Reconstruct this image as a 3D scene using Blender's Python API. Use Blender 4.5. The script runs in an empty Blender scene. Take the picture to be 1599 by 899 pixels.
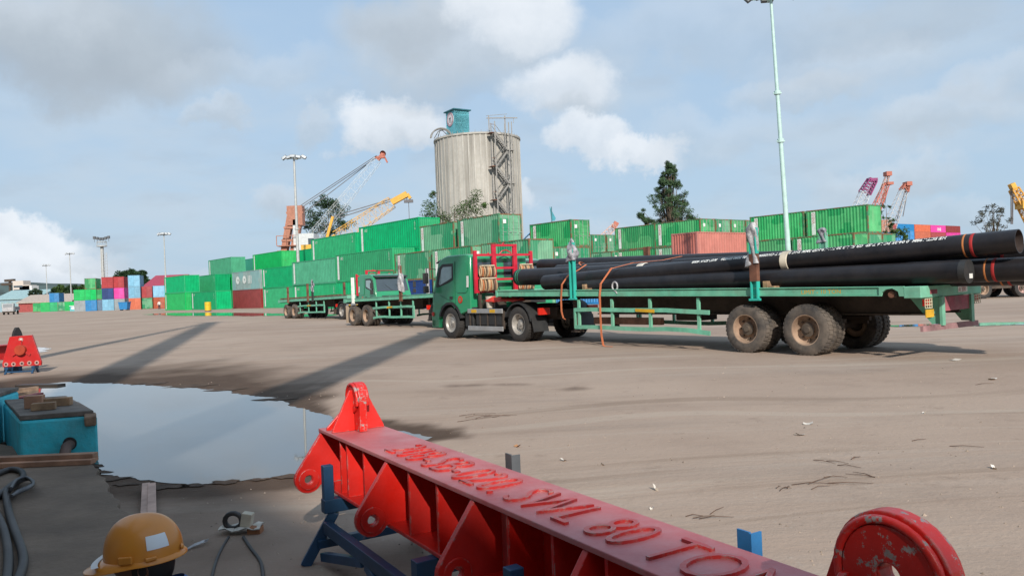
import bpy, math, random
from mathutils import Vector, Matrix, Quaternion
random.seed(7)
R = math.radians
sc = bpy.context.scene
COL = sc.collection

# ------------------------------------------------------------------ camera
FPX, CAMH, ROLL = 1230.0, 1.6, R(2.3)
CX, CY = 799.5, 448.5
cam_d = bpy.data.cameras.new("camera")
cam = bpy.data.objects.new("camera", cam_d); COL.objects.link(cam)
cam_d.sensor_width = 36.0
cam_d.lens = 36.0 * FPX / 1599.0
cam_d.clip_start = 0.05
cam_d.clip_end = 5000
cam.matrix_world = Matrix.Translation((0, 0, CAMH)) @ Matrix.Rotation(R(90 - 0.047), 4, 'X') @ Matrix.Rotation(-ROLL, 4, 'Z')
sc.camera = cam
_c, _s = math.cos(ROLL), math.sin(ROLL)

def uv(px, py):
    dx, dy = px - CX, py - CY
    return dx * _c - dy * _s, dx * _s + dy * _c
def at(px, py, Y):
    u, v = uv(px, py)
    return Vector((u / FPX * Y, Y, CAMH - v / FPX * Y))
def atz(px, py, z=0.0):
    u, v = uv(px, py)
    Y = (CAMH - z) * FPX / v
    return Vector((u / FPX * Y, Y, z))

# ------------------------------------------------------------------ sun, sky
SUN_EL = R(30)
AX, AY = -0.20, 0.98                      # way the shadows fall on the ground
n_ = math.hypot(AX, AY); AX /= n_; AY /= n_
ldir = Vector((AX * math.cos(SUN_EL), AY * math.cos(SUN_EL), -math.sin(SUN_EL)))
sd = bpy.data.lights.new("sun", 'SUN'); sd.energy = 4.9; sd.angle = R(0.9); sd.color = (1.0, 0.92, 0.82)
sun = bpy.data.objects.new("sun", sd); COL.objects.link(sun)
sun.rotation_mode = 'QUATERNION'; sun.rotation_quaternion = ldir.to_track_quat('-Z', 'Y')
sun.location = (20, -60, 60)

sc.view_settings.view_transform = 'Standard'
sc.view_settings.look = 'None'
sc.view_settings.gamma = 1.0
sc.view_settings.exposure = 0.0
sc.view_settings.use_curve_mapping = False
sc.cycles.max_bounces = 6
sc.cycles.diffuse_bounces = 3
sc.cycles.glossy_bounces = 3
sc.cycles.transmission_bounces = 4
sc.cycles.sample_clamp_indirect = 6

W = bpy.data.worlds.new("World"); sc.world = W; W.use_nodes = True
nt = W.node_tree; N = nt.nodes; LK = nt.links; N.clear()
def nd(t, **k):
    n = N.new(t)
    for a, b in k.items(): setattr(n, a, b)
    return n
def wmath(op, a, b=None, clamp=False):
    n = nd('ShaderNodeMath', operation=op, use_clamp=clamp)
    for i, x in enumerate((a, b)):
        if x is None: continue
        if isinstance(x, (int, float)): n.inputs[i].default_value = x
        else: LK.new(x, n.inputs[i])
    return n.outputs[0]
def wmix(fac, a, b):
    n = nd('ShaderNodeMix', data_type='RGBA')
    for i, x in ((0, fac), (6, a), (7, b)):
        if isinstance(x, (int, float)): n.inputs[i].default_value = x
        elif isinstance(x, tuple): n.inputs[i].default_value = (*x, 1)
        else: LK.new(x, n.inputs[i])
    return n.outputs[2]
def wramp(x, lo, hi):
    n = nd('ShaderNodeMapRange', interpolation_type='SMOOTHSTEP')
    LK.new(x, n.inputs[0]); n.inputs[1].default_value = lo; n.inputs[2].default_value = hi
    return n.outputs[0]
tc = nd('ShaderNodeTexCoord'); DIR = tc.outputs['Generated']
sky = nd('ShaderNodeTexSky', sky_type='NISHITA', sun_disc=False)
sky.sun_elevation = SUN_EL
sky.sun_rotation = math.atan2(-AX, -AY)
sky.altitude = 0; sky.air_density = 1.0; sky.dust_density = 2.0; sky.ozone_density = 1.5
skm = nd('ShaderNodeVectorMath', operation='SCALE'); LK.new(sky.outputs[0], skm.inputs[0]); skm.inputs['Scale'].default_value = 0.10
sep = nd('ShaderNodeSeparateXYZ'); LK.new(DIR, sep.inputs[0])
# thin veil of high cloud over the blue
zc = wmath('MAXIMUM', sep.outputs[2], 0.0)
veil_col = wmix(wramp(zc, 0.0, 0.42), (0.505, 0.675, 0.855), (0.46, 0.64, 0.86))
den = wmath('ADD', zc, 0.22)
cmb = nd('ShaderNodeCombineXYZ')
LK.new(wmath('DIVIDE', sep.outputs[0], den), cmb.inputs[0]); LK.new(wmath('DIVIDE', sep.outputs[1], den), cmb.inputs[1])
def wnoise(vec, scale, detail, rough=0.55, col=False):
    n = nd('ShaderNodeTexNoise'); LK.new(vec, n.inputs['Vector'])
    n.inputs['Scale'].default_value = scale; n.inputs['Detail'].default_value = detail; n.inputs['Roughness'].default_value = rough
    return n.outputs['Color' if col else 'Fac']
col = wmix(0.80, skm.outputs[0], veil_col)
f1 = wnoise(cmb.outputs[0], 1.3, 5)
col = wmix(wmath('MULTIPLY', wramp(f1, 0.40, 0.68), 0.65), col, (0.57, 0.67, 0.77))
f2 = wnoise(cmb.outputs[0], 2.7, 6)
col = wmix(wmath('MULTIPLY', wramp(f2, 0.50, 0.75), 0.35), col, (0.44, 0.51, 0.59))
# cumulus masses, each at its own direction in the sky
nz = nd('ShaderNodeVectorMath', operation='SUBTRACT'); LK.new(wnoise(DIR, 7.0, 7, 0.62, True), nz.inputs[0]); nz.inputs[1].default_value = (0.5, 0.5, 0.5)
nzs = nd('ShaderNodeVectorMath', operation='SCALE'); LK.new(nz.outputs[0], nzs.inputs[0]); nzs.inputs['Scale'].default_value = 0.155
dd = nd('ShaderNodeVectorMath', operation='ADD'); LK.new(DIR, dd.inputs[0]); LK.new(nzs.outputs[0], dd.inputs[1])
fine = wnoise(DIR, 11.0, 6)
def wdot(v, c):
    n = nd('ShaderNodeVectorMath', operation='DOT_PRODUCT'); LK.new(v, n.inputs[0]); n.inputs[1].default_value = c
    return n.outputs['Value']
def cloud(az, el, ra, re, hi, lo, strength, soft=0.75):
    """one cloud: azimuth / elevation of its middle and its half-extents, degrees"""
    global col
    a, e = R(az), R(el)
    c = Vector((math.sin(a) * math.cos(e), math.cos(a) * math.cos(e), math.sin(e)))
    r = Vector((math.cos(a), -math.sin(a), 0)); up = r.cross(c)
    if up.z < 0: up = -up
    x = wmath('MULTIPLY', wdot(dd.outputs[0], tuple(r)), 1 / math.sin(R(ra)))
    off = c.dot(up)
    y = wmath('MULTIPLY', wdot(dd.outputs[0], tuple(up)), 1 / math.sin(R(re)))
    d2 = wmath('ADD', wmath('MULTIPLY', x, x), wmath('MULTIPLY', y, y))
    front = wmath('GREATER_THAN', wdot(DIR, tuple(c)), 0.2)
    m = wmath('MULTIPLY', wramp(d2, 1.25, 1.25 - soft - 0.25), front)
    shade = wramp(wmath('ADD', wmath('MULTIPLY', y, 0.55), wmath('MULTIPLY', fine, 1.5)), 0.25, 1.25)
    cc = wmix(shade, lo, hi)
    col = wmix(wmath('MULTIPLY', m, strength), col, cc)
WHT, PAL, GRY, DRK = (0.87, 0.92, 0.98), (0.69, 0.76, 0.84), (0.50, 0.57, 0.64), (0.415, 0.475, 0.54)
def pxcloud(px, py, rx, ry, hi, lo, st, soft=0.75):
    u, v = uv(px, py)
    d = Vector((u, FPX, -v)).normalized()
    cloud(math.degrees(math.atan2(d.x, d.y)), math.degrees(math.asin(d.z)), math.degrees(rx / FPX), math.degrees(ry / FPX), hi, lo, st, soft)
for a in [(130, 55, 215, 92, GRY, DRK, .85, .9), (20, 10, 150, 60, PAL, GRY, .5, .9), (690, 60, 190, 85, PAL, GRY, .8, .9), (620, 30, 100, 60, GRY, DRK, .5, .9),
          (795, 14, 112, 58, WHT, PAL, .95, .65), (880, 135, 100, 60, WHT, PAL, .9, .75), (900, 175, 80, 25, PAL, GRY, .5, .9),
          (610, 190, 88, 52, WHT, PAL, .95, .68), (600, 222, 70, 20, PAL, GRY, .4, .9), (485, 200, 34, 22, PAL, GRY, .5, .9), (332, 182, 36, 24, PAL, GRY, .6, .9),
          (445, 302, 52, 28, PAL, GRY, .6, .9), (925, 222, 64, 36, WHT, PAL, .85, .6), (995, 246, 76, 28, WHT, PAL, .92, .68),
          (1245, 140, 115, 32, PAL, GRY, .55, .9), (1475, 180, 100, 42, PAL, GRY, .55, .9), (1400, 275, 110, 30, PAL, GRY, .45, .9), (1130, 215, 150, 40, PAL, GRY, .35, .95), (1330, 95, 150, 40, PAL, GRY, .4, .95), (380, 120, 140, 30, PAL, GRY, .3, .95), (1500, 330, 130, 24, PAL, GRY, .3, .9), (700, 150, 120, 30, GRY, DRK, .3, .95),
          (1560, 130, 70, 32, PAL, GRY, .45, .9), (1100, 45, 240, 70, PAL, GRY, .35, .9), (1400, 30, 160, 40, GRY, DRK, .35, .9),
          (818, 312, 30, 26, WHT, PAL, .6, .8), (10, 385, 95, 44, WHT, PAL, 1.0, .5), (75, 418, 115, 34, WHT, PAL, .9, .7), (150, 395, 60, 22, PAL, GRY, .6, .9),
          (330, 440, 160, 24, PAL, GRY, .4, .9), (1000, 345, 160, 22, PAL, GRY, .3, .9)]:
    pxcloud(*a)
# more of the same broken cloud round the rest of the sky
rc = random.Random(3)
for k in range(7):
    cloud(45 + k * 45 + rc.uniform(-10, 10), rc.uniform(12, 45), rc.uniform(9, 16), rc.uniform(4, 7), WHT if k % 2 else PAL, GRY, .75, .85)
bg = nd('ShaderNodeBackground'); LK.new(col, bg.inputs[0]); bg.inputs[1].default_value = 1.0
wo = nd('ShaderNodeOutputWorld'); LK.new(bg.outputs[0], wo.inputs[0])

# ------------------------------------------------------------------ materials
def mat(name, c, rough=0.6, metal=0.0, var=0.15, vs=3.0, rust=0.0, rc=(0.16, 0.065, 0.03), rs=2.2, streak=0.0, sc_=(0.2, 0.19, 0.17),
        rnd=0.0, bump=0.0, bs=30.0, blocks=0.0, bc=(0.0, 0.13, 0.05), dust=0.0, dc=(0.30, 0.25, 0.19), spec=0.5, coat=0.0):
    m = bpy.data.materials.new(name); m.use_nodes = True
    t = m.node_tree; n = t.nodes; l = t.links
    b = n['Principled BSDF']
    b.inputs['Roughness'].default_value = rough; b.inputs['Metallic'].default_value = metal
    b.inputs['Specular IOR Level'].default_value = spec
    if coat: b.inputs['Coat Weight'].default_value = coat; b.inputs['Coat Roughness'].default_value = 0.15
    tc = n.new('ShaderNodeTexCoord'); oi = n.new('ShaderNodeObjectInfo')
    ad = n.new('ShaderNodeVectorMath'); ad.operation = 'ADD'
    sl = n.new('ShaderNodeVectorMath'); sl.operation = 'SCALE'; sl.inputs['Scale'].default_value = 37.0
    cb = n.new('ShaderNodeCombineXYZ')
    for i in range(3): l.new(oi.outputs['Random'], cb.inputs[i])
    l.new(cb.outputs[0], sl.inputs[0]); l.new(tc.outputs['Object'], ad.inputs[0]); l.new(sl.outputs[0], ad.inputs[1])
    P = ad.outputs[0]
    def noise(vec, s, d=5, r=0.6):
        x = n.new('ShaderNodeTexNoise'); l.new(vec, x.inputs['Vector'])
        x.inputs['Scale'].default_value = s; x.inputs['Detail'].default_value = d; x.inputs['Roughness'].default_value = r
        return x.outputs['Fac']
    def rng(x, a, b_, c_=0.0, d_=1.0):
        y = n.new('ShaderNodeMapRange'); l.new(x, y.inputs[0])
        for i, q in enumerate((a, b_, c_, d_)): y.inputs[i + 1].default_value = q
        return y.outputs[0]
    def mx(f, a, b_, op='MIX'):
        y = n.new('ShaderNodeMix'); y.data_type = 'RGBA'; y.blend_type = op
        for i, q in ((0, f), (6, a), (7, b_)):
            if isinstance(q, (int, float)): y.inputs[i].default_value = q
            elif isinstance(q, tuple): y.inputs[i].default_value = (*q, 1)
            else: l.new(q, y.inputs[i])
        return y.outputs[2]
    f = noise(P, vs)
    lo = tuple(max(0, q * (1 - var * 1.6)) for q in c); hi = tuple(min(1, q * (1 + var * 1.6)) for q in c)
    col = mx(rng(f, 0.3, 0.7), lo, hi)
    if blocks:
        v = n.new('ShaderNodeTexVoronoi'); v.distance = 'CHEBYCHEV'; v.inputs['Scale'].default_value = 0.55; v.inputs['Randomness'].default_value = 0.8
        l.new(P, v.inputs['Vector'])
        sx = n.new('ShaderNodeSeparateColor'); l.new(v.outputs['Color'], sx.inputs[0])
        k = n.new('ShaderNodeMath'); k.operation = 'MULTIPLY'; k.inputs[1].default_value = blocks
        l.new(rng(sx.outputs[0], 0.55, 0.60), k.inputs[0])
        col = mx(k.outputs[0], col, bc)
    if streak:
        mp = n.new('ShaderNodeMapping'); mp.inputs['Scale'].default_value = (5, 5, 0.35); l.new(P, mp.inputs[0])
        k = n.new('ShaderNodeMath'); k.operation = 'MULTIPLY'; k.inputs[1].default_value = streak
        l.new(rng(noise(mp.outputs[0], 1.0, 6, 0.65), 0.5, 0.75), k.inputs[0])
        col = mx(k.outputs[0], col, sc_)
    if dust:
        k = n.new('ShaderNodeMath'); k.operation = 'MULTIPLY'; k.inputs[1].default_value = dust
        l.new(rng(noise(P, 2.6, 7, 0.7), 0.35, 0.7), k.inputs[0])
        col = mx(k.outputs[0], col, dc)
    if rust:
        r_ = rng(noise(P, rs, 9, 0.72), 0.72 - rust * 0.42, 0.80 - rust * 0.42)
        col = mx(r_, col, mx(noise(P, 14, 3), tuple(q * .55 for q in rc), tuple(q * 1.5 for q in rc)))
        l.new(rng(r_, 0, 1, rough, 0.85), b.inputs['Roughness'])
    if rnd:
        g = n.new('ShaderNodeHueSaturation'); l.new(col, g.inputs['Color'])
        l.new(rng(oi.outputs['Random'], 0, 1, 1 - rnd, 1 + rnd), g.inputs['Value'])
        h = n.new('ShaderNodeMath'); h.operation = 'FRACT'; q = n.new('ShaderNodeMath'); q.operation = 'MULTIPLY'; q.inputs[1].default_value = 7.31
        l.new(oi.outputs['Random'], q.inputs[0]); l.new(q.outputs[0], h.inputs[0])
        l.new(rng(h.outputs[0], 0, 1, 1 - rnd * .7, 1 + rnd * .4), g.inputs['Saturation'])
        col = g.outputs[0]
    l.new(col, b.inputs['Base Color'])
    if bump:
        bp = n.new('ShaderNodeBump'); bp.inputs['Strength'].default_value = bump; bp.inputs['Distance'].default_value = 0.02
        l.new(noise(P, bs, 6, 0.65), bp.inputs['Height']); l.new(bp.outputs[0], b.inputs['Normal'])
    return m

def glass(name, c, rough=0.08):
    m = mat(name, c, rough, 0.0, 0.1, 2.0, spec=0.8, coat=0.5)
    return m

# ------------------------------------------------------------------ mesh helpers
class MB:
    def __init__(s): s.V = []; s.F = []
    def add(s, v, f):
        o = len(s.V); s.V += [tuple(x) for x in v]; s.F += [[i + o for i in q] for q in f]; return s
    def hexa(s, p):   # 8 points: bottom 0-3 ccw, top 4-7
        return s.add(p, [(3, 2, 1, 0), (4, 5, 6, 7), (0, 1, 5, 4), (1, 2, 6, 5), (2, 3, 7, 6), (3, 0, 4, 7)])
    def box(s, x0, x1, y0, y1, z0, z1):
        return s.hexa([(x0, y0, z0), (x1, y0, z0), (x1, y1, z0), (x0, y1, z0), (x0, y0, z1), (x1, y0, z1), (x1, y1, z1), (x0, y1, z1)])
    def bar(s, p0, p1, w, h, up=(0, 0, 1)):
        p0, p1 = Vector(p0), Vector(p1); d = (p1 - p0).normalized(); up = Vector(up)
        if abs(d.dot(up)) > 0.97: up = Vector((0, 1, 0)) if abs(d.y) < 0.9 else Vector((1, 0, 0))
        a = d.cross(up).normalized(); b = a.cross(d).normalized()
        a *= w / 2; b *= h / 2
        return s.hexa([p0 - a - b, p1 - a - b, p1 + a - b, p0 + a - b, p0 - a + b, p1 - a + b, p1 + a + b, p0 + a + b])
    def tube(s, path, r, n=8, cap=True):
        path = [Vector(p) for p in path]; m = len(path)
        rr = r if isinstance(r, (list, tuple)) else [r] * m
        d0 = (path[1] - path[0]).normalized()
        a = d0.orthogonal().normalized()
        V = []; F = []
        for i, p in enumerate(path):
            if i == 0: d = path[1] - path[0]
            elif i == m - 1: d = path[-1] - path[-2]
            else: d = path[i + 1] - path[i - 1]
            d.normalize(); a = (a - d * a.dot(d)).normalized(); b = d.cross(a)
            for k in range(n):
                t = 2 * math.pi * k / n; V.append(p + (a * math.cos(t) + b * math.sin(t)) * rr[i])
        for i in range(m - 1):
            for k in range(n):
                k2 = (k + 1) % n
                F.append((i * n + k, i * n + k2, (i + 1) * n + k2, (i + 1) * n + k))
        if cap: F += [tuple(range(n))[::-1], tuple(range((m - 1) * n, m * n))]
        return s.add(V, F)
    def ribbon(s, path, w, th, side):
        path = [Vector(p) for p in path]; sd_ = Vector(side).normalized() * w / 2
        for i in range(len(path) - 1):
            d = path[i + 1] - path[i]; nrm = d.cross(sd_).normalized() * th / 2
            e = d * 0.04
            p, q = path[i] - e, path[i + 1] + e
            s.hexa([p - sd_ - nrm, q - sd_ - nrm, q + sd_ - nrm, p + sd_ - nrm, p - sd_ + nrm, q - sd_ + nrm, q + sd_ + nrm, p + sd_ + nrm])
        return s
    def prism(s, poly, fn, d0, d1):
        k = len(poly)
        V = [fn(u, v, d0) for u, v in poly] + [fn(u, v, d1) for u, v in poly]
        F = [tuple(range(k))[::-1], tuple(range(k, 2 * k))] + [(i, (i + 1) % k, k + (i + 1) % k, k + i) for i in range(k)]
        return s.add(V, F)
    def holed(s, poly, hole, fn, d0, d1):   # same number of points in both loops
        k = len(poly)
        V = [fn(u, v, d) for d in (d0, d1) for L_ in (poly, hole) for u, v in L_]
        F = []
        for i in range(k):
            j = (i + 1) % k
            F += [(i, k + i, k + j, j), (2 * k + i, 2 * k + j, 3 * k + j, 3 * k + i), (i, j, 2 * k + j, 2 * k + i), (k + i, 3 * k + i, 3 * k + j, k + j)]
        return s.add(V, F)
    def lathe(s, prof, n, o=(0, 0, 0), axis='Y', sy=1):
        V = []; F = []; m = len(prof)
        for r, h in prof:
            for k in range(n):
                t = 2 * math.pi * k / n; a, b = r * math.cos(t), r * math.sin(t)
                V.append({'Y': (o[0] + a, o[1] + h, o[2] + b), 'Z': (o[0] + a, o[1] + b, o[2] + h), 'X': (o[0] + h, o[1] + a, o[2] + b)}[axis])
        for i in range(m - 1):
            for k in range(n):
                k2 = (k + 1) % n
                F.append((i * n + k, (i + 1) * n + k, (i + 1) * n + k2, i * n + k2))
        return s.add(V, F)
    def disc(s, c, r, n, u, v):
        c, u, v = Vector(c), Vector(u), Vector(v)
        return s.add([c + u * r * math.cos(2 * math.pi * k / n) + v * r * math.sin(2 * math.pi * k / n) for k in range(n)], [tuple(range(n))])
    def xf(s, M_):
        s.V = [tuple(M_ @ Vector(v)) for v in s.V]; return s
    def mesh(s, name, m=None, smooth=None, fix=True):
        me = bpy.data.meshes.new(name); me.from_pydata(s.V, [], s.F)
        if m: me.materials.append(m)
        if fix:
            import bmesh
            b = bmesh.new(); b.from_mesh(me); bmesh.ops.recalc_face_normals(b, faces=b.faces); b.to_mesh(me); b.free()
        if smooth:
            me.shade_smooth(); me.set_sharp_from_angle(angle=R(smooth))
        me.update(); return me
    def build(s, name, m=None, parent=None, smooth=None, bevel=0, label=None, fix=True):
        o = bpy.data.objects.new(name, s.mesh(name, m, smooth, fix)); COL.objects.link(o)
        if parent: o.parent = parent
        if label: o['label'] = label
        if bevel:
            bv = o.modifiers.new("bevel", 'BEVEL'); bv.width = bevel; bv.segments = 2; bv.limit_method = 'ANGLE'; bv.angle_limit = R(40)
        return o

def inst(name, me, parent=None, loc=(0, 0, 0), rot=(0, 0, 0), m=None, label=None):
    o = bpy.data.objects.new(name, me); COL.objects.link(o)
    o.location = loc; o.rotation_euler = rot
    if parent: o.parent = parent
    if m:
        if not me.materials: me.materials.append(m)
        o.material_slots[0].link = 'OBJECT'; o.material_slots[0].material = m
    if label: o['label'] = label
    return o
def tag(o, label, cat, group=None):
    o['label'] = label; o['category'] = cat
    if group: o['group'] = group
    return o
def thing(name, label, cat, loc=(0, 0, 0), rz=0.0, group=None):
    o = bpy.data.objects.new(name, None); COL.objects.link(o); o.empty_display_size = 0.2
    o.location = loc; o.rotation_euler = (0, 0, rz)
    return tag(o, label, cat, group)
def struct(o): o['kind'] = 'structure'; return o
def copy_tree(o, parent=None):
    c = o.copy(); COL.objects.link(c)
    if parent: c.parent = parent
    for ch in list(o.children): copy_tree(ch, c)
    return c
def text_mesh(s, size, ext=0.0, align='LEFT', sx=1.0, off=0.0, res=2, spacing=1.0):
    cu = bpy.data.curves.new("lettering", 'FONT'); cu.body = s; cu.size = size; cu.extrude = ext; cu.align_x = align
    cu.offset = off; cu.resolution_u = res; cu.space_character = spacing
    o = bpy.data.objects.new("lettering", cu); COL.objects.link(o)
    dg = bpy.context.evaluated_depsgraph_get(); dg.update()
    me = bpy.data.meshes.new_from_object(o.evaluated_get(dg))
    bpy.data.objects.remove(o); bpy.data.curves.remove(cu)
    if sx != 1.0:
        for v in me.vertices: v.co.x *= sx
    me.materials.clear()
    return me
def frame_mat(o, x, y, z):   # columns = axes
    m = Matrix((x, y, z)).transposed().to_4x4(); m.translation = o; return m
def circ(r, n, a0=0.0, cx=0.0, cy=0.0, a1=None):
    if a1 is None: return [(cx + r * math.cos(a0 + 2 * math.pi * k / n), cy + r * math.sin(a0 + 2 * math.pi * k / n)) for k in range(n)]
    return [(cx + r * math.cos(a0 + (a1 - a0) * k / (n - 1)), cy + r * math.sin(a0 + (a1 - a0) * k / (n - 1))) for k in range(n)]
# ------------------------------------------------------------------ ground
def vnoise(x, y, seed=0):
    def h(i, j):
        q = math.sin(i * 127.1 + j * 311.7 + seed * 74.7) * 43758.5453
        return q - math.floor(q)
    i, j = math.floor(x), math.floor(y); fx, fy = x - i, y - j
    fx = fx * fx * (3 - 2 * fx); fy = fy * fy * (3 - 2 * fy)
    a = h(i, j) * (1 - fx) + h(i + 1, j) * fx; b = h(i, j + 1) * (1 - fx) + h(i + 1, j + 1) * fx
    return a * (1 - fy) + b * fy
def fbm(x, y, seed=0, o=4):
    t = 0; a = 0.5
    for k in range(o):
        t += a * vnoise(x, y, seed + k); x *= 2.03; y *= 2.03; a *= 0.5
    return t / (1 - 0.5 ** o)

def ground_mat():
    m = bpy.data.materials.new("yard_dirt"); m.use_nodes = True
    t = m.node_tree; n = t.nodes; l = t.links; b = n['Principled BSDF']
    b.inputs['Roughness'].default_value = 0.9; b.inputs['Specular IOR Level'].default_value = 0.25
    tc = n.new('ShaderNodeTexCoord'); P = tc.outputs['Object']
    def noise(vec, s, d=6, r=0.6):
        x = n.new('ShaderNodeTexNoise'); l.new(vec, x.inputs['Vector']); x.inputs['Scale'].default_value = s; x.inputs['Detail'].default_value = d; x.inputs['Roughness'].default_value = r
        return x.outputs['Fac']
    def rng(x, a, b_, c_=0.0, d_=1.0):
        y = n.new('ShaderNodeMapRange'); y.interpolation_type = 'SMOOTHSTEP'; l.new(x, y.inputs[0])
        for i, q in enumerate((a, b_, c_, d_)): y.inputs[i + 1].default_value = q
        return y.outputs[0]
    def mul(a, b_):
        y = n.new('ShaderNodeMath'); y.operation = 'MULTIPLY'; l.new(a, y.inputs[0])
        if isinstance(b_, (int, float)): y.inputs[1].default_value = b_
        else: l.new(b_, y.inputs[1])
        return y.outputs[0]
    def mx(f, a, b_):
        y = n.new('ShaderNodeMix'); y.data_type = 'RGBA'
        for i, q in ((0, f), (6, a), (7, b_)):
            if isinstance(q, (int, float)): y.inputs[i].default_value = q
            elif isinstance(q, tuple): y.inputs[i].default_value = (*q, 1)
            else: l.new(q, y.inputs[i])
        return y.outputs[2]
    def mapped(rz, s):
        y = n.new('ShaderNodeMapping'); y.inputs['Rotation'].default_value = (0, 0, rz); y.inputs['Scale'].default_value = s; l.new(P, y.inputs[0]); return y.outputs[0]
    col = mx(rng(noise(P, 0.12, 5), 0.35, 0.65), (0.333, 0.251, 0.198), (0.392, 0.304, 0.242))
    col = mx(mul(rng(noise(P, 0.55, 7, .65), 0.48, 0.75), 0.6), col, (0.262, 0.196, 0.154))
    # wheel tracks: long streaks, two headings
    for rz, k, c in ((R(-52), .6, (0.25, 0.185, 0.14)), (R(-68), .5, (0.275, 0.225, 0.19)), (R(28), .5, (0.42, 0.355, 0.30)), (R(-15), .45, (0.27, 0.20, 0.15))):
        st = noise(mapped(rz, (0.03, 0.55, 1.0)), 1.25, 8, .72)
        col = mx(mul(mul(rng(st, 0.50, 0.68), rng(noise(P, 0.16, 3), 0.38, 0.6)), k), col, c)
    wp = n.new('ShaderNodeTexNoise'); l.new(P, wp.inputs['Vector']); wp.inputs['Scale'].default_value = 0.07; wp.inputs['Detail'].default_value = 2
    wv = n.new('ShaderNodeVectorMath'); wv.operation = 'MULTIPLY_ADD'; l.new(wp.outputs['Color'], wv.inputs[0]); wv.inputs[1].default_value = (9, 9, 0); l.new(P, wv.inputs[2])
    for rz, k, c, th in ((R(35), .5, (0.225, 0.165, 0.122), .56), (R(-40), .45, (0.43, 0.36, 0.295), .57)):
        mp = n.new('ShaderNodeMapping'); mp.inputs['Rotation'].default_value = (0, 0, rz); mp.inputs['Scale'].default_value = (.05, 1.6, 1); l.new(wv.outputs[0], mp.inputs[0])
        col = mx(mul(rng(noise(mp.outputs[0], 1.0, 5, .6), th, th + .10), k), col, c)
    col = mx(mul(rng(noise(P, 2.1, 8, .72), 0.56, 0.72), 0.6), col, (0.235, 0.178, 0.138))
    col = mx(mul(rng(noise(P, 24, 6, .75), 0.56, 0.76), 0.35), col, (0.17, 0.135, 0.10))
    col = mx(mul(rng(noise(P, 16, 4, .6), 0.62, 0.72), 0.35), col, (0.43, 0.39, 0.335))
    at_ = n.new('ShaderNodeAttribute'); at_.attribute_name = 'wet'  # real damp, plus shade darkening painted on the soil near the trestle
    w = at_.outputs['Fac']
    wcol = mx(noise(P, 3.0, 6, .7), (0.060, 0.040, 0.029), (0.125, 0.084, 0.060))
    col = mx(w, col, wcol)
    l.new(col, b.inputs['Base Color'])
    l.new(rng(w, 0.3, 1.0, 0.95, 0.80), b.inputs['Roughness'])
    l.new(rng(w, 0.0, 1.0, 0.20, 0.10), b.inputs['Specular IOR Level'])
    bp = n.new('ShaderNodeBump'); bp.inputs['Strength'].default_value = 0.32; bp.inputs['Distance'].default_value = 0.03
    hh = n.new('ShaderNodeMath'); hh.operation = 'ADD'; l.new(noise(P, 3.5, 9, .72), hh.inputs[0]); l.new(noise(P, 14, 6, .7), hh.inputs[1])
    l.new(hh.outputs[0], bp.inputs['Height']); l.new(bp.outputs[0], b.inputs['Normal'])
    return m
GROUND = ground_mat()
def grid(name, x0, x1, y0, y1, z, nx, ny, wetf=None):
    V = [(x0 + (x1 - x0) * i / nx, y0 + (y1 - y0) * j / ny, z) for j in range(ny + 1) for i in range(nx + 1)]
    F = [(j * (nx + 1) + i, j * (nx + 1) + i + 1, (j + 1) * (nx + 1) + i + 1, (j + 1) * (nx + 1) + i) for j in range(ny) for i in range(nx)]
    me = bpy.data.meshes.new(name); me.from_pydata(V, [], F); me.materials.append(GROUND)
    a = me.attributes.new('wet', 'FLOAT', 'POINT')
    if wetf: a.data.foreach_set('value', [wetf(v[0], v[1]) for v in V])
    o = bpy.data.objects.new(name, me); COL.objects.link(o); return struct(o)
grid("ground", -2500, 2500, -400, 3500, 0.0, 10, 10)

# the big puddle: shore line given as points on the ground
PUD = [atz(*p) for p in [(40, 606), (64, 600), (100, 597.5), (150, 599.5), (210, 600.5), (270, 603), (330, 608), (380, 615), (420, 623), (455, 633), (490, 644), (520, 652),
                         (560, 660), (600, 668), (640, 676), (676, 683), (640, 692), (580, 705), (530, 722), (490, 742), (440, 745), (380, 750), (310, 757), (255, 757), (215, 752), (180, 744), (160, 735), (140, 715), (60, 690), (0, 660)]]
PUD2 = [(p.x, p.y) for p in PUD]
def sdist(x, y, poly):
    d = 1e9; ins = False; k = len(poly)
    for i in range(k):
        ax, ay = poly[i]; bx, by = poly[(i + 1) % k]
        ex, ey = bx - ax, by - ay; t = max(0, min(1, ((x - ax) * ex + (y - ay) * ey) / (ex * ex + ey * ey + 1e-12)))
        d = min(d, (x - ax - t * ex) ** 2 + (y - ay - t * ey) ** 2)
        if (ay > y) != (by > y) and x < (bx - ax) * (y - ay) / (by - ay) + ax: ins = not ins
    d = math.sqrt(d); return -d if ins else d
def wetf(x, y):
    d = sdist(x, y, PUD2)
    if d < -0.6: return 1.0
    nz = fbm(x * 0.9, y * 0.55, 5) - 0.5
    reach = 0.55 + 0.16 * max(0, y - 6)
    if y > 9: reach *= .55 + 1.5 * fbm(x * 0.33 + 9, y * .12, 11)
    if x > -3.6 and y > 7.5: reach *= max(.22, .8 - .25 * (x + 3.6))
    v = 1.0 - (d + nz * 1.6 * (0.4 + 0.08 * y)) / reach
    return max(0.0, min(1.0, v * 1.6))
BLOTS = []
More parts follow.
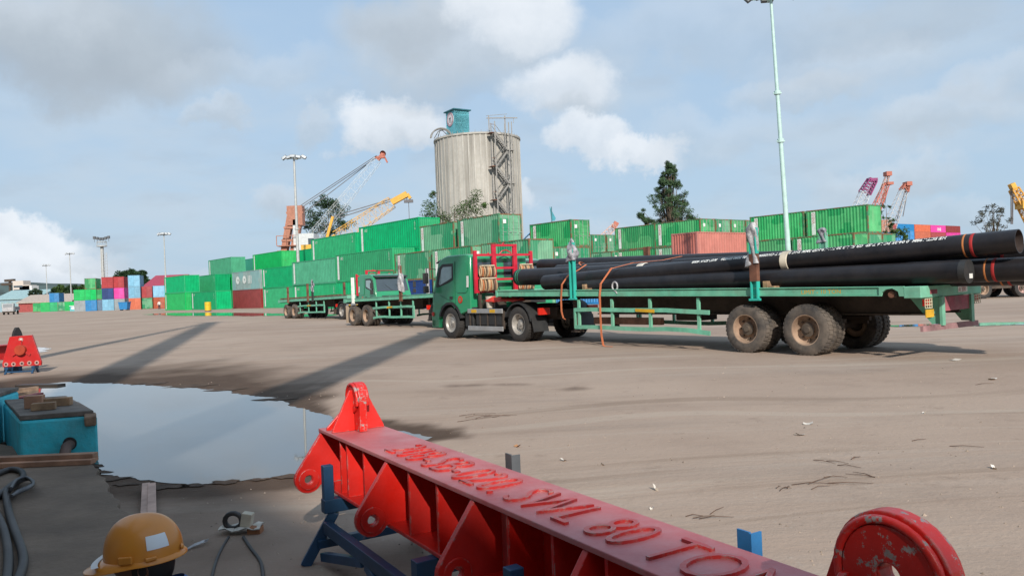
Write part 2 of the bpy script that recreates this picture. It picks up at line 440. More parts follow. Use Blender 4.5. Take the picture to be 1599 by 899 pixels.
def wet_and_shade(x, y):
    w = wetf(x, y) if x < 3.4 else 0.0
    # damp soil by the trestle and slab, darkened further to deepen the shade
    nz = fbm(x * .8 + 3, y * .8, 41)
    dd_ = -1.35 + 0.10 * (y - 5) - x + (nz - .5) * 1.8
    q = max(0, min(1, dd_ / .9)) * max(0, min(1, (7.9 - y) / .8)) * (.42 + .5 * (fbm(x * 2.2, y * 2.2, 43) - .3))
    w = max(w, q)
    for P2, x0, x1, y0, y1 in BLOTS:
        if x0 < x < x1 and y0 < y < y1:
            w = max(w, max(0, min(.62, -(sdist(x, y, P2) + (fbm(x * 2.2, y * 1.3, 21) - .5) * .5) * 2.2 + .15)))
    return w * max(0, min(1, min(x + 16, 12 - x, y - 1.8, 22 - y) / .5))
def water_mat(name, c=(0.05, 0.048, 0.04)):
    m = bpy.data.materials.new(name); m.use_nodes = True; n = m.node_tree.nodes; l = m.node_tree.links; b = n['Principled BSDF']
    b.inputs['Base Color'].default_value = (*c, 1); b.inputs['Roughness'].default_value = 0.03; b.inputs['IOR'].default_value = 1.45
    b.inputs['Specular IOR Level'].default_value = 0.95
    tc = n.new('ShaderNodeTexCoord'); x = n.new('ShaderNodeTexNoise'); l.new(tc.outputs['Object'], x.inputs['Vector']); x.inputs['Scale'].default_value = 1.7; x.inputs['Detail'].default_value = 4
    bp = n.new('ShaderNodeBump'); bp.inputs['Strength'].default_value = 0.03; bp.inputs['Distance'].default_value = 0.02
    l.new(x.outputs['Fac'], bp.inputs['Height']); l.new(bp.outputs[0], b.inputs['Normal'])
    return m
WATER = water_mat("puddle_water", (0.10, 0.095, 0.085))
MUD = mat('wet_mud', (0.085, 0.058, 0.042), .8, var=.3, vs=5, spec=.15)
def shore(poly, amp, seed, step=0.06):
    out = []; k = len(poly)
    for i in range(k):
        a, b = Vector(poly[i]), Vector(poly[(i + 1) % k]); L_ = (b - a).length; m = max(1, int(L_ / step))
        nrm = Vector((b.y - a.y, a.x - b.x)).normalized()
        for j in range(m):
            p = a.lerp(b, j / m); s = amp * (0.35 + 0.09 * p.y)
            q = p + nrm * s * ((fbm(p.x * 2.3, p.y * 2.3, seed) - .5) * 1.6 + (fbm(p.x * 9, p.y * 9, seed + 3) - .5) * .8 + (fbm(p.x * 24, p.y * 24, seed + 5) - .5) * .35)
            out.append((q.x, q.y))
    return out
def pool(name, poly, z, amp, seed, step=0.06):
    mb = MB(); pts = shore([(p[0], p[1]) for p in poly], amp, seed, step)
    mb.add([(x, y, z) for x, y in pts], [tuple(range(len(pts)))])
    o = mb.build(name, WATER, fix=False)
    if o.data.polygons[0].normal.z < 0: o.data.flip_normals()
    return struct(o)
pool("puddle", PUD2, 0.009, 0.14, 4)
for k_, (px_, py_, w_) in enumerate([(168, 752, .12), (150, 742, .09), (262, 764, .10), (300, 762, .07), (352, 757, .09), (405, 753, .06), (455, 748, .10), (140, 733, .08), (196, 760, .07), (640, 694, .07), (235, 602, .25), (300, 606, .3), (352, 612, .22), (430, 627, .2)]):
    c_ = atz(px_, py_ - 3)
    mb = MB(); mb.add([(c_.x + w_ * (1 + .35 * math.sin(q * 1.9 + k_)) * math.cos(q * .45) * 1.5, c_.y + w_ * (1 + .4 * math.sin(q * 2.3 + k_ * 2)) * math.sin(q * .45) * .8, 0.0125) for q in range(14)], [tuple(range(14))]); o_ = mb.build('mud_islet', MUD, fix=False); struct(o_)
pool("puddle", [atz(*p)[:2] for p in [(-30, 549), (40, 543), (66, 542), (77, 544), (72, 549), (58, 550), (10, 556)]], 0.009, 0.1, 9)
pool("puddle", [atz(*p)[:2] for p in [(232, 490.5), (262, 488.6), (330, 488.2), (400, 488.5), (470, 490), (540, 491), (500, 494), (440, 493), (400, 493.2), (330, 493.2), (270, 493)]], 0.009, 0.3, 12, 0.4)
pool("puddle", [atz(*p)[:2] for p in [(1360, 508.5), (1440, 506), (1520, 504.5), (1640, 502), (1640, 506.5), (1560, 508.5), (1490, 510), (1400, 510.5)]], 0.009, 0.2, 15, 0.2)
# damp and oily marks left on the dirt
def blot(pts):
    P2 = [tuple(atz(*p)[:2]) for p in pts]
    xs = [p[0] for p in P2]; ys = [p[1] for p in P2]; g = 0.5
    BLOTS.append((P2, min(xs) - g, max(xs) + g, min(ys) - g, max(ys) + g))
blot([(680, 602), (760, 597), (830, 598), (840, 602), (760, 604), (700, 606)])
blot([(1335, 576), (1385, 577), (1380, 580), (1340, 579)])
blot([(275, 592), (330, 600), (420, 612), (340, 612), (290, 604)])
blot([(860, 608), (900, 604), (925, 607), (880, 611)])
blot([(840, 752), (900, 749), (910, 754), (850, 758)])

grid("ground_near_water", -16, 12, 1.8, 22, 0.004, 250, 170, wet_and_shade)
# raised concrete pad at the left
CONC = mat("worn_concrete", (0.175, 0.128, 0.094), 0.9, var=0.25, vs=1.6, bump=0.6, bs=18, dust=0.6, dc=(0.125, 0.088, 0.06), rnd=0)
pe = [atz(x, y, 0.10) for x, y in [(112, 712), (143, 722), (152, 735), (168, 757), (187, 785), (205, 805), (214, 822), (236, 850), (262, 890), (300, 960)]]
pad = MB(); top = [(p.x, p.y) for p in pe] + [(-0.9, 1.0), (-9, 1.0), (-9, 9.5), (-6.4, 9.2)]
top2 = []
for i in range(len(pe) - 1):
    for j in range(6):
        p = pe[i].lerp(pe[i + 1], j / 6); w = (fbm(p.x * 6, p.y * 6, 2) - .5) * .12
        top2.append((p.x + w, p.y + w * .5))
top2 += top[len(pe):]
pad.prism(top2, lambda u, v, d: (u, v, d), -0.05, 0.10)
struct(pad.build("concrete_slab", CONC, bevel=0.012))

# loose stones on the dirt
rs_ = random.Random(77); mb = MB()
for k in range(1500):
    Y = 2.2 + 13 * rs_.random() ** 1.5; x = rs_.uniform(-.62, .66) * Y
    if sdist(x, Y, PUD2) < .15 or fbm(x * .5, Y * .5, 51) < .42: continue
    r_ = rs_.uniform(.004, .012) * (1.6 if rs_.random() < .06 else 1); a = rs_.uniform(0, 6)
    P_ = [(x + r_ * math.cos(a + q * 1.257) * rs_.uniform(.7, 1.3), Y + r_ * math.sin(a + q * 1.257) * rs_.uniform(.7, 1.3), .003) for q in range(5)]
    mb.add(P_ + [(x, Y, .004 + r_ * .9)], [(0, 1, 5), (1, 2, 5), (2, 3, 5), (3, 4, 5), (4, 0, 5)])
o_ = mb.build("gravel", mat("loose_stone", (.27, .215, .17), .9, var=.45, vs=2.0), fix=False); o_['kind'] = 'stuff'
# ------------------------------------------------------------------ yard frame
LX, LY = 0.62, -0.785
n_ = math.hypot(LX, LY); LX /= n_; LY /= n_
LD = Vector((LX, LY, 0)); PD = Vector((-LY, LX, 0))     # along the rows (towards the camera, right) and across them (away)
RZ = math.atan2(LY, LX)

# ------------------------------------------------------------------ containers
def corr_wall(mb, L_, h, y, out, pitch, z0=0.16, z1=None, dep=0.036):
    z1 = z1 or h - 0.10; k = max(4, int(L_ / pitch)); p = L_ / k; pts = []
    for i in range(k):
        x = -L_ + i * p
        pts += [(x, 0), (x + p * .28, 0), (x + p * .5, dep), (x + p * .78, dep)]
    pts.append((0, 0))
    V = [(x, y - out * d, z) for z in (z0, z1) for x, d in pts]; m = len(pts)
    mb.add(V, [(i, i + 1, m + i + 1, m + i) for i in range(m - 1)])
def cont_meshes(L_, h, pitch, W_=2.44):
    D = {}
    b = MB(); corr_wall(b, L_ - .24, h, 0.012, -1, pitch); b.V = [(v[0] - .12, v[1], v[2]) for v in b.V]
    q = MB(); corr_wall(q, L_ - .24, h, W_ - 0.012, 1, pitch); b.add([(v[0] - .12, v[1], v[2]) for v in q.V], q.F)
    b.box(-L_ + .05, -.05, .05, W_ - .05, h - .075, h - .02)                       # roof skin
    k = int(L_ / .55)
    for i in range(k):
        x = -L_ + .25 + (L_ - .5) * i / k; b.box(x, x + .2, .12, W_ - .12, h - .021, h - .004)
    b.box(-L_ + .05, -.05, .05, W_ - .05, .12, .16)                                 # floor
    D['body'] = b
    def endw(x, out):   # blind corrugated end
        e = MB(); k_ = 9; p = (W_ - .24) / k_; pts = []
        for i in range(k_):
            y = .12 + i * p; pts += [(y, 0), (y + p * .28, 0), (y + p * .5, .04), (y + p * .78, .04)]
        pts.append((W_ - .12, 0)); m = len(pts)
        e.add([(x - out * d, y, z) for z in (.16, h - .12) for y, d in pts], [(i, i + 1, m + i + 1, m + i) for i in range(m - 1)])
        return e
    D['end_near'] = endw(-.012, 1); D['end_far'] = endw(-L_ + .012, -1)
    f = MB()
    for x in (-L_, -.12):
        for y in (0, W_ - .12): f.box(x, x + .12, y, y + .12, .12, h - .12)
    for y in (0.0, W_ - .06): f.box(-L_ + .12, -.12, y, y + .06, .0, .16); f.box(-L_ + .12, -.12, y, y + .06, h - .10, h - .012)
    for x in (-L_ + .005, -.105): f.box(x, x + .10, .12, W_ - .12, .002, .16); f.box(x, x + .10, .12, W_ - .12, h - .12, h - .014)
    for x in (-L_ - .004, -.176):
        for y in (-.004, W_ - .164):
            for z in (0, h - .118): f.box(x, x + .18, y, y + .168, z, z + .118)      # corner castings
    D['frame'] = f
    def door(s, x0, sgn):   # s = 0/1 which leaf
        d = MB(); y0 = .125 + s * (W_ / 2 - .12); y1 = y0 + W_ / 2 - .135
        d.box(x0 - .045, x0, y0, y1, .17, h - .13)
        for i in range(4):
            z = .28 + i * (h - .5) / 4; a = (h - .5) / 4 * .62
            d.box(x0, x0 + .022 * sgn, y0 + .1, y1 - .1, z, z + a) if sgn > 0 else d.box(x0 - .045 - .022, x0 - .045, y0 + .1, y1 - .1, z, z + a)
        d.V = [(v[0] - (.02 if sgn > 0 else -.065), v[1], v[2]) for v in d.V]
        return d
    for nm, x0, sg in (('n', 0, 1), ('f', -L_, -1)):
        for s in (0, 1): D['door' + nm + str(s)] = door(s, x0, sg)
    r = MB()
    r.tube([(.03, 0, .14), (.03, 0, h - .1)], .021, 6, True)
    for z in (.2, .85, 1.35, h - .3): r.box(-.01, .05, -.045, .045, z, z + .05)
    r.box(.03, .055, -.03, .34, 1.02, 1.06)
    D['rod'] = r
    return {k_: v.mesh('container_' + k_) for k_, v in D.items()}
CM = {'20': cont_meshes(6.06, 2.59, 0.30), '40': cont_meshes(12.19, 2.9, 0.40), '40l': cont_meshes(12.19, 2.59, 0.40)}
CL = {'20': 6.06, '40': 12.19, '40l': 12.19}; CH = {'20': 2.59, '40': 2.9, '40l': 2.59}
def cmat(nm, c, **k):
    a = dict(rough=.55, var=.10, vs=1.2, streak=.28, sc_=tuple(q * .55 + .012 for q in c), rust=.13, rs=1.3, rnd=.12, spec=.22); a.update(k)
    return mat(nm + "_container_paint", c, **a)
CC = {
    'emerald': cmat('emerald', (0.003, 0.335, 0.125), streak=.22, rnd=.15), 'bright green': cmat('bright_green', (0.006, 0.39, 0.095), streak=.15),
    'pale green': cmat('pale_green', (0.07, 0.33, 0.19), streak=.3), 'faded green': cmat('faded_green', (0.13, 0.335, 0.20), blocks=.85, bc=(0.012, 0.22, 0.10), streak=.35, sc_=(.30, .40, .30), rust=.16),
    'leaf green': cmat('leaf_green', (0.06, 0.36, 0.13), blocks=.8, bc=(0.008, 0.24, 0.075), streak=.35, sc_=(.24, .42, .24), rust=.16),
    'grey teal': cmat('grey_teal', (0.25, 0.33, 0.32), blocks=.5, bc=(0.17, 0.39, 0.40), streak=.4, rust=.12), 'teal': cmat('teal', (0.02, 0.30, 0.20)),
    'maroon': cmat('maroon', (0.24, 0.035, 0.035)), 'navy': cmat('navy', (0.015, 0.045, 0.17)), 'salmon red': cmat('salmon', (0.46, 0.155, 0.12), streak=.4, sc_=(.5, .25, .2), rust=.05),
    'light blue': cmat('light_blue', (0.18, 0.38, 0.52)), 'blue': cmat('blue', (0.03, 0.19, 0.42)), 'grey': cmat('grey', (0.28, 0.32, 0.34)),
    'red': cmat('red', (0.34, 0.05, 0.055)), 'orange': cmat('orange', (0.50, 0.13, 0.07)), 'brown': cmat('rust_brown', (0.31, 0.075, 0.04)),
    'magenta': cmat('magenta', (0.60, 0.035, 0.28)), 'slate': cmat('slate', (0.12, 0.19, 0.28)), 'white': cmat('white', (0.62, 0.62, 0.58)), 'sky blue': cmat('sky_blue', (0.05, 0.27, 0.60)),
}
RUSTY = mat("rusty_green_frame", (0.055, 0.20, 0.10), .75, var=.3, rust=.62, rs=1.3, rc=(.19, .10, .05))
ROD = mat("lock_rod_metal", (0.34, 0.40, 0.34), .5, .3, rust=.2)
PWHITE = mat("white_marking_paint", (0.70, 0.71, 0.68), .6, var=.12, rust=.05, streak=.3, sc_=(.4, .42, .38))
PRED = mat("red_marking_paint", (0.42, 0.05, 0.04), .6)
PGRY = mat("dark_marking_paint", (0.05, 0.06, 0.07), .6)
STRIPE = {}
for h_, nm in ((2.59, 'l'), (2.9, 'h')):
    b = MB(); b.box(0, .40, -.006, -.002, .22, h_ - .2); STRIPE[nm] = b.mesh('white_stripe', PWHITE)
t1 = text_mesh("CHINA", .40, 0, 'LEFT', .8); t2 = text_mesh("UES", .40); t3 = text_mesh("CGM", 1.05, 0, 'LEFT', 1.0, .02); t4 = text_mesh("tex", .42, 0, 'LEFT', 1, .01); t5 = text_mesh("ONE", 1.5, 0, 'LEFT', 1.0, .04); t7 = text_mesh("UESU 40", .22); t6 = text_mesh("CMA", 1.05, 0, 'LEFT', 1.0, .02)
b = MB(); b.box(0, .32, 0, .004, 0, .34); SQ = b.mesh("white_placard", PWHITE)
CNT = [0]
def container(kind, colour, K, z, rz, label, group, doors='n', marks='', detail=True, flip=False):
    L_, h, M_ = CL[kind], CH[kind], CM[kind]
    t = thing('shipping_container', label, 'container', (K[0], K[1], z), rz + random.uniform(-.004, .004), group)
    pm = CC[colour]; rusty = colour in ('leaf green', 'faded green')
    for k_ in ('body', 'frame'):
        inst(k_, M_[k_], t, m=(RUSTY if (k_ == 'frame' and rusty) else pm)) if M_[k_].materials else None
    far = 'f' if doors == 'n' else 'n'
    inst('end_wall', M_['end_far' if doors == 'n' else 'end_near'], t, m=pm)
    for s in (0, 1):
        d = inst('door', M_['door' + doors + str(s)], t, m=pm)
        if detail and doors == 'n':
            for q in (.28, .82):
                inst('lock_rod', M_['rod'], d, (0, .125 + s * (2.44 / 2 - .12) + q * 1.08, 0), m=ROD)
    if detail and doors == 'n': inst('placard', SQ, t, (.03, .45, h * .68), (0, 0, R(90)), m=PWHITE)
    if 's' in marks:
        o = inst('white_stripe', STRIPE['h' if h > 2.7 else 'l'], t, (-L_ + (.55 if L_ < 7 else .5), 0, 0))
        if 'v' in marks:
            i = inst('lettering', t1, o, (.06, -.0085, h - .3), (R(90), R(90), 0), m=PRED); 
    if 'w' in marks: inst('lettering', t2, t, (-L_ + 1.25, -.006, h - .62), (R(90), 0, 0), m=PWHITE)
    if 'w' in marks: inst('code_lettering', t7, t, (-.75, -.006, h - .35), (R(90), R(90), 0), m=PWHITE)
    if 'c' in marks: inst('lettering', t3, t, (-3.6, -.006, .55), (R(90), 0, 0), m=PWHITE); inst('lettering', t6, t, (-6.0, -.006, .55), (R(90), 0, 0), m=PWHITE); inst('emblem', EMBL, t, (-4.9, -.006, 1.95), m=PWHITE)
    if 'r' in marks:
        for q in (0, 1.22): inst('lettering', t4, t, (.03, .5 + q, 1.9), (R(90), 0, R(90)), m=PWHITE)
    if 'o' in marks: inst('lettering', t5, t, (-L_ / 2 - 1, -.006, .6), (R(90), 0, 0), m=PWHITE)
    if 'g' in marks:
        for q in (-9.6, -6.6): inst('emblem', EMB2, t, (q, -.006, 1.55), m=PWHITE)
        for q in (-4.9, -4.3, -3.7): inst('lettering', BARM, t, (q, -.006, 0), m=PWHITE)
        for q in (.95, 1.3): inst('lettering', BARE, t, (.022, q, 1.2), m=PGRY)
    return t
b = MB(); b.prism([(0, 0), (.5, .28), (1.1, .2), (.7, -.05), (.2, -.15)], lambda u, v, d: (u, d, v), -.004, 0); EMBL = b.mesh('emblem', PWHITE)
b = MB(); b.holed(circ(.62, 20), circ(.18, 20, cx=.12), lambda u, v, d: (u * 1.3, d, v), -.004, 0); EMB2 = b.mesh('emblem', PWHITE)
b = MB(); b.box(0, .22, -.004, 0, .9, 2.15); BARM = b.mesh('lettering', PWHITE)
b = MB(); b.box(0, .004, 0, .2, 0, .7); BARE = b.mesh('lettering', PGRY)
for d_ in CM.values():
    for me in d_.values(): me.materials.append(CC['emerald'])

LEV = {1: ['only one'], 2: ['lower', 'upper'], 3: ['bottom', 'middle', 'top']}
G1, G2, G3, G4 = 'long green containers in the left stacks', 'short green containers in the right stacks', 'containers stacked far off at the left', 'containers behind the yard at the right'
def stack(K, layers, where, group, rz=RZ, z=0.0):
    """layers, bottom first: (kind, colour, door end, marks[, detail])"""
    n = len(layers)
    for i, ly in enumerate(layers):
        kind, colour, dr, mk = ly[:4]; det = ly[4] if len(ly) > 4 else True
        w = 'container' if n == 1 else LEV[n][i] + ' container'
        lab = f"{colour} {'long ' if kind[0] == '4' else 'short '}{w} {where}"
        container(kind, colour, K, z, rz, lab, group, dr, mk, det); z += CH[kind]
def K(px, py, Y):
    p = at(px, py, Y); return Vector((p.x, p.y, 0))
E, BG, PG, FG, LG = 'emerald', 'bright green', 'pale green', 'faded green', 'leaf green'
stack(K(287.5, 429, 130), [('40', BG, 'f', 's'), ('40', E, 'f', 's')], 'at the far left end of the green row', G1)
stack(K(336, 454, 120), [('40', E, 'f', 'sw')], 'on the ground left of the maroon container', G1)
stack(K(336, 428, 132), [('40', E, 'f', ''), ('40', E, 'f', 'sw')], 'stacked second from the left of the row', G1)
stack(K(405, 420, 118), [('40', 'maroon', 'n', 'r'), ('40', 'grey teal', 'f', 'g')], 'in the stack with the maroon container', G1)
stack(K(360.6, 399, 134), [('40', E, 'f', ''), ('40', BG, 'f', 's'), ('40', PG, 'f', 's')], 'behind the grey teal container', G1)
stack(K(398, 399, 141), [('40', E, 'f', ''), ('40', E, 'f', ''), ('40', 'teal', 'f', '')], 'peeping out behind the pale green one', G1)
stack(K(438.7, 391, 121.5), [('40', E, 'f', ''), ('40', E, 'f', ''), ('40', BG, 'f', 's')], 'left of the lamp mast on the green row', G1)
stack(K(489, 385, 118.5), [('40', E, 'f', ''), ('40', E, 'f', ''), ('40', E, 'f', 'sw')], 'behind the lamp mast on the green row', G1)
stack(K(461.5, 413.6, 106.7), [('40', E, 'f', 'sw'), ('40', E, 'f', 'sw')], 'just right of the grey teal container', G1)
stack(K(523.3, 401.7, 89), [('40', E, 'f', 'sw'), ('40', PG, 'f', 's')], 'behind the farthest flatbed trailer', G1)
stack(K(554, 361.8, 91), [('40', E, 'f', ''), ('40', E, 'f', ''), ('40', E, 'f', 'sw')], 'under the yellow crane jib', G1)
stack(K(612.6, 388, 74.5), [('40', E, 'f', ''), ('40', E, 'f', 'sw')], 'above the cab of the parked truck', G1)
stack(K(653, 337.5, 75.5), [('40', E, 'f', ''), ('40', E, 'f', ''), ('40', E, 'f', 'sw')], 'highest of the left row beside the silo tree', G1)
stack(K(670, 391.5, 69.8), [('20', 'navy', 'f', 'c'), ('20', FG, 'n', 'sv')], 'left of the green tractor cab', G2)
stack(K(707.6, 345, 71), [('20', FG, 'n', ''), ('20', FG, 'n', ''), ('20', FG, 'n', 'sv')], 'in front of the leafy tree by the silo', G2)
stack(K(778, 332.4, 65.2), [('20', LG, 'n', ''), ('20', FG, 'n', ''), ('20', FG, 'n', 'sv')], 'right below the silo', G2)
stack(K(736, 385, 64.5), [('20', FG, 'n', ''), ('20', FG, 'n', 'sv')], 'behind the roof of the tractor cab', G2)
stack(K(826, 374, 58.5), [('20', FG, 'f', ''), ('20', FG, 'f', '')], 'behind the red rope rack', G2)
S18 = K(891, 342, 74)
stack(S18, [('20', LG, 'n', ''), ('20', FG, 'n', ''), ('20', LG, 'n', 'sv')], 'standing alone on top behind the wrapped stake', G2)
stack(S18 - PD * 2.55, [('20', FG, 'n', ''), ('20', FG, 'n', '')], 'below and left of the one standing alone', G2)
stack(K(924, 364, 98), [('20', FG, 'n', ''), ('20', LG, 'n', ''), ('20', FG, 'n', '')], 'far back left with doors towards the camera', G2)
stack(K(924, 364, 98) + PD * 2.6, [('20', FG, 'n', ''), ('20', LG, 'n', ''), ('20', FG, 'n', '')], 'far back right with doors towards the camera', G2)
stack(K(955, 392, 87.5), [('20', LG, 'n', ''), ('20', FG, 'n', '')], 'just above the pipes behind the near stake', G2)
stack(K(1024, 348.5, 83.8), [('20', LG, 'n', ''), ('20', LG, 'n', 'sv'), ('20', LG, 'n', 'sv')], 'below the pointed conifer', G2)
S22 = K(1093, 341, 79.2)
for k_, (l_, w_) in enumerate([(LG, 'left of the salmon red container'), (FG, 'whose doors show above the salmon red container'), (LG, 'second door end above the salmon red container'), (FG, 'third door end behind the tall wrapped stake')]):
    stack(S22 + PD * 2.55 * k_, [('20', LG, 'n', ''), ('20', FG, 'n', 'sv' if k_ == 0 else ''), ('20', l_, 'n', 'sv' if k_ == 0 else '')], w_, G2)
P_ = K(1088, 361, 58.3)
stack(P_ + PD * 6.06, [('20', 'salmon red', 'n', ''), ('20', 'salmon red', 'n', '')], 'turned across the yard behind the pipes', G2, RZ + R(90))
S27 = K(1354.5, 318.2, 70.6)
stack(S27, [('20', LG, 'f', ''), ('20', FG, 'f', ''), ('20', LG, 'f', 'sv')], 'right of the tall mast with a pale end', G2)
stack(S27 - PD * 2.55, [('20', FG, 'f', ''), ('20', LG, 'f', 'sv')], 'in front of the right high stack', G2)
stack(S27 + PD * 2.55, [('20', FG, 'f', ''), ('20', FG, 'f', '')], 'at the right end of the green row', G2)
stack(S27 - LD * 6.3, [('20', LG, 'f', ''), ('20', LG, 'f', ''), ('20', LG, 'f', 'sv')], 'behind the tall mast', G2)
stack(S27 - LD * 6.3 - PD * 2.55, [('20', LG, 'f', ''), ('20', LG, 'f', 'sv')], 'low beside the tall mast', G2)
stack(S27 - LD * 6.5 + PD * 2.6, [('20', E, 'f', ''), ('20', E, 'f', '')], 'half hidden left of the tall mast', G2)
for k_ in range(3):
    stack(K(1146, 440, 52) - LD * 6.3 * k_, [('20', 'sky blue', 'n', '')], ['with a door seen under the pipes', 'second from the door end seen under the pipes', 'farthest left seen under the pipes'][k_], G2)
# small far stacks at the left, doors towards the camera
FRZ = math.atan2(-.95, .30)
FX = Vector((-.30, .95, 0)).normalized()
far = [(116, 187, [('20', 'grey'), ('20', BG)], 'at the left edge of the far stacks'), (133.5, 187, [('20', 'blue'), ('20', BG), ('20', LG)], 'with green on top at the far left'),
       (150, 188, [('20', 'slate'), ('20', LG)], 'between the green and navy far stacks'), (160, 183, [('20', 'light blue'), ('20', 'navy'), ('20', 'red')], 'with a red top left of the far light mast'),
       (177, 184, [('20', 'grey'), ('20', 'magenta'), ('20', 'red')], 'with the magenta one under a red top'),
       (201.5, 178, [('20', 'orange'), ('20', 'light blue'), ('20', 'light blue')], 'highest of the far left stacks'),
       (220.5, 180, [('20', FG), ('20', 'red')], 'far left beside the red roofed shed'), (240, 178, [('20', 'brown'), ('20', 'light blue')], 'nearest the yellow drum in the far group')]
for px, Y, ly, w_ in far:
    stack(K(px, 480, Y), [(a, c, 'n', '', False) for a, c in ly], w_, G3, FRZ)
for k_, px in enumerate((51, 64, 77.5, 90, 101)):
    stack(K(px, 480, 222), [('20', [LG, BG, 'emerald', FG, BG][k_], 'n', '', False)] + ([('20', 'blue', 'n', '', False)] if k_ == 2 else []), ['leftmost of the low green far row', 'second in the low green far row', 'in the middle of the low far row', 'fourth in the low green far row', 'rightmost of the low green far row'][k_], G3, FRZ)
# a ship's deck load, far off at the right
SHP = K(1390, 420, 262); SH = RZ + R(90)
hull = MB(); hy = [(-14, 3), (70, 3), (78, 10), (78, -3), (70, -8), (-14, -8)]
hull.prism([(-14, 0), (60, 0), (66, 6), (60, 14), (-14, 14)], lambda u, v, d: (u, v, d), 0.0, 9.0)
HULL = mat("ship_hull_paint", (0.02, 0.03, 0.06), .6, rust=.15)
sh = thing('container_ship', 'dark hull of a cargo ship carrying containers behind the pipes', 'ship', SHP - Vector((0, 0, 0)), SH)
hull.build('hull', HULL, sh)
rl = MB()
for i in range(25): rl.bar((-14 + i * 3, .1, 9), (-14 + i * 3, .1, 10), .06, .06)
rl.bar((-14, .1, 10), (58, .1, 10), .06, .06); rl.build('railing', PWHITE, sh)
ux = PD; uy = -LD
def on_ship(a, c): q = SHP + ux * a + uy * c; return Vector((q.x, q.y, 0))
cols = [[('red',), ('maroon',), ('red',)], [('slate',), ('blue',), ('blue',)], [('orange',), ('orange',), ('orange',)], [('red',), ('red',), ('magenta',)], [('magenta',), ('magenta',), ('maroon',)]]
wh = ['at the left of the ship load', 'beside the dark red ones on the ship', 'in the middle of the ship load', 'right of the orange ones on the ship', 'at the right end of the ship load']
for k_, c3 in enumerate(cols):
    stack(on_ship(10 + k_ * 12.6, 2), [('40l', c[0], 'n', 'o' if c[0] == 'magenta' else '', False) for c in c3], wh[k_], G4, SH, 9.0 + 1.3)
bs_ = MB()
for k_ in range(5):
    for q in (-.5, -11.2): bs_.box(10 + k_ * 12.6 + q, 10 + k_ * 12.6 + q + .4, 2, 4.4, 9, 10.3)
bs_.build('deck_support', HULL, sh)
stack(K(1422, 372, 120), [('20', 'grey', 'n', '', False), ('20', 'blue', 'n', '', False), ('20', 'sky blue', 'n', '', False)], 'between the two bushes at the right', G4, FRZ + .6)
# ------------------------------------------------------------------ trucks
TY = mat("dusty_tyre_rubber", (0.035, 0.034, 0.034), .85, var=.3, dust=.8, dc=(.20, .16, .125), bump=.3, bs=40, rnd=.1)
TYC = mat("clean_tyre_rubber", (0.022, 0.022, 0.023), .8, var=.3, dust=.25, dc=(.12, .10, .08), bump=.3, bs=40)
RIM = mat("muddy_rim_paint", (0.30, 0.20, 0.14), .75, var=.3, dust=.6, dc=(.36, .29, .21), rust=.12)
HUBM = mat("dark_hub", (0.06, 0.045, 0.035), .7, var=.3, dust=.3)
ALU = mat("silver_rim_metal", (0.45, 0.44, 0.42), .42, .5, var=.15, dust=.4)
TGREEN = mat("worn_trailer_green", (0.135, 0.46, 0.315), .55, var=.14, rust=.20, rs=1.1, rc=(.17, .075, .035), dust=.28, dc=(.30, .26, .20), streak=.3, sc_=(.09, .3, .2), rnd=.05)
TDARK = mat("dark_chassis", (0.045, 0.033, 0.026), .8, var=.3, dust=.4, dc=(.13, .10, .075))
BLACK = mat("black_plastic", (0.018, 0.02, 0.023), .55, var=.2, dust=.2, dc=(.1, .09, .07))
CAB = mat("dark_green_cab_paint", (0.016, 0.275, 0.125), .28, var=.08, vs=.8, dust=.14, dc=(.2, .2, .15), coat=.6)
CABD = mat("dark_green_door_paint", (0.015, 0.265, 0.12), .28, var=.08, vs=.8, dust=.14, dc=(.2, .2, .15), coat=.6)
RED = mat("red_rack_paint", (0.50, 0.016, 0.040), .42, var=.12, rust=.04)
GLS = glass("dark_cab_glass", (0.045, 0.065, 0.08))
GLL = glass("pale_cab_glass", (0.27, 0.37, 0.37))  # pale tone puts a reflected sky into the glass colour
REDL = mat("red_lens", (0.55, 0.02, 0.01), .25, var=.1)
YEL = mat("yellow_paint", (0.62, 0.36, 0.02), .6, var=.15, rust=.1)
PURP = mat("faded_red_paint", (0.29, 0.045, 0.075), .7, var=.25, rust=.05, dust=.4, dc=(.32, .22, .2))
PURP2 = mat("chalky_red_paint", (0.27, 0.14, 0.15), .8, var=.3, dust=.4, dc=(.36, .26, .24))
PLASW = mat("dirty_plastic_film", (0.36, 0.36, 0.37), .35, var=.3, vs=9, bump=.9, bs=16)
PLASG = mat("grey_plastic_film", (0.26, 0.26, 0.29), .35, var=.4, vs=12, bump=.9, bs=22)
RUST = mat("rusty_steel", (0.15, 0.065, 0.04), .85, var=.4, rust=.2)
TEAL = mat("bright_teal_post", (0.03, 0.40, 0.33), .5, var=.1, rust=.12)
WOOD = mat("old_timber", (0.30, 0.19, 0.11), .85, var=.3, vs=6)
GALV = mat("grey_guard_rail", (0.36, 0.38, 0.40), .45, .3, var=.1, dust=.3)
BEAC = mat("cream_lamp_guard", (0.52, 0.47, 0.33), .6, rust=.12)

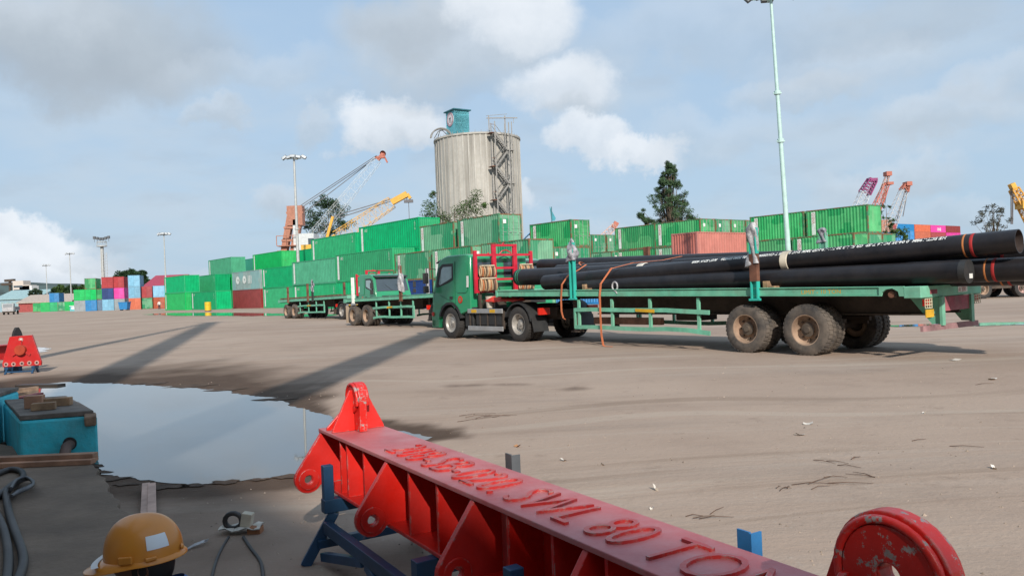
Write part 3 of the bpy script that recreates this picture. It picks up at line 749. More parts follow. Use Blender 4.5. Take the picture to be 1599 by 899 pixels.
def tyre_mesh(r, w, tread=True):
    h = w / 2; b = MB()
    b.lathe([(r * .56, h * .86), (r * .60, h * .98), (r * .74, h * 1.06), (r * .88, h * 1.0), (r * .955, h * .86), (r * .965, h * .6), (r * .965, -h * .6), (r * .955, -h * .86), (r * .88, -h), (r * .74, -h * 1.06), (r * .60, -h * .98), (r * .56, -h * .86)], 44)
    n = 36
    for k in range(n):
        for s in (-1, 1):
            t = 2 * math.pi * (k + (.5 if s > 0 else 0)) / n; c_, s_ = math.cos(t), math.sin(t); dt = Vector((-s_, 0, c_)); rd = Vector((c_, 0, s_))
            y0, y1 = (s * h * .08, s * h * .86); a = .42 * 2 * math.pi * r / n * .5 * 1.5
            P = []
            for rr in (r * .95, r * 1.0):
                for y, m in ((y0, -1), (y0, 1), (y1, 1), (y1, -1)): P.append(rd * (rr * (.985 if y == y1 and rr > r * .97 else 1)) + dt * (a * m) + Vector((0, y, 0)))
            b.hexa(P)
    return b.mesh('tyre', TY, 30)
def rim_mesh(r, w, dish):
    h = w / 2; b = MB()
    b.lathe([(r * .585, h * .84), (r * .60, h * .97), (r * .565, h * .95), (r * .545, h * .7), (r * .52, h * .7 - dish), (r * .40, h * .7 - dish * 1.25), (r * .30, h * .7 - dish * 1.1), (r * .27, h * .7 - dish * .9), (r * .27, h * .7 - dish * .5)], 32)
    return b.mesh('rim', RIM, 30)
def hub_mesh(r, w, dish):
    h = w / 2; b = MB(); z = h * .7 - dish
    b.lathe([(r * .27, z - .02), (r * .27, z + dish * .55), (r * .22, z + dish * .6), (r * .13, z + dish * .62), (r * .12, z + dish * 1.0), (.001, z + dish * 1.02)], 20)
    for k in range(8):
        t = 2 * math.pi * k / 8; c_, s_ = r * .40 * math.cos(t), r * .40 * math.sin(t)
        b.lathe([(.02, z - .03), (.02, z + .02), (.001, z + .024)], 6, (c_, 0, s_))
    return b.mesh('hub', HUBM, 40)
TR = 0.52
M_TY = tyre_mesh(TR, .29); M_RD = rim_mesh(TR, .29, .11); M_HD = hub_mesh(TR, .29, .11); M_RF = rim_mesh(TR, .29, .03); M_HF = hub_mesh(TR, .29, .06)
def wheel(parent, x, y, side, rm=RIM, tm=TY, hm=HUBM, r=TR, front=False):
    z = r * .985; s = r / TR
    o = inst('tyre', M_TY, parent, (x, y, z), (0, random.uniform(0, 6), 0 if side > 0 else math.pi), tm)
    o.rotation_euler = (0, 0, 0) if side > 0 else (0, 0, math.pi); o.scale = (s, 1, s)
    ri = inst('rim', M_RF if front else M_RD, o, m=rm); inst('hub', M_HF if front else M_HD, o, m=hm)
    return o

def wrap_blob(b, p, h, r, seed):
    n = 18; m = 15; V = []; F = []
    for i in range(m):
        q = i / (m - 1)
        for k in range(n):
            t = 2 * math.pi * k / n; fl = 1.35 - .55 * q + .35 * math.sin(5 * q + seed); rr = r * min(1, (1.03 - q) * 6) ** .6 * fl * (.55 + .75 * vnoise(math.cos(t) * 1.7 + seed + q * 2.2, math.sin(t) * 1.7 + q * 1.3, seed) + .25 * math.sin(3 * t + 9 * q))
            fo = r * .9 * max(0, .45 - q) * max(0, math.cos(t))
            V.append((p[0] + (rr + fo * 2) * math.cos(t), p[1] + rr * .8 * math.sin(t), p[2] + h * q - (.10 * h * max(0, math.cos(t)) if i == 0 else 0)))
    for i in range(m - 1):
        for k in range(n): F.append((i * n + k, i * n + (k + 1) % n, (i + 1) * n + (k + 1) % n, (i + 1) * n + k))
    F += [tuple(range(n))[::-1], tuple(range((m - 1) * n, m * n))]
    b.add(V, F); return b

def make_trailer(label, O, head, rear=-2.3, front=10.2, zr=1.345, slope=.0152, stakes=(), gx=(2.36, 6.8), group='flatbed trailers', hero=True, posts_h=1.45):
    rz = math.atan2(head[1], head[0])
    t = thing('flatbed_trailer', label, 'trailer', O, rz, group)
    Z = lambda x: zr + slope * x
    def slab(b, x0, x1, y0, y1, d0, d1):
        return b.hexa([(x0, y0, Z(x0) + d0), (x1, y0, Z(x1) + d0), (x1, y1, Z(x1) + d0), (x0, y1, Z(x0) + d0), (x0, y0, Z(x0) + d1), (x1, y0, Z(x1) + d1), (x1, y1, Z(x1) + d1), (x0, y1, Z(x0) + d1)])
    b = MB(); slab(b, rear + .1, front - .02, -1.17, 1.17, -.06, -.01); b.build('deck', TDARK, t)
    for s in (1, -1):
        b = MB(); e = rear + .75 if hero else rear + .12
        lo, hi = (1.205, 1.225) if s > 0 else (-1.225, -1.205)
        slab(b, e, front, lo, hi, -.135, .005)
        lo, hi = (1.16, 1.252) if s > 0 else (-1.252, -1.16)
        slab(b, e, front, lo, hi, .003, .022); slab(b, e, front, lo, hi, -.155, -.137)
        o = b.build('side_rail', TGREEN, t, bevel=.004)
        if hero:
            c = MB(); pts = [(rear + .75, -.156), (rear + .75, .024)] + [(rear + .72, .024), (rear + .30, .024), (rear + .30, -.156), (rear + .38, -.156), (rear + .40, -.07), (rear + .5, -.015), (rear + .62, -.03), (rear + .70, -.09), (rear + .72, -.156)]
            c.prism(pts, lambda u, v, d: (u, d, Z(u) + v), 1.19 * s, 1.25 * s); c.build('rail_end', TGREEN, t)
            c = MB(); c.tube([(rear + .55, 1.05 * s, Z(rear) - .12), (rear + .55, 1.2 * s, Z(rear) - .12)], .06, 10); c.build('winch_drum', RUST, t)
        b = MB(); y0, y1 = (.42, .56) if s > 0 else (-.56, -.42)
        for a, c_, lo_ in ((rear + .1, front - 3.6, .78), (front - 3.6, front - .1, 1.2)):
            b.box(a, c_, y0, y1, lo_, lo_ + .03); b.box(a, c_, y0, y1, Z(a) - .095, Z(a) - .065)
            b.box(a, c_, (y0 + y1) / 2 - .01, (y0 + y1) / 2 + .01, lo_ + .03, Z(a) - .095)
        b.build('main_beam', TDARK, t)
    cm = MB(); cm.box(-.04, .04, -1.18, 1.18, -.17, -.065); me = cm.mesh('cross_member', TDARK)
    x = rear + .5
    while x < front: inst('cross_member', me, t, (x, 0, Z(x) - .001)); x += .95
    # front and rear beams
    b = MB(); b.box(front, front + .08, -1.25, 1.25, Z(front) - .18, Z(front) + .03); b.build('front_beam', TGREEN, t)
    b = MB(); b.box(rear, rear + .30, -1.25, 1.25, Z(rear) - .19, Z(rear) + .02); b.build('rear_beam', TGREEN, t, bevel=.012)
    for x in (0, 1.42):
        b = MB(); b.tube([(x, -1.1, TR), (x, 1.1, TR)], .07, 10); b.build('axle', TDARK, t)
        for s in (1, -1):
            wheel(t, x, s * 1.07, s); wheel(t, x, s * .74, s)
            b = MB(); b.box(x - .45, x + .45, s * .49 - .04, s * .49 + .04, .62, .70); b.box(x - .4, x + .4, s * .49 - .04, s * .49 + .04, .55, .615); b.build('leaf_spring', TDARK, t)
    for s in (1, -1):
        b = MB(); b.box(.62, .8, s * .49 - .05, s * .49 + .05, .55, 1.0); b.build('spring_hanger', TDARK, t)
        b = MB(); xx = 7.15 if hero else min(7.15, front - 2.6); b.box(xx, xx + .14, s * .75 - .07, s * .75 + .07, .34, 1.28); b.box(xx - .08, xx + .22, s * .75 - .11, s * .75 + .11, .30, .34); b.build('landing_leg', TDARK, t)
    # side guards
    g0, g1 = gx
    for s in (1, -1):
        for z0, dz in ((.93, 0), (.47, 0)):
            b = MB(); m = 8; pts = []
            for i in range(m):
                q = i / (m - 1); xx = g1 + (g0 - g1) * q
                pts.append((xx, s * (1.2 + .02 * math.sin(q * 9)), z0 + (-.10 * max(0, q - .45) if z0 > .6 else -.05 * max(0, q - .4) * (1 + math.sin(q * 14))) + .012 * math.sin(q * 11)))
            for i in range(m - 1):
                p, q_ = Vector(pts[i]), Vector(pts[i + 1]); dd_ = (q_ - p) * .02; b.bar(p - dd_, q_ + dd_, .035, .10)
            b.build('guard_rail', TGREEN, t)
        for q in (.03, .31, .60, .93):
            xx = g1 + (g0 - g1) * q; b = MB(); b.bar((xx, s * 1.17, .46), (xx, s * 1.17, 1.2), .055, .07, (1, 0, 0)); b.build('guard_post', TGREEN, t)
        b = MB(); b.box(g1 - .03, g1 + .03, s * 1.2 - .02, s * 1.2 + .02, .44, .97); b.build('guard_end', TGREEN, t)
        if s > 0 or not hero:
            b = MB(); xx = g1 + (g0 - g1) * .5; xe = g1 + (g0 - g1) * .64
            b.hexa([(xe, s * 1.221, .855), (xx, s * 1.221, .885), (xx, s * 1.224, .885), (xe, s * 1.224, .855), (xe, s * 1.221, .935), (xx, s * 1.221, .96), (xx, s * 1.224, .96), (xe, s * 1.224, .935)])
            b.build('yellow_reflector', YEL, t)
    # stakes with their wrappings
    for (x, s, top, m_, wrapm, wz, wr) in stakes:
        b = MB(); zb = Z(x) - .2; zt = zb + .2 + top
        for q in (-.085, .06): b.box(x + q, x + q + .025, s * 1.262 - .05, s * 1.262 + .05, zb, zt)
        b.box(x - .06, x + .06, s * 1.235 - .01, s * 1.235 + .01, zb + .001, zt - .004)
        if s > 0 or not hero: b.box(x - .13, x + .13, s * 1.28 - .03, s * 1.28 + .035, zb - .045, zb)
        o = b.build('stake', m_, t)
        if wrapm is PLASW and hero:
            r_ = MB(); r_.box(x - .088, x + .088, s * 1.262 - .053, s * 1.262 + .053, zb + .36, wz + .2); r_.build('rusty_sleeve', RUST, o)
        if wrapm:
            w = MB(); wrap_blob(w, (x, s * 1.255, wz), zt + .12 - wz, wr, int(x * 7 + 3)); w.build('plastic_wrap', wrapm, o, smooth=60)
    if hero:
        zz = Z(rear)
        b = MB(); b.box(rear - .012, rear + .02, -.80, .52, zz - .46, zz - .195); b.build('stop_panel', PURP, t)
        for y in (.50, -.72):
            b = MB(); b.prism([(rear + .0, .62), (rear + .16, .62), (rear + .55, zz - .2), (rear + .0, zz - .2)], lambda u, v, d: (u, d, v), y - .01, y + .01)
            b.box(rear - .05, rear - .002, y - .06, y + .06, .60, zz - .19); b.build('bumper_leg', TGREEN, t)
        b = MB(); b.bar((rear + .02, 1.22, .575), (rear - .02, -.95, .56), .05, .10); b.build('underrun_bar', PURP2, t)
        for y in (1.0, -1.02):
            c = MB()
            for q in range(4):
                c.box(rear - .02, rear - .01, y - .13 + q * .085, y - .115 + q * .085, zz - .38, zz - .2)
                c.box(rear - .021, rear - .011, y - .135, y + .14, zz - .38 + q * .055, zz - .367 + q * .055)
            o = c.build('lamp_guard', BEAC, t)
            c = MB(); c.box(rear, rear + .05, y - .1, y + .1, zz - .34, zz - .22); c.build('tail_lamp', REDL, o)
        b = MB(); b.box(rear - .03, rear - .015, .84, 1.14, zz - .54, zz - .40); b.build('yellow_plate', YEL, t)
        b = MB(); b.box(rear - .006, rear - .001, -.62, -.22, zz - .135, zz - .03); pl = b.build('white_plate', PWHITE, t)
        inst('lettering', text_mesh("A 300", .12), pl, (rear - .008, -.25, zz - .125), (R(90), 0, R(-90)), PRED)
        b = MB(); b.box(rear - .004, rear - .001, .62, .9, zz - .13, zz - .05); b.build('plate_stain', PURP, t)
        inst('lettering', text_mesh("LIMIT - 10 TON", .115, 0, 'LEFT', 1.1), t, (.05, 1.2265, Z(-.6) - .105), (R(90), 0, R(180)), YEL)
    return t
for mm in (): pass

T1 = Vector((-.61, .79, 0)).normalized(); LEFT1 = Vector((-T1.y, T1.x, 0))
O1 = Vector((5.8, 15.7, 0)) - LEFT1 * 1.22
for me_ in (): pass
tr1 = make_trailer('green flatbed semitrailer carrying the black steel pipes', O1, T1, stakes=(
    (6.77, 1, 1.28, TEAL, PLASG, 2.26, .10), (1.09, 1, 1.28, TEAL, PLASW, 1.90, .10), (6.4, -1, 1.15, RUST, None, 0, 0), (1.0, -1, 1.2, TGREEN, PLASG, 2.35, .08)))
b = MB(); b.box(4.3, 6.7, .50, .62, .52, .70); b.build('underslung_timber', mat('reddish_timber', (.25, .13, .09), .85, var=.3, vs=4), tr1, bevel=.01)
b = MB(); b.box(3.3, 4.1, -.3, .3, .62, .95); b.build('tool_box', TDARK, tr1, bevel=.02)
# second and third rigs face the other way
T2 = -T1; LEFT2 = Vector((-T2.y, T2.x, 0))
O2 = atz(551, 508.5) ; O2 = Vector((O2.x, O2.y, 0)) + LEFT2 * 1.22
tr2 = make_trailer('green flatbed semitrailer half hidden behind the tractor cab', O2, T2, rear=-.9, front=9.2, gx=(2.2, 6.0), hero=False, stakes=(
    (.25, -1, 1.05, PWHITE, None, 0, 0), (5.0, -1, 1.35, RUST, PLASW, 1.7, .10), (3.2, 1, 1.3, PLASW, None, 0, 0)))
b = MB(); b.box(-.72, -.70, -1.22, -.62, .14, 1.0); b.build('mud_flap', mat('dusty_mud_flap', (.30, .24, .18), .85, var=.2), tr2)
O3 = atz(447, 497.2); O3 = Vector((O3.x, O3.y, 0)) + LEFT2 * 1.22
tr3 = make_trailer('empty green flatbed semitrailer farthest left in front of the containers', O3, T2, rear=-1.4, front=10.0, gx=(2.2, 6.6), hero=False, stakes=(
    (4.1, -1, 1.0, RUST, None, 0, 0), (4.9, -1, 1.15, BLACK, PLASG, 1.9, .09), (.6, -1, .9, RUST, None, 0, 0), (4.5, 1, 1.0, RUST, None, 0, 0)))
b = MB()
for s in (-1.1, 1.1): b.bar((-1.2, s, 1.42), (9, s, 1.56), .08, .10)
b.build('cargo_frame', RUST, tr3)

def make_tractor(label, O, head, group='green tractor trucks'):
    t = thing('tractor_truck', label, 'truck', O, math.atan2(head[1], head[0]), group)
    xB = -1.18
    prof = [(xB, .95), (xB, 2.60), (xB + .06, 2.68), (xB + .25, 2.72), (.15, 2.72), (.50, 2.64), (.70, 2.50), (.98, 1.66), (1.06, 1.45), (1.10, .95), (1.10, .55), (.80, .50)]
    arch = circ(.66, 12, R(25), 0, .50, R(155))
    b = MB(); w = 1.19
    b.prism(prof + arch, lambda u, v, d: (u, d * (1 - .035 * max(0, v - 1.5)), v), -w, w)
    b.build('cab', CAB, t, smooth=35, bevel=.035)
    def side(poly, s, d0, d1):
        q = MB(); return q.prism(poly, lambda u, v, d: (u, s * (w * (1 - .035 * max(0, v - 1.5)) + d), v), d0, d1)
    for s in (1, -1):
        dp = [(-.30, .98), (-.30, 2.50), (.42, 2.50), (.62, 2.38), (.86, 1.62), (.95, 1.25), (.93, .98), (.58, .98), (.42, 1.10), (-.1, 1.12)]
        d = side(dp, s, .002, .012).build('door', CABD, t, bevel=.004)
        gp = [(-.15, 1.99), (-.15, 2.36), (.36, 2.36), (.46, 2.28), (.62, 1.82), (.56, 1.77), (.1, 1.90)]
        fr = side([(-.23, 1.92), (-.23, 2.46), (.43, 2.46), (.62, 2.34), (.80, 1.74), (.74, 1.68), (.06, 1.83)], s, .011, .016).build('window_frame', BLACK, d)
        side(gp, s, .015, .020).build('window', GLL, d)
        h = MB(); h.prism([(-.2, 1.30), (-.06, 1.30), (-.06, 1.38), (-.2, 1.38)], lambda u, v, q: (u, s * (w + q), v), .012, .05); h.build('door_handle', BLACK, d)
        side([(-1.02, 1.55), (-1.02, 2.42), (-.96, 2.48), (-.48, 2.48), (-.42, 2.42), (-.42, 1.55), (-.48, 1.49), (-.96, 1.49)], s, .002, .010).build('sleeper_panel', CABD, t, bevel=.004)
        for sp_ in ([(-.335, .98), (-.322, .98), (-.322, 2.52), (-.335, 2.52)], [(.955, 1.24), (.968, 1.24), (.64, 2.40), (.627, 2.40)], [(-.3219, 1.14), (-.3219, 1.15), (.58, 1.44), (.58, 1.43)]):
            side(sp_, s, .0125, .0145).build('door_seam', BLACK, t)
        st = side([(-1.12, 1.66), (-1.12, 2.02), (-1.0, 2.02), (-1.0, 1.66)], s, .010, .013).build('sticker', PWHITE, t)
        em = MB(); em.prism(circ(.12, 16), lambda u, v, q: (-.62 + u, s * (w + q), 1.27 + v), .002, .012); e = em.build('door_emblem', REDL, t)
        l_ = MB()
        for a in (-.05, .03): l_.prism([(-.62 + a, 1.20), (-.60 + a, 1.20), (-.60 + a, 1.34), (-.62 + a, 1.34)], lambda u, v, q: (u, s * (w + q), v), .012, .015)
        l_.prism([(-.6699, 1.26), (-.57, 1.26), (-.57, 1.28), (-.6699, 1.28)], lambda u, v, q: (u, s * (w + q), v), .0125, .0145)
        l_.build('emblem_mark', CAB, e)
        f = MB(); a = circ(.70, 14, R(20), 0, .50, R(165)); i_ = circ(.62, 14, R(20), 0, .50, R(165))
        f.prism(a + i_[::-1], lambda u, v, q: (u, s * (w + q), v), -.22, .03); f.build('wheel_arch', BLACK, t)
        bm = MB(); bm.box(.70, 1.16, s * .72 - .47 * (s < 0) , s * .72 + .47 * (s > 0), .34, .62); bm.build('bumper_corner', CAB, t, bevel=.03)
        ml = MB(); ml.prism(circ(.07, 14), lambda u, v, q: (1.03 + u * .9, s * (w + q), .80 + v), .0, .04); ml.build('marker_lamp', REDL, t)
        mi = MB(); mi.tube([(.78, s * w, 2.30), (1.02, s * (w + .22), 2.36), (1.05, s * (w + .25), 1.60), (.93, s * w, 1.52)], .015, 6); o = mi.build('mirror_arm', BLACK, t)
        for z, hh, ww in ((2.02, .36, .2), (1.64, .24, .2)):
            q = MB(); q.box(1.02, 1.09, s * (w + .25) - ww / 2, s * (w + .25) + ww / 2, z - hh / 2, z + hh / 2); q.build('mirror', BLACK, o, bevel=.02)
        # chassis side, tank, guard bars
        b = MB(); b.box(-4.5, -1.0 + 1.6, s * .42 - .04, s * .42 + .04, .72, .98); b.build('chassis_rail', TDARK, t)
        b = MB(); b.box(-2.75, -1.35, s * .9 - .24, s * .9 + .24, .42, .86); b.build('fuel_tank', BLACK, t, bevel=.06)
        for q in (-2.45, -2.05, -1.65):
            b = MB(); b.box(q, q + .05, s * 1.152 - .006, s * 1.152 + .006, .40, .88); b.build('tank_strap', TDARK, t)
        b = MB(); b.box(-1.22, -.78, s * .98 - .16, s * .98 + .16, .40, 1.02); b.build('step_box', BLACK, t, bevel=.02)
        for z in (.90, .36):
            b = MB(); b.box(-2.86, -1.02, s * 1.19 - .02, s * 1.19 + .02, z - .07, z + .07); g = b.build('guard_bar', GALV, t, bevel=.01)
            if z > .6:
                for q in (-1.52, -2.5): b = MB(); b.box(q, q + .28, s * 1.213 - .002, s * 1.213 + .002, z - .05, z + .05); b.build('yellow_reflector', YEL, g)
        for q in (-2.86, -1.1): b = MB(); b.box(q, q + .06, s * 1.14 - .03, s * 1.14 + .03, .36, .9); b.build('guard_bracket', TDARK, t)
        wheel(t, 0, s * 1.05, s, ALU if s > 0 else RIM, TYC, ALU, .52, True)
        wheel(t, -3.6, s * 1.05, s, ALU, TYC, ALU); wheel(t, -3.6, s * .72, s, ALU, TYC, ALU)
        m_ = MB(); a = circ(.63, 14, R(20), -3.6, .52, R(172)); i_ = circ(.59, 14, R(20), -3.6, .52, R(172))
        m_.prism(a + i_[::-1], lambda u, v, q: (u, s * q, v), .62, 1.22); m_.build('mudguard', BLACK, t, smooth=40)
        b = MB(); b.bar((-4.24, s * .93, .70), (-4.34, s * .93, .30), .56, .015, (1, 0, 0)); b.build('mud_flap', BLACK, t)
        b = MB(); b.box(-4.55, -4.46, s * .95 - .2, s * .95 + .2, .78, .98); b.build('tail_lamp', REDL, t, bevel=.015)
    b = MB(); b.bar((.705, 0, 2.47), (.985, 0, 1.63), 2.06, .02, (0, 1, 0)); 
    b = MB(); n1 = Vector((.83, 0, .29)).normalized()
    for p in (): pass
    ws = MB(); o1, o2 = Vector((.725, 0, 2.44)), Vector((.975, 0, 1.68))
    ws.hexa([o2 + Vector((0, -1.06, 0)), o2 + Vector((0, 1.06, 0)), o1 + Vector((0, 1.0, 0)), o1 + Vector((0, -1.0, 0))] + [p + n1 * .025 for p in (o2 + Vector((0, -1.06, 0)), o2 + Vector((0, 1.06, 0)), o1 + Vector((0, 1.0, 0)), o1 + Vector((0, -1.0, 0)))])
    ws = ws.build('windscreen', GLS, t)
    b = MB()
    for y in (-.35, .35): b.bar(o2 + n1 * .035 + Vector((0, y + .3, .02)), o2 + n1 * .035 + Vector((-.12, y - .12, .38)), .012, .012)
    b.build('wiper', BLACK, ws)
    b = MB(); b.hexa([(.60, -1.1, 2.56), (.92, -1.08, 2.50), (.92, 1.08, 2.50), (.60, 1.1, 2.56), (.60, -1.1, 2.62), (.92, -1.08, 2.54), (.92, 1.08, 2.54), (.60, 1.1, 2.62)]); b.build('sun_visor', BLACK, t)
    b = MB(); b.box(1.09, 1.125, -.8, .8, .98, 1.42)
    for k in range(4): b.box(1.12, 1.14, -.78, .78, 1.0 + k * .11, 1.05 + k * .11)
    b.build('grille', BLACK, t)
    b = MB(); b.box(.9, 1.18, -1.19, 1.19, .36, .86); b.build('bumper', CAB, t, bevel=.04)
    for s in (1, -1):
        b = MB(); b.box(1.17, 1.20, s * .85 - .2, s * .85 + .2, .58, .78); b.build('headlight', GLL, t)
        b = MB(); b.box(xB - .012, xB - .002, s * .52 - .34, s * .52 + .34, 1.95, 2.45); b.build('rear_window', GLS, t)
    b = MB(); b.box(-4.6, .9, -.35, .35, .62, .9); b.build('gearbox_cover', TDARK, t)
    b = MB(); b.lathe([(.001, 1.0), (.5, 1.0), (.5, 1.07), (.001, 1.09)], 20, (-3.4, 0, 0), 'Z'); b.build('fifth_wheel', TDARK, t)
    b = MB(); b.box(-1.9, -1.35, .3, .85, .95, 1.25); b.box(-1.75, -1.4, -.8, -.3, .95, 1.4); b.build('air_tank_rack', TDARK, t)
    b = MB()
    for k in range(3): b.tube([(-1.35, .2 + .1 * k, 1.7), (-1.6, .25 + .1 * k, 1.35 - .05 * k), (-2.0, .2 + .1 * k, 1.2), (-2.4, .1 * k, 1.3)], .018, 6)
    b.build('air_hose', BLACK, t)
    # red rack behind the cab
    rk = []
    def bar(nm, a, c, w_=.11, h_=.07): q = MB(); q.bar(a, c, w_, h_, (1, 0, 0)); return q.build(nm, RED, t)
    X = -1.45
    for y, z1 in ((1.13, 2.80), (-1.13, 2.78)): bar('rack_post', (X, y, 1.46), (X, y, z1))
    for y in (.40, -.45): bar('rack_post', (X, y, 1.46), (X, y, 2.98), .15)
    bar('rack_bar', (X - .005, .47, 2.97), (X - .005, -.52, 2.97), .07, .09); bar('rack_bar', (X, 1.075, 2.66), (X, .475, 2.66), .07, .09); bar('rack_bar', (X, .325, 2.66), (X, -.375, 2.66), .07, .10); bar('rack_bar', (X, -.525, 2.66), (X, -1.075, 2.66), .07, .09)
    bar('rack_bar', (X, .325, 2.24), (X, -.375, 2.24), .07, .05); bar('rack_bar', (X, .325, 1.88), (X, -.375, 1.88), .07, .10)
    bar('rack_bar', (X, 1.075, 1.50), (X, .475, 1.50), .07, .11); bar('rack_bar', (X, -.525, 1.50), (X, -1.075, 1.50), .07, .11); bar('rack_bar', (X, 1.075, 1.93), (X, .475, 1.93), .07, .05); bar('rack_bar', (X, -.525, 1.93), (X, -1.075, 1.93), .07, .05)
    b = MB(); b.tube([(X, .2, 2.66), (X - .05, .1, 2.78), (X, -.1, 2.82), (X - .03, -.3, 2.72)], .02, 6); b.tube([(X, .05, 2.98), (X, 0, 3.05), (X, -.05, 2.98)], .018, 6); b.build('rack_hook', RED, t)
    for y in (1.0, -1.0, .4, -.45): q = MB(); q.box(X - .04, X + .04, y - .04, y + .04, .96, 1.47); q.build('rack_foot', TDARK, t)
    return t
trk1 = make_tractor('dark green tractor coupled to the pipe trailer, seen from its left', O1 + T1 * 12.9, T1)
trk2 = make_tractor('dark green tractor hidden beyond the near cab', O2 + T2 * 11.5, T2)
trk3 = make_tractor('dark green tractor whose windscreen shows above the middle trailer', O3 + T2 * 12.7, T2)
b = MB()
b.tube([(.1, -.6, 2.72), (.1, -.6, 2.92), (.1, .6, 2.92), (.1, .6, 2.72)], .04, 6); b.build('roof_bar', RUST, trk3)

# ropes hung on the red rack, one coil at a time
ROPA, ROPB, ROPC = mat("tan_rope", (0.42, 0.30, 0.18), .9, var=.2), mat("dark_rope", (0.12, 0.085, 0.06), .9), mat("orange_rope", (0.45, 0.17, 0.07), .9)
def world1(base, x, y, z): return base.matrix_basis @ Vector((x, y, z))
bpy.context.view_layer.update()
for (y0, y1, z0, z1, lab) in ((1.06, .55, 1.98, 2.30, 'coil of tan rope in the upper left bay of the red rack'), (1.06, .50, 1.52, 1.90, 'coil of tan rope in the lower left bay of the red rack'),
                              (-.55, -1.0, 1.98, 2.32, 'coil of tan rope in the upper right bay of the red rack'), (-.52, -1.02, 1.52, 1.90, 'coil of tan rope in the lower right bay of the red rack')):
    t = thing('rope_coil', lab, 'rope', trk1.matrix_basis @ Vector((-1.62, (y0 + y1) / 2, (z0 + z1) / 2)), trk1.rotation_euler[2], 'rope coils on the red rack')
    n = 10; wdt = (y0 - y1) * 1.04; hh = (z1 - z0) / 2 * 1.08
    for k in range(n):
        y = wdt * (.5 - (k + .5) / n); q = MB(); pts = []
        for j in range(13):
            a = 2 * math.pi * j / 12; pts.append((.07 * math.cos(a), y + .03 * math.sin(a * .5 + k), hh * .92 * math.sin(a) + random.uniform(-.015, .015)))
        q.tube(pts, .027, 6, False); q.build('rope_loop', (ROPA, ROPC, ROPA, ROPB, ROPA)[k % 5], t, smooth=60)
    q = MB(); q.box(-.09, .06, -wdt / 2, wdt / 2, hh * .85, hh * 1.12); q.build('rope_lashing', mat("pale_rope", (.5, .42, .3), .9), t, bevel=.03)

# bucket and red tarpaulin behind the cab
t = thing('bucket', 'rust stained white bucket hung below the red rack', 'bucket', trk1.matrix_basis @ Vector((-1.98, .98, .99)), 0)
q = MB(); q.lathe([(.001, 0), (.13, 0), (.16, .36), (.15, .36), (.125, .02), (.001, .02)], 18, axis='Z'); q.build('bucket_body', mat("stained_bucket", (.55, .50, .42), .6, var=.25, rust=.45, rs=6), t, smooth=40)
q = MB(); q.tube([(.15 * math.cos(a), 0, .35 + .12 * math.sin(a)) for a in [math.pi * k / 8 for k in range(9)]], .006, 5); q.build('bucket_handle', BLACK, t)
TARP = mat("red_tarpaulin", (0.58, 0.035, 0.02), .6, var=.2)
q = MB(); V = []; nx, ny = 26, 9
for i in range(nx):
    for j in range(ny):
        x = i / (nx - 1); a = math.pi * j / (ny - 1); r_ = (.17 - .07 * x) * (1 + .5 * (fbm(x * 9, j * .8, 3) - .5)); V.append((-1.95 - x * 1.55, .95 + r_ * 1.3 * math.cos(a), 1.16 + r_ * .9 * math.sin(a) + .05 * fbm(x * 14, j, 8)))
q.add(V, [(i * ny + j, i * ny + j + 1, (i + 1) * ny + j + 1, (i + 1) * ny + j) for i in range(nx - 1) for j in range(ny - 1)] + [tuple(range(ny)), tuple((nx - 1) * ny + j for j in range(ny))] + [tuple([i * ny for i in range(nx)] + [i * ny + ny - 1 for i in reversed(range(nx))])])
q.xf(trk1.matrix_basis); tag(q.build('tarpaulin', TARP, smooth=50), 'crumpled red tarpaulin lying along the tractor frame', 'tarpaulin')

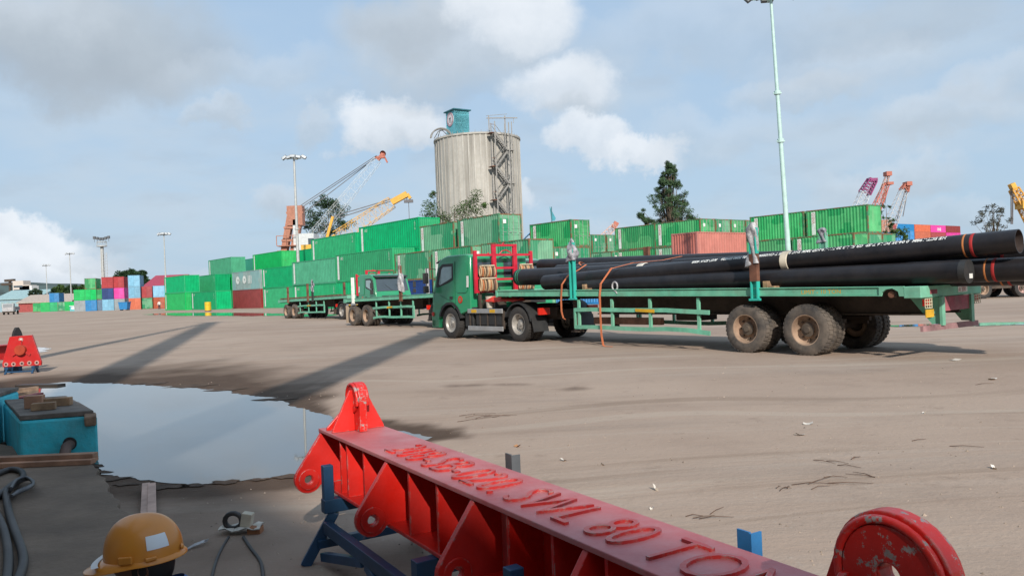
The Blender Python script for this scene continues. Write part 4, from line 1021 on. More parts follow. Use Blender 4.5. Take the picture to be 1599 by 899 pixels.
# ------------------------------------------------------------------ the pipes
PIPE = mat("black_pipe_coating", (0.0145, 0.0145, 0.018), .38, var=.3, vs=1.6, dust=.35, dc=(.045, .036, .032), spec=.30, bump=.04, bs=14)
PIN = mat("bare_pipe_bore", (0.07, 0.05, 0.045), .75, var=.3, rust=.3)
OR_, RD_, GN_ = mat("orange_ring_paint", (.48, .17, .05), .7), mat("red_ring_paint", (.36, .02, .02), .7), mat("green_ring_paint", (.03, .30, .16), .7)
MT = tr1.matrix_basis.copy()
def pipe(label, x0, z0, x1, z1, y0, y1, D, rings=(), cap=None, bands=()):
    """rear end x1, front end x0, in the trailer's own frame"""
    p0, p1 = MT @ Vector((x0, y0, z0)), MT @ Vector((x1, y1, z1)); L_ = (p1 - p0).length
    o = bpy.data.objects.new('steel_pipe', None); COL.objects.link(o); tag(o, label, 'pipe', 'black pipes on the trailer')
    ax = (p1 - p0).normalized(); up = Vector((0, 0, 1)); sd_ = up.cross(ax).normalized(); up = ax.cross(sd_)
    o.matrix_world = frame_mat(p0, ax, sd_, up)     # x along the pipe, y towards the camera side if ax points back
    r_ = D / 2; b = MB()
    k = 24; sag = 0.0
    b.lathe([(r_, L_ * i / k) for i in range(k + 1)] + [(r_ - .004, L_ + .0), (r_ - .014, L_)] , 36, axis='X'); b.lathe([(r_, 0), (r_ - .014, 0)], 36, axis='X')
    b.build('pipe_wall', PIPE, o, smooth=40)
    b = MB(); b.lathe([(r_ - .014, 0), (r_ - .014, L_)], 36, axis='X'); b.build('pipe_bore', PIN, o, smooth=40)
    for xr, w_, m_ in rings:
        b = MB(); b.lathe([(r_ + .001, xr), (r_ + .003, xr + .003), (r_ + .003, xr + w_), (r_ + .001, xr + w_ + .003)], 36, axis='X'); b.build('painted_ring', m_, o, smooth=40)
    for xr, w_, m_ in bands:
        b = MB(); b.lathe([(r_, xr), (r_ + .012, xr + .01), (r_ + .014, xr + w_ - .01), (r_, xr + w_)], 36, axis='X'); b.build('sling_band', m_, o, smooth=40)
    if cap:
        b = MB(); xc = L_ if cap > 0 else 0; s = cap
        b.lathe([(r_ + .002, xc - s * .10), (r_ + .008, xc - s * .1), (r_ + .008, xc + s * .012), (.001, xc + s * .02)], 30, axis='X'); c = b.build('end_cap', BLACK, o, smooth=40)
        if cap == 1: b = MB(); b.box(xc + .021, xc + .024, -.03, .10, -.12, -.04); b.build('sticker', PWHITE, c)
    return o, L_, r_
pB, LB, rB = pipe('long black pipe nearest the camera with white stencilling, slanting up to the rear', 8.35, 1.70, -3.65, 2.03, .88, .60, .41, bands=((7.62, .17, mat("cream_sling", (.50, .45, .36), .8, var=.2)),), rings=((11.18, .028, OR_), (11.30, .05, RD_)))
s_ = "HE SCT-198M  0 04-25 PC L6 T-SP  GR SL L.3 20 711-19-HSP 3MM SHC 9 4025 T CHG00000N 0102 P290 E29826    MG7-SDW 4008"
tm = text_mesh(s_, .125, 0, 'LEFT', 1.0, .004)
sx = 5.6 / max(v.co.x for v in tm.vertices)
for v in tm.vertices:
    x, y = v.co.x * sx, v.co.y; th = R(52) + (.06 - y) / rB   # the lettering stands upside down, read from the rear end
    v.co = (LB - 1.1 - x, -(rB + .0025) * math.cos(th), (rB + .0025) * math.sin(th))
sgn = (pB.matrix_world @ Vector((0, 1, 0)) - pB.matrix_world.translation).dot(Vector((0, -1, 0)))
if sgn > 0:
    for v in tm.vertices: v.co.y *= -1
inst('stencilled_lettering', tm, pB, m=PWHITE)
pipe('black pipe with a green end ring just behind the nearest pipe', 10.15, 1.90, -1.6, 1.74, .42, .25, .50, rings=((.10, .03, GN_), (.2, .02, GN_)), bands=((5.0, .2, mat("white_sling", (.62, .60, .54), .8, var=.2)),))
pipe('black pipe on top of the far side of the load', 9.1, 2.02, -2.4, 1.86, -.28, -.2, .41)
pipe('black pipe along the far edge of the load, front end by the red rack', 10.5, 2.26, -1.2, 1.9, -.78, -.72, .41)
pipe('low black pipe on the near edge with a capped rear end', 7.2, 1.56, -2.95, 1.56, .90, .88, .40, cap=1)
pipe('low black pipe jutting out past the trailer with two rings', 7.6, 1.57, -4.7, 1.565, .46, .42, .41, rings=((10.68, .028, OR_), (10.80, .05, RD_)))
pipe('lowest black pipe jutting out in the middle of the load', 7.6, 1.60, -4.4, 1.47, -.02, -.02, .41, rings=((10.75, .028, OR_), (10.87, .04, RD_)))
pipe('low black pipe on the far side under the top pipe', 7.6, 1.60, -3.9, 1.57, -.48, -.46, .41)
pipe('low black pipe against the far stakes', 7.6, 1.6, -3.2, 1.57, -.93, -.93, .40)
pipe('black pipe bedded between the capped pipe and the ringed one', 7.0, 1.80, -3.7, 1.80, .20, .0, .40, rings=((10.2, .05, RD_),))
for x, w_, lab in ((6.3, 2.3, 'front timber bearer under the pipes'), (.75, 2.3, 'rear timber bearer under the pipes')):
    q = MB(); z = 1.345 + .0152 * x; q.box(x - .07, x + .07, -1.15, 1.17, z - .01, z + .055); q.box(x + .1, x + .22, .85, 1.17, z - .01, z + .16); q.xf(MT); tag(q.build('timber_bearer', WOOD, bevel=.01), lab, 'timber', 'timber bearers on the trailer')
STRAP = mat("orange_strap", (0.62, 0.185, 0.075), .7, var=.15)
def wt(*p): return MT @ Vector(p)
q = MB(); q.ribbon([wt(7.05, .5, 2.14), wt(7.1, .75, 2.0), wt(7.16, 1.08, 1.86), wt(7.2, 1.275, 1.62), wt(7.23, 1.30, 1.2), wt(7.22, 1.31, .9), wt(7.16, 1.31, .72), wt(7.08, 1.31, .68)], .06, .006, T1)
tag(q.build('ratchet_strap', STRAP), 'orange strap hanging short of the ground near the front of the load', 'strap', 'orange cargo straps')
q = MB(); q.ribbon([wt(4.5, -.45, 2.22), wt(4.7, .05, 2.14), wt(5.2, .6, 2.1), wt(5.55, 1.02, 1.98), wt(5.72, 1.25, 1.6), wt(5.75, 1.275, 1.3), wt(5.74, 1.29, .8), wt(5.72, 1.30, .3), wt(5.66, 1.31, .03)], .065, .006, T1)
q.ribbon([wt(5.66, 1.31, .03), wt(5.55, 1.36, .012), wt(5.3, 1.36, .012), wt(5.25, 1.42, .012)], .06, .006, LEFT1)
tag(q.build('ratchet_strap', STRAP), 'long orange strap over the pipes reaching the ground', 'strap', 'orange cargo straps')
q = MB(); q.ribbon([wt(8.2, -.55, 2.2), wt(8.1, -.25, 2.26), wt(7.6, .25, 2.2), wt(7.3, .45, 2.14)], .06, .006, T1)
tag(q.build('ratchet_strap', STRAP), 'orange strap lying across the tops of the far pipes', 'strap', 'orange cargo straps')
q = MB(); c0 = wt(5.25, 1.22, 1.52)
q.tube([c0 + T1 * (.09 * math.cos(a)) + Vector((0, 0, .11 * math.sin(a))) for a in [2 * math.pi * k / 14 for k in range(15)]], .022, 7, False); q.tube([c0 + Vector((0, 0, -.1)), c0 + T1 * -.08 + Vector((0, 0, -.19))], .02, 6)
tag(q.build('rope_ring', PLASW), 'small white rope ring hanging under the nearest pipe', 'rope')
# ------------------------------------------------------------------ the red spreader beam
def redpaint(name, chips, c=(0.60, 0.012, 0.006), dst=.10):
    m = mat(name, c, .34, var=.12, vs=2.5, rust=.0, dust=dst, dc=(.50, .225, .235), bump=.12, bs=26, spec=.5)
    n = m.node_tree.nodes; l = m.node_tree.links; b = n['Principled BSDF']
    src = b.inputs['Base Color'].links[0].from_socket
    tc = n.new('ShaderNodeTexCoord')
    def nz(s, d, r): x = n.new('ShaderNodeTexNoise'); l.new(tc.outputs['Object'], x.inputs['Vector']); x.inputs['Scale'].default_value = s; x.inputs['Detail'].default_value = d; x.inputs['Roughness'].default_value = r; return x.outputs['Fac']
    def rg(x, a, q): y = n.new('ShaderNodeMapRange'); l.new(x, y.inputs[0]); y.inputs[1].default_value = a; y.inputs[2].default_value = q; return y.outputs[0]
    geo = n.new('ShaderNodeNewGeometry')
    # worn edges: where the surface is convex
    bev = n.new('ShaderNodeBevel'); bev.samples = 4; bev.inputs['Radius'].default_value = 0.012
    dt = n.new('ShaderNodeVectorMath'); dt.operation = 'DOT_PRODUCT'; l.new(bev.outputs[0], dt.inputs[0]); l.new(geo.outputs['Normal'], dt.inputs[1])
    e = n.new('ShaderNodeMath'); e.operation = 'SUBTRACT'; e.inputs[0].default_value = 1.0; l.new(dt.outputs['Value'], e.inputs[1])
    ed = rg(e.outputs[0], 0.01, 0.14)
    em = n.new('ShaderNodeMath'); em.operation = 'MULTIPLY'; l.new(ed, em.inputs[0]); l.new(rg(nz(17, 8, .75), .50, .58), em.inputs[1])
    ch = rg(nz(16, 10, .78), .75 - .17 * chips, .76 - .17 * chips)
    mxx = n.new('ShaderNodeMath'); mxx.operation = 'MAXIMUM'; l.new(em.outputs[0], mxx.inputs[0]); l.new(ch, mxx.inputs[1])
    mc = n.new('ShaderNodeMix'); mc.data_type = 'RGBA'; l.new(nz(31, 4, .6), mc.inputs[0]); mc.inputs[6].default_value = (.10, .085, .08, 1); mc.inputs[7].default_value = (.50, .45, .43, 1)
    mx = n.new('ShaderNodeMix'); mx.data_type = 'RGBA'; l.new(mxx.outputs[0], mx.inputs[0]); l.new(src, mx.inputs[6]); l.new(mc.outputs[2], mx.inputs[7])
    l.new(mx.outputs[2], b.inputs['Base Color'])
    return m
RP, RPC, RPT = redpaint("red_beam_paint", .32), redpaint("chipped_red_lug_paint", 1.12), redpaint("dusty_sky_sheen_top_paint", .55, (.42, .085, .092), .9)  # RPT: chalky dust, with the sky's reflection on the top painted in
RPT.node_tree.nodes['Principled BSDF'].inputs['Roughness'].default_value = .5
ZT = 0.75
P0 = atz(497, 668.5, ZT)
vp = uv(57, 478)[0] / FPX
bd = Vector((-vp, -1, 0)).normalized()            # along the beam, towards the camera
bo = Vector((bd.y, -bd.x, 0))                      # out of the front face, towards the lower left
BM = frame_mat(P0 + Vector((0, 0, 0)), bd, bo, Vector((0, 0, 1)))    # x along, y outwards (front), z up; top face z=0
BL, BW, BH = 4.55, 0.36, 0.36
beam = thing('spreader_beam', 'long red steel lifting beam with raised lettering on blue trestles', 'lifting beam'); beam.matrix_world = BM
q = MB(); q.box(0, BL, -BW, 0, -.022, 0); q.build('top_flange', RPT, beam, bevel=.004)
q = MB(); q.box(.05, BL - .05, -BW, -.0, -BH, -BH + .02); q.build('bottom_flange', RP, beam, bevel=.004)
q = MB(); q.box(.06, BL - .06, -BW / 2 - .01, -BW / 2 + .01, -BH + .02, -.022); q.build('web', RP, beam)
q = MB(); q.box(.0, .02, -BW + .004, -.004, -BH + .02, -.0225); q.build('end_plate', RP, beam)
def uv_of(p):
    u, v = p.x / p.y * FPX, (CAMH - p.z) / p.y * FPX
    return 799.5 + u * _c + v * _s
def s_at(px, yo=0.0):     # where along the front edge a column of the beam stands
    k = (px - 799.5) / FPX; lo, hi = 0, 6
    for _ in range(50):
        m = (lo + hi) / 2; p = P0 + bd * m + bo * yo; u = (uv_of(p) - 799.5) / FPX
        if u < k: lo = m
        else: hi = m
    return lo
for side in (1, -1):
    for px in (531, 541, 567, 637, 681, 791, 861, 945, 1050, 1180):
        s = s_at(px - 4); th = .008
        y0, y1 = (-BW / 2 + .01, -.012) if side > 0 else (-BW + .012, -BW / 2 - .01)
        q = MB(); q.box(s - th, s + th, y0, y1, -BH + .0205, -.0225); q.build('stiffener', RP, beam)
def pear(s, nm='side_lug'):
    o_ = [(-.135, -.024), (-.008, -.024)] + circ(.088, 15, R(38), .085, -.305, R(-150)) + [(-.135, -.339)]
    h_ = []
    c_ = Vector((.085, -.305))
    for p in o_:
        v = (Vector(p) - c_); a = math.atan2(v.y, v.x); h_.append((c_.x + .026 * math.cos(a), c_.y + .026 * math.sin(a)))
    q = MB(); q.holed(o_, h_, lambda u, v, d: (s + d, u, v), -.016, .016); o = q.build(nm, RP, beam, bevel=.003)
    r = MB(); k = 20; r.holed(circ(.066, k, 0, .085, -.305), circ(.028, k, 0, .085, -.305), lambda u, v, d: (s + d, u, v), .0162, .026); r.build('cheek_ring', RP, o, bevel=.003)
for px in (497, 598, 731, 905, 1160): pear(s_at(px) + .022)
def top_lug(s0, w_=.21, tall=.285, rt=.125, hr=.04):
    """padeye standing on the beam, its plate running along the beam, gussets across"""
    yc = -BW / 2
    arc = circ(rt, 17, R(8), 0, tall - rt, R(172))
    o_ = [(w_, 0.001)] + arc + [(-w_, 0.001)]
    n = len(o_); c_ = Vector((0, tall - rt)); h_ = []
    for p in o_: v = Vector(p) - c_; a = math.atan2(v.y, v.x); h_.append((hr * math.cos(a), c_.y + hr * math.sin(a)))
    q = MB(); q.holed(o_, h_, lambda u, v, d: (s0 + u, yc + d, v), -.024, .024); o = q.build('top_lug', RPC, beam, bevel=.004)
    for sg in (1, -1):
        k = 28
        r = MB(); r.holed(circ(rt * .80, k, 0, 0, tall - rt), circ(hr + .002, k, 0, 0, tall - rt), lambda u, v, d: (s0 + u, yc + sg * d, v), .0242, .036); r.build('cheek_plate', RPC, o, bevel=.003)
        r = MB(); pts = [(s0 + rt * .88 * math.cos(a), yc + sg * .034, tall - rt + rt * .88 * math.sin(a)) for a in [R(-20 + 220 * i / 20) for i in range(21)]]; r.tube(pts, .011, 8); r.build('weld_rim', RPC, o, smooth=50)
        for off in (-.11, .0):
            if sg < 0 and off < 0: continue
            g = MB(); top = (tall * .74 if w_ < .15 else .10) if off == 0 else .10
            g.prism([(yc + sg * .0245, .001), (yc + sg * .17, .001), (yc + sg * .165, .02), (yc + sg * .05, top + .03), (yc + sg * .0245, top + .03)], lambda u, v, d: (s0 + off + d, u, v), -.009, .009)
            g.build('gusset', RP, o, bevel=.003)
    return o
top_lug(.24, .10, .30, .105); top_lug(3.845, .215, .297, .150, .031)
TXT = "208-SB-020. SWL 80 TON"
def twid(s_): m_ = text_mesh(s_, .30); w_ = max(v.co.x for v in m_.vertices); bpy.data.meshes.remove(m_); return w_
rat = (twid("208-SB-020. SWL 80 T") - twid("T")) / twid(TXT)
q = text_mesh(TXT, .30, .006, 'LEFT', 1.0, -.004, 4)
for v in q.vertices: pass
xs = [v.co.x for v in q.vertices]; s0 = s_at(600, -.055); s1 = s0 + (s_at(986, -.055) - s0) / rat
f = (s1 - s0) / (max(xs) - min(xs))
xm = min(xs)
for v in q.vertices: v.co.x = s0 + (v.co.x - xm) * f; v.co.y = -.055 - v.co.y * 1.12
for v in q.vertices: v.co.z += .0055
q.materials.append(redpaint("raised_letter_paint", .38, (.44, .02, .018)))
LET = inst('raised_lettering', q, beam)
LET.matrix_local = Matrix(((1, 0, 0, 0), (0, 1, 0, 0), (0, 0, 1, 0), (0, 0, 0, 1)))
if True:   # letters read from the front side: tops towards the back edge
    for v in q.vertices: v.co.y = -(v.co.y + BW)  if False else v.co.y
    for v in q.vertices: v.co.y = -BW - v.co.y + 0 if False else v.co.y

# blue trestles
BLUE = mat("blue_trestle_paint", (0.012, 0.055, 0.125), .45, var=.2, rust=.13, rs=5)
BLUE2 = mat("light_blue_trestle_paint", (0.02, 0.15, 0.36), .5, var=.2, rust=.2, rs=6)
def trestle(s, label, sp=.62, back_px=None):
    t = thing('trestle', label, 'trestle', group='blue trestles under the red beam')
    c = P0 + bd * s; t.matrix_world = frame_mat(Vector((c.x, c.y, 0)), bd, bo, Vector((0, 0, 1)))
    top = ZT - BH - .003
    def bar(nm, a, b_, w_=.06, h_=.06, m_=BLUE): q = MB(); q.bar(a, b_, w_, h_); return q.build(nm, m_, t, bevel=.004)
    for x in (0, sp):
        bar('cap_beam', (x, -BW - .10, top - .04), (x, .10, top - .04), .07, .08)
        for y, ys in ((.03, .20), (-BW - .03, -BW - .20)):
            bar('leg', (x, y, top - .08), (x + (-.06 if x == 0 else .06), ys, .0))
        bar('cross_brace', (x, .14, .13), (x, -BW - .14, .13), .05, .05)
    for y in (.085, -BW - .085):
        bar('side_rail', (.02, y * 1.0, top - .16), (sp - .02, y, top - .16), .05, .07)
        bar('diagonal_brace', (.03, y * 1.35 if y > 0 else y - .05, .06), (sp * .48, y, top - .2), .045, .05); bar('diagonal_brace', (sp - .03, y * 1.35 if y > 0 else y - .05, .06), (sp * .52, y, top - .2), .045, .05)
    bar('stop_post', (-.0, .065, top - .075), (0, .065, top + .20), .055, .06)
    pm_ = BLUE2 if s > 2 else mat("weathered_post", (.09, .10, .11), .7, rust=.3)
    q = MB(); zt_ = ZT + (.045 if s < 2 else .035); y_ = -BW - .06; q.box(sp - .03, sp + .022, y_ - .004, y_ + .004, top - .3, zt_); q.box(sp + .0225, sp + .03, y_ - .045, y_ + .004, top - .3, zt_ - .004); q.build('stop_post', pm_, t)
    return t
trestle(s_at(527) - .02, 'blue steel trestle under the far end of the red beam', 1.32)
trestle(2.50, 'blue steel trestle under the near half of the red beam', .66)

# ------------------------------------------------------------------ a second beam end at the left, with its red plate
t = thing('lifting_plate', 'red steel lifting plate with a round boss and a row of holes', 'lifting plate')
c = atz(36, 583, 0); a0 = Vector((1, .10, 0)).normalized()
t.matrix_world = frame_mat(c, a0, Vector((-a0.y, a0.x, 0)), Vector((0, 0, 1)))
RD2 = redpaint("worn_red_plate_paint", .42, (.46, .014, .014))
o_ = [(-.44, .18), (.43, .18), (.44, .26), (.25, .92), (-.26, .90), (-.45, .26)]
q = MB(); q.prism(o_, lambda u, v, d: (u, d, v), -.03, .03); pl = q.build('plate', RD2, t, bevel=.006)
q = MB(); q.lathe([(.001, -.13), (.115, -.13), (.125, -.12), (.125, -.03)], 24, (0, 0, .57)); q.build('boss', mat("orange_red_boss", (.40, .05, .02), .5), pl, smooth=40)
DKH = mat("hole_shadow_paint", (.03, .02, .02), .8)  # flat dark discs paint the shade inside the lower holes
for x, z in ((-.36, .24), (-.19, .24), (0, .245), (.17, .25), (.34, .25), (0, .82)):
    q = MB(); q.lathe([(.052, -.031), (.052, -.04), (.026, -.04)], 16, (x, 0, z)); r = q.build('bush', mat("bare_bush", (.42, .24, .22), .6), pl, smooth=40)
    q = MB(); q.lathe([(.026, -.0385), (.001, -.0385)], 16, (x, 0, z)); q.build('hole', DKH if z < .5 else PWHITE, r)
for k in range(3):
    q = MB(); an = R(90 + 120 * k); q.bar((.11 * math.cos(an), -.06, .57 + .11 * math.sin(an)), (.24 * math.cos(an), -.06, .57 + .24 * math.sin(an)), .05, .018, (0, 1, 0)); q.build('rib', RD2, pl)
t2 = thing('trestle', 'small blue stand under the red lifting plate', 'trestle'); t2.matrix_world = t.matrix_world.copy()
for x in (-.33, .28):
    q = MB(); q.box(x - .04, x + .04, -.1, .1, .12, .177); q.build('cap_beam', BLUE, t2)
    for y in (-.16, .16): q = MB(); q.bar((x, y * .4, .12), (x, y, 0), .04, .04); q.build('leg', BLUE, t2)
q = MB(); q.bar((-.33, -.12, .06), (.28, -.12, .06), .03, .03); q.build('cross_brace', BLUE, t2)
t = thing('spreader_beam', 'end of another red lifting beam cut off by the left edge', 'lifting beam')
c = atz(2, 585, 0) + Vector((0, .9, 0)); t.matrix_world = frame_mat(c, Vector((.35, .94, 0)).normalized(), Vector((-.94, .35, 0)).normalized(), Vector((0, 0, 1)))
q = MB(); q.box(-2.2, .1, -.18, .18, .68, .70); q.build('top_flange', RD2, t); q = MB(); q.box(-2.2, .1, -.18, .18, .34, .36); q.build('bottom_flange', RD2, t); q = MB(); q.box(-2.2, .05, -.01, .01, .36, .68); q.build('web', RD2, t)
q = MB(); q.prism([(-.34, .701), (.02, .701), (-.06, 1.0), (-.12, 1.10), (-.2, 1.10), (-.26, 1.0)], lambda u, v, d: (u, d, v), -.03, .03); q.build('top_lug', BLACK, t, bevel=.01)
for x in (-1.9, -.3):
    q = MB(); q.box(x - .05, x + .05, -.25, .25, .0, .337); q.build('support_block', BLUE, t)

# ------------------------------------------------------------------ teal block with its lids, planks, hoses
BOXT = mat("flaking_teal_paint", (0.04, 0.56, 0.68), .75, var=.22, vs=2.2, rust=.16, rs=4.5, rc=(.17, .12, .09), dust=.45, dc=(.16, .25, .25), bump=.35, bs=20)
LID = mat("weathered_lid", (0.17, 0.145, 0.125), .9, var=.25, vs=5, dust=.4, dc=(.11, .085, .065), bump=.4, bs=24)
PLK = mat("fresh_plank_wood", (0.40, 0.215, 0.135), .8, var=.25, vs=3)
BRK = mat("broken_brick", (0.24, .16, .11), .9, var=.3, vs=8, bump=.5)
fr_, fl_ = Vector((-4.25, 7.98, 0)), Vector((-4.93, 7.80, 0)); sd2 = Vector((-.60, .80, 0)) * 1.95
def quad(a, b_, c_, d_, z0, z1): return [Vector((p.x, p.y, z)) for z in (z0, z1) for p in (a, b_, c_, d_)]
t = thing('concrete_box', 'teal painted concrete box with a drain pipe and slab lids beside the puddle', 'box'); 
q = MB(); q.hexa(quad(fl_, fr_, fr_ + sd2, fl_ + sd2, 0, .47)); q.build('body', BOXT, t, bevel=.025)
fx = (fr_ - fl_); fd = Vector((fx.y, -fx.x, 0)).normalized()
for k in range(2):
    a, e = .02 + k * .5, .50 + k * .48
    q = MB(); o0 = fd * .02 * (1 - k)
    q.hexa(quad(fl_ + sd2 * a + fx * .02 + o0, fr_ + sd2 * a - fx * .03 + o0, fr_ + sd2 * e - fx * .04, fl_ + sd2 * e + fx * .02, .475, .525 - k * .012)); q.build('slab_lid', LID, t, bevel=.008)
pc = fl_ + fx * .63 + Vector((0, 0, .20))
q = MB(); q.tube([pc - fd * .02, pc + fd * .12, pc + fd * .2 + Vector((0, 0, -.07)), pc + fd * .22 + Vector((0, 0, -.18))], .05, 12); q.build('drain_pipe', mat("brown_drain", (.12, .075, .06), .6, var=.2), t, smooth=50)
q = MB(); up_ = Vector((0, 0, 1)); sx_ = fx.normalized(); q.disc(pc + fd * .004 + Vector((0, 0, .012)), .066, 16, sx_, up_); q.build('drain_hole', BLACK, t)
q = MB(); q.box(-.06, .05, -.05, .07, -.05, .06); q.xf(Matrix.Translation(fr_ + Vector((-.06, -.012, .43))) @ Matrix.Rotation(.5, 4, 'Z') @ Matrix.Rotation(.3, 4, 'X')); q.build('broken_corner', BRK, t, bevel=.02)
for k, (a, s_, L_, w_, hh, lab) in enumerate([(.10, .34, .42, .10, .085, 'longer wood offcut lying on the lid of the teal box'), (.05, .30, .17, .12, .13, 'square wood block at the back of the teal box lid'), (.10, .16, .22, .09, .075, 'short wood offcut at the front left of the teal box lid')]):
    p = fl_ + fx * a + sd2 * s_ + Vector((.06, .02, .527)); q = MB(); q.box(0, L_, 0, w_, 0, hh); q.xf(Matrix.Translation(p) @ Matrix.Rotation(.16 + .1 * k, 4, 'Z')); tag(q.build('wood_offcut', (WOOD, PLK, WOOD)[k], bevel=.005), lab, 'wood', 'wood offcuts on the teal box')
a = at(12, 640, 8.4); 
t = thing('concrete_box', 'second teal concrete box at the left edge, mostly out of frame', 'box', (a.x - .42, 8.35, 0), .25)
q = MB(); q.box(-1.0, 0, 0, 1.6, 0, .55); q.build('body', BOXT, t, bevel=.03); q = MB(); q.box(-1.02, .0, -.02, 1.6, .552, .60); q.build('slab_lid', LID, t, bevel=.01)
# planks
pe_, pw = atz(146, 722, .11), atz(-60, 731, .11)
pa = (pe_ - pw).normalized(); pn = Vector((-pa.y, pa.x, 0))
for k, (o0, z, w_, th, ext) in enumerate([(0, .103, .10, .045, 0), (.105, .103, .10, .045, -.03), (.08, .149, .10, .04, -.02)]):
    q = MB(); e0, e1 = pw + pn * (o0), pe_ + pa * ext + pn * (o0); e0.z = e1.z = z + th / 2
    q.bar(e0, e1, w_, th); tag(q.build('plank', (PLK, PLK, mat("darker_plank_wood", (.30, .17, .11), .85, var=.25, vs=4))[k], bevel=.003), ['front timber plank lying across the concrete slab', 'rear timber plank lying across the concrete slab', 'thin timber plank on top of the two others'][k], 'plank', 'planks across the slab')
q = MB(); q.bar(atz(30, 602, .02), atz(96, 601, .02), .22, .05); tag(q.build('plank', mat("wet_dark_plank", (.035, .028, .024), .5), bevel=.004), 'dark wet board lying at the far edge of the puddle', 'plank')
q = MB(); q.bar(atz(20, 611, .04), atz(58, 606, .04), .10, .08); tag(q.build('plank', BRK, bevel=.004), 'grey timber block half sunk behind the teal box', 'plank')
q = MB(); q.bar(atz(30, 625, .05), atz(63, 617, .05), .12, .10); tag(q.build('beam_offcut', mat("faded_red_steel", (.22, .04, .045), .7, rust=.1), bevel=.006), 'faded red steel offcut in the puddle behind the teal box', 'steel offcut')
for k, (x0, y0, x1, y1) in enumerate([(228, 756, 226, 812), (237, 757, 237, 812)]):
    q = MB(); A_, B_ = atz(x0, y0, .05), atz(x1, y1, .05); q.bar(A_, B_, .062, .03 + .01 * k); tag(q.build('plank', mat("pale_plank_wood", (.46, .31, .25), .8, var=.2, vs=3), bevel=.003), ['left pale batten behind the hard hat', 'right pale batten behind the hard hat'][k], 'plank', 'battens behind the hard hat')
# hoses
HOSE = mat("black_rubber_hose", (0.025, 0.024, 0.025), .6, var=.3, dust=.4, dc=(.12, .10, .09))
def spl(pts, n=10):
    out = []
    P = [pts[0]] + pts + [pts[-1]]
    for i in range(1, len(P) - 2):
        for j in range(n):
            t_ = j / n; a, b_, c_, d_ = P[i - 1], P[i], P[i + 1], P[i + 2]
            out.append(.5 * ((2 * b_) + (c_ - a) * t_ + (2 * a - 5 * b_ + 4 * c_ - d_) * t_ ** 2 + (3 * b_ - a - 3 * c_ + d_) * t_ ** 3))
    return out + [pts[-1]]
def hose(pxs, r_, label, m_=HOSE, z=.10, ribs=False, cat='hose', group='hoses on the slab', nm='hose'):
    q = MB(); pts = spl([atz(x, y, z + r_ + dz) for x, y, *rest in pxs for dz in [rest[0] if rest else 0]], 8)
    if ribs:
        fine = []
        for i in range(len(pts) - 1):
            for j in range(3): fine.append(pts[i].lerp(pts[i + 1], j / 3))
        q.tube(fine, [r_ * (1 + .05 * (i % 2)) for i in range(len(fine))], 8)
    else: q.tube(pts, r_, 8)
    return tag(q.build(nm, m_, smooth=60), label, cat, group)
hose([(8, 766), (14, 800), (24, 830), (34, 858), (36, 880), (28, 905), (14, 940)], .026, 'thick ribbed black hose curving down the slab', ribs=True)
hose([(-12, 790), (4, 822), (12, 858), (12, 890), (6, 930)], .026, 'second thick black hose at the left edge', ribs=True)
hose([(-10, 742), (14, 733), (32, 735), (36, 745), (22, 754), (4, 768), (-12, 782)], .026, 'black hose looping back under the planks')
for k in range(4):
    hose([(14 + k, 768 - 2 * k, .02 + k * .02), (26, 755 - k * 2, .02 + k * .02), (42, 748 - k, .02 + k * .02), (52, 751 + k, .02 + k * .02), (44, 759 + k, .03 + k * .02), (28, 766 + k, .02 + k * .02), (18, 774, .02 + k * .02)], .012, ['lowest strand of the bundled cable coil', 'second strand of the bundled cable coil', 'third strand of the bundled cable coil', 'top strand of the bundled cable coil'][k], mat("grey_cable", (.06, .062, .068), .5), cat='cable', group='bundled cable coil', nm='cable')
# welding bits on the dirt by the trestle
cw = atz(378, 832, 0.0)
q = MB(); V = []
for i in range(7):
    for j in range(5):
        x, y = (i / 6 - .5) * .28, (j / 4 - .5) * .13; V.append((x, y, .012 + .10 * max(0, x - .04) + .06 * max(0, -x - .05) + .012 * math.sin(i * 2 + j)))
q.add(V, [(j * 1 + i * 5, j + 1 + i * 5, j + 1 + (i + 1) * 5, j + (i + 1) * 5) for i in range(6) for j in range(4)]); q.add([(x, y, z - .006) for x, y, z in V], [(j + i * 5, j + (i + 1) * 5, j + 1 + (i + 1) * 5, j + 1 + i * 5) for i in range(6) for j in range(4)])
q.xf(Matrix.Translation(cw + Vector((0, 0, .03)))); tag(q.build('cardboard_sheet', mat("white_card", (.55, .52, .46), .8, var=.1)), 'torn white card sheet lying on the dirt under a black coil', 'cardboard')
q = MB(); q.box(.02, .11, -.05, .03, 0, .045); q.xf(Matrix.Translation(cw + Vector((.03, 0, 0)))); tag(q.build('wood_block', mat("orange_wood_block", (.30, .13, .06), .8), bevel=.004), 'small orange brown wood block under the white card', 'wood')
q = MB(); q.box(-.02, .05, -.02, .05, .05, .14); q.xf(Matrix.Translation(cw) @ Matrix.Rotation(.2, 4, 'Y')); tag(q.build('foam_block', mat("cream_foam", (.55, .50, .40), .9, var=.2), bevel=.006), 'cream block standing on the white card', 'block')
q = MB(); q.tube([cw + Vector((-.06 + .058 * math.cos(a), .01 * k, .085 + .052 * math.sin(a))) for k, a in [(j / 14, 2 * math.pi * j / 14) for j in range(30)]], .016, 8); tag(q.build('cable_coil', HOSE, smooth=60), 'small black coil of cable on the white card', 'cable')
hose([(357, 838), (345, 858), (336, 880), (326, 920)], .009, 'thin black cable running left from the coil', z=0, cat='cable', group='welding cables', nm='cable')
hose([(380, 838), (392, 856), (408, 880), (412, 925)], .011, 'thin black cable running right from the coil', z=0, cat='cable', group='welding cables', nm='cable')
